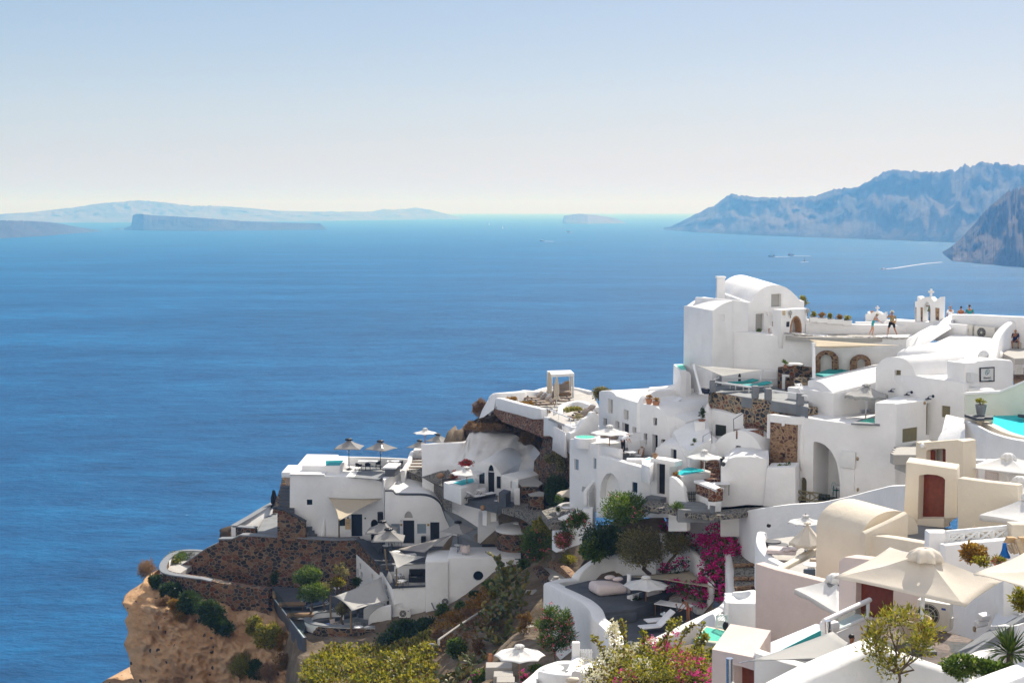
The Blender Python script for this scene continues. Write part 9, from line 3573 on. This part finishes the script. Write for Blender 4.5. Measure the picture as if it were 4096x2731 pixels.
aV('gate_post',bm,M[PL],'white rounded post with a dark ball left of the small court gate','post',ai=40)
aV('dark_ball',S(aR,A3(450,1235,77.6),.1,2,(1,1,.85)),'black','dark ball on the post of the small court gate','ornament',ai=True)
pgk=VP((485,1280),77.6,(600,1280),76.8)
bW(pgk,486,600,1222,1335,8,'white picket gate of the small court by the mixed bougainvillea')
bm=S(aR,A3(425,1495,71),.28,2,(1.25,.8,.55),.3,2)
aV('boulder',bm,'f5','pale boulder on the wall at the bottom edge','rock',ai=True)
tg(aC('rt7',aH('h8','black',.6,.72))(aq((250,1500),A3(330,1440,75).z-.7),.3),'round white table at the bottom edge of the small court','table')
aE('garden_wall','curving white wall beside the small white steps on the lane', _t('1885 705 77 1960 700 76 2040 690 75 2060 720 74 2010 770 73 1950 820 72 1900 870 71'),.55,3)
t=ac('white_steps','small white steps between rounded walls beside the lane','stairs',A3(1930,760,75.5))
for i,(y,Y)in enumerate(((725,77),(755,76.2),(785,75.4))):
 q=A3(1930,y,Y)
 an('step',S(aL,(q.x,q.y,q.z-.4),(1.7,.7,.75),bev=.05),M[PL],t)
Z('L')
aN(A3(478,470,66),178/1.8148*66/FP,'b3','folded cream parasol beside the cream wall',r=.24)
pdr=VP((400,400),67,(525,400),66)
aa('garden_wall','cream wall with a door behind the folded cream parasol',S(ao,pdr,pdr.poly( _p('400 520 402 345 430 330 525 345 525 520')),.3,bev=.04),'f5')
pbx=VP((205,550),64,(525,560),62)
aa('garden_wall','broad white wall block right of the pale pool',S(ao,pbx,pbx.poly( _p('200 780 205 472 525 478 525 780')),2.5,bev=.05),PL)
bH=ac('plunge_pool','pale mint plunge pool below the white garden wall','pool',A3(90,690,66))
zq=A3(100,700,66).z
q=[aq(p,zq)for p in((-50,745),(40,635),(410,715),(380,745),(170,770))]
an('pool_wall',S(af,q,(0,0,-1.8),.05),'f5',bH)
q=[aq(p,zq+.01)for p in((-25,735),(45,648),(250,690),(165,752))]
an('basin',S(aK,q,.004),'g1',bH)
an('water',S(aK,[p+V((0,0,.012))for p in q],.004),'h6',bH)
pgl=VP((-60,740),64.2,(165,760),63)
aV('pool_glass',S(aB,pgl,pgl.poly( _p('-60 770 -60 735 165 765 165 800')),0,.05),'a6','glass edge of the pale mint plunge pool','glass panel')
aE('curved_wall','rounded white wall with red bougainvillea below the pale pool', _t('160 790 60 175 735 60.6 220 705 60.8 300 700 60.4 410 725 59.4 500 745 58.4'),.5,3)
Z('L')
aA('L',255,750,58.6,80,80,'red bougainvillea on the rounded white wall, left tuft','e2',160,.13,k=6,am='f2',nf=50,fs=.08,rr=(.25,.4))
aA('L',400,760,57.6,150,100,'red bougainvillea on the rounded white wall, right trailing tuft','e0',300,.13,k=9,am='f2',nf=50,fs=.08,rr=(.22,.38))
plg=VP((120,600),67,(205,600),66.4)
bo(plg, _p('118 650 118 562 205 555 205 655'),'white wire trellis beside the broad white wall block',5)
bm=S(aR,A3(188,640,65.6),.2,2,(.8,.8,1.2))
aV('black_bag',bm,'black','black bag against the broad white wall block','bag',ai=True)
aE('garden_wall','thick white wall running past the trellis to the garden terrace', _t('20 605 74 80 560 73 130 545 72 150 600 70'),.6,3)
Z('D')
t=ac('concrete_stairs','straight pale concrete stairs running down the slope','stairs',A3(1960,1000,105))
zt0=A3(1970,745,112).z
for i,y in enumerate((745,790,838,885,930,980,1030,1078,1125)):
 Yc=111.6-1.05*i
 a,b=(A3(1912-1*i,y,Yc),A3(2088-10*i,y,Yc))
 an('step',S(aL,((a.x+b.x)/2,a.y+.5,a.z-.6),(b.x-a.x,1.15,1.2),bev=.03),'concrete',t)
o=an('path',S(a8,[[at(p,Y)for p,Y in r]for r in([((1900,760),111),((2095,755),111)],[((1880,690),113),((2040,690),112.4)],[((1790,610),115.4),((1990,620),114.4)],[((1870,530),117),((2010,520),116.4)],[((1950,470),118.6),((2090,465),118)],[((2040,400),120.5),((2180,380),119.4)])]),'concrete',ai=True)
bI(o,kind='structure')
md=o.modifiers.new('s','SOLIDIFY')
md.thickness=.2
bI(an('path',S(aK, _q('2060 480 117 2190 480 115.5 2330 580 111 2240 640 109 2120 600 111.4'),.5),'concrete'),kind='structure')
aE('stone_wall','dark stone retaining wall curving along the grey path', _t('2015 475 116 2060 510 114.6 2110 570 112.6 2140 640 110.6 2130 700 109.6'),.7,2.6,'h0',4,.1)
aE('stone_wall','pale stone bed wall below the green shrub on the slope', _t('2150 430 116 2200 450 114.4 2270 490 112.4 2350 570 109.6'),.7,1.6,'g9',4,.1)
aA('D',2290,410,112.5,190,90,'dry ground cover on the pale stone bed','e5',900,.16,k=14,d=1.4)
c=A3(2182,600,107.5)
aV('mill_stone',S(aI, _p('.3 -.1 .32 0 .3 .1 .22 .11 .24 .2 .21 .26 .08 .27'),c,20),'concrete','stack of two round tan stones on the wall end','stone',ai=40)
bm=B()
p0,p1,p2,p3=(A3(1130,1190,104.5),A3(1128,1140,104.8),A3(1330,1000,108),A3(1570,845,111.6))
az(bm,[p0,p1,p1.lerp(p2,.06),p2,p3],.1,8)
aV('drain_pipe',bm,'concrete','long pale pipe lying along the dry slope','pipe',ai=40)
bm=S(aR,A3(1070,1200,106.4),.36,3,(1,.9,.85),.35,1.6)
aV('boulder',bm,'a5','grey boulder on the slope beside the pipe end','rock',ai=True)
bn('D',(1855,1195),82,478,1540,'b6','white parasol at the bottom edge beside the clay amphora',pole='i2',finial='i2',ar=WG)
dP(A3(1594,1348,87.6),.19,.62,'tan clay amphora on the stone block near the bottom parasol','terracotta')
t=ac('stone_stair','pale stone block steps below the clay amphora','stairs',A3(1680,1450,84))
for i,(x,y,Y,w_)in enumerate(((1670,1370,86.6,1.65),(1710,1450,84.8,1.2),(1730,1500,83.6,1.1))):
 q=A3(x,y,Y)
 an('step',S(aL,(q.x,q.y,q.z-.4),(w_,1.1,.95),bev=.05),'concrete',t)
def dw(ae,base,pads,aG):
 rnd=random.Random(aG)
 b=V(base)
 t=ac('prickly_pear',ae,'cactus',b)
 bm=B()
 cO=bm.faces.layers.float.new('rnd')
 bw=[V((rnd.uniform(-.9,.9),rnd.uniform(-.5,.5),0))for _ in range(10)]
 for i in range(pads):
  o=rnd.choice(bw[-40:])
  d=V((rnd.gauss(0,.7),rnd.gauss(-.1,.6),rnd.uniform(.2,1))).normalized()
  s=rnd.uniform(.24,.38)
  c=o+d*s*.8
  if c.z<.1:
   c.z=.1
  r_=rnd.random()
  dC=d.cross(V((rnd.gauss(0,1),rnd.gauss(0,1),rnd.gauss(0,1)))).normalized()
  w_=d.cross(dC)
  aU=[bm.verts.new(c+d*s*.75*math.sin(k*PI/5)+w_*s*.48*math.cos(k*PI/5))for k in range(10)]
  fr_,bk_=(bm.verts.new(c+dC*.05),bm.verts.new(c-dC*.05))
  for k in range(10):
   for v in(fr_,bk_):
    f=bm.faces.new((aU[k],aU[(k+1)%10],v))
    f[cO]=r_
  bw.append(c+d*s*.7)
 P('pads',bm,'cactus',t)
 bm=B()
 cO=bm.faces.layers.float.new('rnd')
 for q in bw[-60:]:
  if rnd.random()<.5:
   aR(bm,q+V((0,0,.05)),.06,1)
 P('fruit',bm,'e4',t)
 return t
for x,y,Y,w_,n_,lb in((1780,900,110,0,300,'tall prickly pear beside the concrete stairs'),(1680,1000,108,0,70,'prickly pear low on the left of the tall one'),(1480,1030,107,0,34,'small prickly pear on the dry slope by the pipe'),(1350,1420,96,0,60,'prickly pear at the bottom below the round bush'),(1240,1500,94,0,50,'prickly pear at the bottom edge left of the round bush'),(1520,1290,99,0,36,'prickly pear left of the clay amphora'),(1690,1130,104,0,60,'prickly pear at the foot of the tall one')):
 dw(lb,A3(x,y+40,dl(x,y+40,Y)),n_,x)
aA('D',1300,1215,103,200,230,'round dark green bush below the pipe','e2',2600,.2,k=22)
aA('D',1600,1000,108,240,130,'brown dry shrub between the pipe and the prickly pears','d9',1500,.2,k=16,narrow=.25)
aA('D',1900,1000,106,150,240,'loose dry shrub at the left of the concrete stairs','d9',900,.25,k=14,narrow=.2,rr=(.2,.35),up=1)
aA('D',1470,1200,103,170,150,'brown dry shrub right of the round bush','d9',1000,.2,k=12,narrow=.25)
aA('D',1120,1090,110,130,130,'dry reddish shrub above the vine slope','e1',900,.2,k=10,narrow=.2)
aA('D',830,1050,115,200,200,'dark green bush before the ground air conditioner','e0',2200,.22,k=18)
aA('D',1010,1000,114,190,110,'dark green hedge mass at the foot of the lower house','e0',1600,.22,k=14)
aA('D',1160,880,115,130,130,'loose green sapling before the small wall air conditioner','e2',600,.24,k=10,rr=(.22,.38))
aA('D',1330,850,116,120,120,'green shrub at the wall foot below the round window','e2',700,.22,k=10,rr=(.25,.4))
aA('D',1460,740,117,130,90,'dark creeper on the slope right below the round window','e0',700,.2,k=10)
aA('D',1600,640,117.5,170,90,'green creeper on the slope under the terrace wall end','e2',900,.2,k=12)
aA('D',1760,540,118,190,110,'yellow green weeds near the top of the slope by the terrace wall','e5',1100,.2,k=14)
aA('D',1880,470,117.5,150,100,'green weeds below the big oleander by the cistern','e2',700,.2,k=10)
aA('D',1790,500,117.6,90,70,'pale dry grass tuft against the terrace wall','e1',300,.25,narrow=.15,up=1.3)
aA('D',1260,940,113,200,100,'orange green scrub above the pipe','e4',900,.2,k=12,narrow=.3)
aA('D',1400,900,114,170,80,'dry straw scrub higher on the slope above the pipe','e1',700,.22,k=12,narrow=.2,up=1)
aA('D',1640,720,115.6,120,110,'yellow scrub left of the tall prickly pear','e5',600,.2,k=10)
aA('D',1560,1400,90,120,80,'orange dry tuft below the clay amphora','e4',300,.16,narrow=.2,up=1)
aA('D',1620,1420,84.5,130,150,'pink bougainvillea sprays below the amphora steps','e2',500,.16,k=9,am='f0',nf=50,fs=.1,rr=(.22,.4))
aA('D',1480,1480,86,260,150,'leafy green bush at the bottom edge with pink sprays','e2',1500,.2,k=16,am='f0',nf=26,fs=.1)
aA('D',1890,1480,79.5,90,120,'pink flowers around the pole of the bottom parasol','e2',300,.15,k=7,am='f0',nf=40,fs=.09)
aA('D',1990,1400,80.5,180,90,'green plants with orange flowers right of the bottom parasol','e2',800,.16,k=12,am='f2',nf=20,fs=.07)
aA('D',2010,1500,77,110,70,'pink flower clump right of the bottom parasol pole','e2',300,.13,k=7,am='f0',nf=70,fs=.09)
aA('D',2140,1375,80,150,60,'low dull plants in the small court bed','e3',500,.14,k=9)
def cn(ae,b8,n,size,mat,aG,Yf,ar=None,h=.5):
 Z('D')
 rnd=random.Random(aG)
 xs=[p[0]for p in b8]
 ys=[p[1]for p in b8]
 def dV(x,y):
  c=False
  for i in range(len(b8)):
   (x1,y1),(x2,y2)=(b8[i-1],b8[i])
   if(y1>y)!=(y2>y)and x<(x2-x1)*(y-y1)/(y2-y1)+x1:
    c=not c
  return c
 cl=[]
 while len(cl)<n//40:
  x,y=(rnd.uniform(min(xs),max(xs)),rnd.uniform(min(ys),max(ys)))
  if dV(x,y):
   p=A3(x,y,dl(x,y,Yf(x,y))-.1)
   r=rnd.uniform(.35,.8)
   cl.append((p[:],(r,r,r*h*1.3)))
 o=an('ground_cover',S(bE,cl,n,size,.5,.75,rnd,.4),M[mat],rec=False)
 bI(o,ae=ae,kind='stuff')
def Yv(x,y):
 return 114-(y-1180)/345*8.5-max(0,x-600)/500*2.5 if y>1180 else 114+(1180-y)/300*3
cn('yellow green vines covering the slope', _p('-40 1290 60 1250 250 1200 420 1190 600 1210 760 1180 900 1130 1010 1080 1090 1090 1110 1180 1060 1300 1110 1400 1080 1540 -60 1540 -60 1400'),15000,.26,'e5',211,Yv)
cn('dark green undergrowth between the vines and the lower house', _p('600 1200 640 1120 740 1000 900 1000 1060 970 1100 1000 960 1080 800 1150'),3000,.24,'e0',212,lambda x,y:115.5-(y-1000)/200*2)
cn('orange and green scrub on the upper slope', _p('1050 1000 1150 930 1300 880 1450 770 1600 660 1700 600 1680 680 1560 820 1400 960 1250 1040 1130 1090'),3400,.2,'e4',213,lambda x,y:110.5+(x-1050)/650*5.5)
cn('dry tufts on the bare slope around the pipe', _p('1150 1120 1400 960 1620 820 1640 900 1500 1050 1420 1200 1300 1120 1180 1220 1120 1250'),1500,.22,'e1',214,lambda x,y:106+(x-1100)/500*4.5)
Z('C')
def aT(x,y,Y,w_,hh,lab,mat,n,size,aG,**kw):
 return aA('C',x,y,Y,w_,hh,lab,mat,n,size,aG,**kw)
aT(420,510,133.5,170,180,'round dry brown bush on the cliff edge beside the planter wall','e1',2600,.3,221,k=20,narrow=.12,up=.8,d=1.4)
aT(500,600,130.6,110,170,'dark ivy below the rounded planter wall','e0',1500,.24,222,k=14,d=.8)
aT(640,700,129,220,170,'dark green creeper mass under the curved stone wall, left part','e0',3000,.24,223,k=22,d=1.0)
aT(800,800,127,260,220,'dark green creeper mass under the curved stone wall, middle part','e0',3800,.24,224,k=26,d=1.2)
aT(980,890,125.4,300,240,'dark green creeper mass under the curved stone wall, right part','e0',4200,.24,225,k=28,d=1.2)
aT(1090,1020,124,260,180,'lowest dark green creeper hanging on the cliff','e0',3000,.24,226,k=22,d=1.0)
aT(570,790,127,130,110,'brown tuft on the cliff brow, upper one','e1',900,.24,227,k=10,narrow=.2)
aT(670,840,126.2,170,130,'orange yellow scrub in the middle of the cliff brow','e4',1500,.24,228,k=14,narrow=.3)
aT(730,920,125,130,130,'orange scrub lower on the cliff brow','e4',1100,.24,229,k=12,narrow=.3)
aT(1380,1010,121,190,180,'yellow green tree tops growing below the garden deck, left one','e5',1300,.26,231,k=16,rr=(.22,.38),name='small_tree',cat='tree',narrow=.35)
aT(1500,1100,119.6,280,260,'yellow green tree growing below the garden deck, lower one','e5',2600,.26,232,k=26,rr=(.22,.38),name='small_tree',cat='tree',narrow=.35)
aT(1620,1150,118.6,220,200,'reddish yellow tree growing beside the deck wall','e4',1500,.26,233,k=18,rr=(.22,.38),name='small_tree',cat='tree',narrow=.3)
aT(1250,1380,117.5,230,260,'feathery yellow broom low on the cliff','e5',2200,.3,234,k=18,narrow=.12,up=1.2)
aT(1310,1330,117,140,200,'feathery olive broom beside the yellow one','e3',1300,.3,235,k=12,narrow=.12,up=1.2)
aT(1400,1400,116,200,200,'dark green bush between the brooms and the brown one','e0',1800,.24,236,k=16)
aT(1510,1430,115.4,240,200,'brown dry bush at the bottom below the deck wall','e1',2200,.26,237,k=18,narrow=.15)
aT(1650,1330,115.6,200,160,'dry scrub at the foot of the deck wall','d9',1200,.24,238,k=12,narrow=.25)
aT(1560,580,129.6,80,140,'dark creeper low on the tall retaining wall','e0',500,.2,239,k=8,d=.4)
def dA(px,ae,L=14,masts=2,heading=1.6,sails=False):
 Z('N')
 p=aq(px,0)
 t=ac('sailing_ship',ae,'boat',(p.x,p.y,0),heading,'wooden sailing ships on the bay')
 bm=B()
 bN=[]
 for i in range(9):
  k=i/8
  x=(k-.5)*L
  w_=L*.13*math.sin(PI*min(1,.12+k*.95))**.6
  zt=L*(.1+.1*abs(k-.45)**1.5*2)
  bN.append([bm.verts.new((x,-w_,zt)),bm.verts.new((x,-w_*.7,.1)),bm.verts.new((x,0,-.5)),bm.verts.new((x,w_*.7,.1)),bm.verts.new((x,w_,zt))])
 for a,b in zip(bN,bN[1:]):
  for j in range(4):
   bm.faces.new((a[j],b[j],b[j+1],a[j+1]))
  bm.faces.new((a[0],a[4],b[4],b[0]))
 bm.faces.new(bN[0])
 bm.faces.new(bN[-1][::-1])
 P('hull',bm,'d3',t)
 bm=S(aP,(-L*.22,0,L*.12),(L*.3,L*.16,L*.12),bev=.2)
 P('deck_house',bm,'wood',t)
 for j in range(masts):
  x=(-.18+.36*j)*L
  P('mast',S(az,[(x,0,L*.1),(x,0,L*(.95 if j else.75))],L*.014,6),'d3',t)
  P('furled_sail',S(az,[(x,0,L*.28),(x-L*.26,0,L*.3)],L*.03,6),'d3',t)
 P('bowsprit',S(az,[(L*.5,0,L*.18),(L*.68,0,L*.26)],L*.012,6),'d3',t)
 P('rigging',S(az,[(L*.66,0,L*.25),(.18*L,0,L*.93),(-.18*L,0,L*.72),(-L*.5,0,L*.2)],L*.004,4),'d3',t)
 return t
dA((1192,491),'dark two masted wooden ship leftmost of the three',15,2,3.0)
dA((1281,486),'dark two masted wooden ship in the middle of the three',15,2,.3)
dA((1342,513),'dark wooden ship nearest of the three, seen end on',14,1,1.3)
def cX(aO,w0,w1,ae):
 Z('N')
 q=[aq(p,.35)for p in aO]
 bm=B()
 vs=[]
 for i,p in enumerate(q):
  k=i/(len(q)-1)
  d=(q[min(i+1,len(q)-1)]-q[max(0,i-1)]).normalized()
  s_=V((d.y,-d.x,0))
  w_=w0+(w1-w0)*k
  vs.append((bm.verts.new(p-s_*w_+V((0,0,.0))),bm.verts.new(p+V((0,0,.3))),bm.verts.new(p+s_*w_)))
 for a,b in zip(vs,vs[1:]):
  bm.faces.new((a[0],b[0],b[1],a[1]))
  bm.faces.new((a[1],b[1],b[2],a[2]))
 bI(an('wake',bm,'foam'),ae=ae,kind='structure')
def bc(px,ae,L,heading,mat='h8'):
 Z('N')
 p=aq(px,0)
 t=ac('motor_boat',ae,'boat',(p.x,p.y,0),heading,'motor boats')
 bm=B()
 bN=[]
 for i in range(7):
  k=i/6
  x=(k-.5)*L
  w_=L*.15*(1 if k<.5 else math.cos((k-.5)*PI*.98))
  zt=L*(.12+.05*k)
  bN.append([bm.verts.new((x,-w_,zt)),bm.verts.new((x,0,-.3)),bm.verts.new((x,w_,zt))])
 for a,b in zip(bN,bN[1:]):
  for j in range(2):
   bm.faces.new((a[j],b[j],b[j+1],a[j+1]))
  bm.faces.new((a[0],a[2],b[2],b[0]))
 bm.faces.new(bN[0])
 P('hull',bm,mat,t)
 P('cabin',S(aP,(-L*.05,0,L*.13),(L*.34,L*.2,L*.13),bev=.1),'h8' if mat!='h8' else 'glass',t)
 return t
bc((258,379),'white motor boat near the flat topped islet',26,.2)
bc((136,419),'small dark motor boat heading left on open water',16,3.1,'d3')
bc((1706,549),'speedboat trailing a long wake below the near cliff',9,2.9,'d3')
cX( _p('1690 547 1704 549 1760 543 1830 532 1900 522 1970 516'),1.2,3.2,'long white wake of the speedboat')
cX( _p('140 419 165 420 190 421'),2,3,'short wake of the dark motor boat')
cX([(262,380),(275,379)],3,2,'white water behind the motor boat near the islet')
for a,b in(((1200,492),(1275,490)),((1290,487),(1370,488)),((1325,516),(1360,515))):
 cX([a,((a[0]+b[0])/2,(a[1]+b[1])/2),b],1.5,1.2,'thin foam line beside a dark ship')
def da(px,zn,ae,L):
 Z(zn)
 p=aq(px,0)
 t=ac('sailboat',ae,'boat',(p.x,p.y,0),1.2,'white sailboats')
 P('hull',S(aL,(0,0,L*.05),(L,L*.24,L*.14),bev=L*.05),'h8',t)
 P('mast',S(az,[(0,0,0),(0,0,L*1.35)],L*.015,6),'h8',t)
 P('mainsail',S(af,[(0,0,L*.15),(-L*.45,.2,L*.17),(0,0,L*1.3)],(0,L*.02,0)),'b8',t)
 P('jib',S(af,[(L*.03,0,L*1.15),(L*.48,0,L*.14),(L*.03,.2,L*.16)],(0,L*.02,0)),'b8',t)
 return t
da((2307,201),'M','white sailboat under sail right of the long pale island',16)
da((2245,184),'M','tiny farther white sailboat near the horizon',16)
bc((-1062+0,359),'white boat moored before the flat lava island',26,.1)
for i,(x,y)in enumerate(((752,210),(806,213))):
 pass
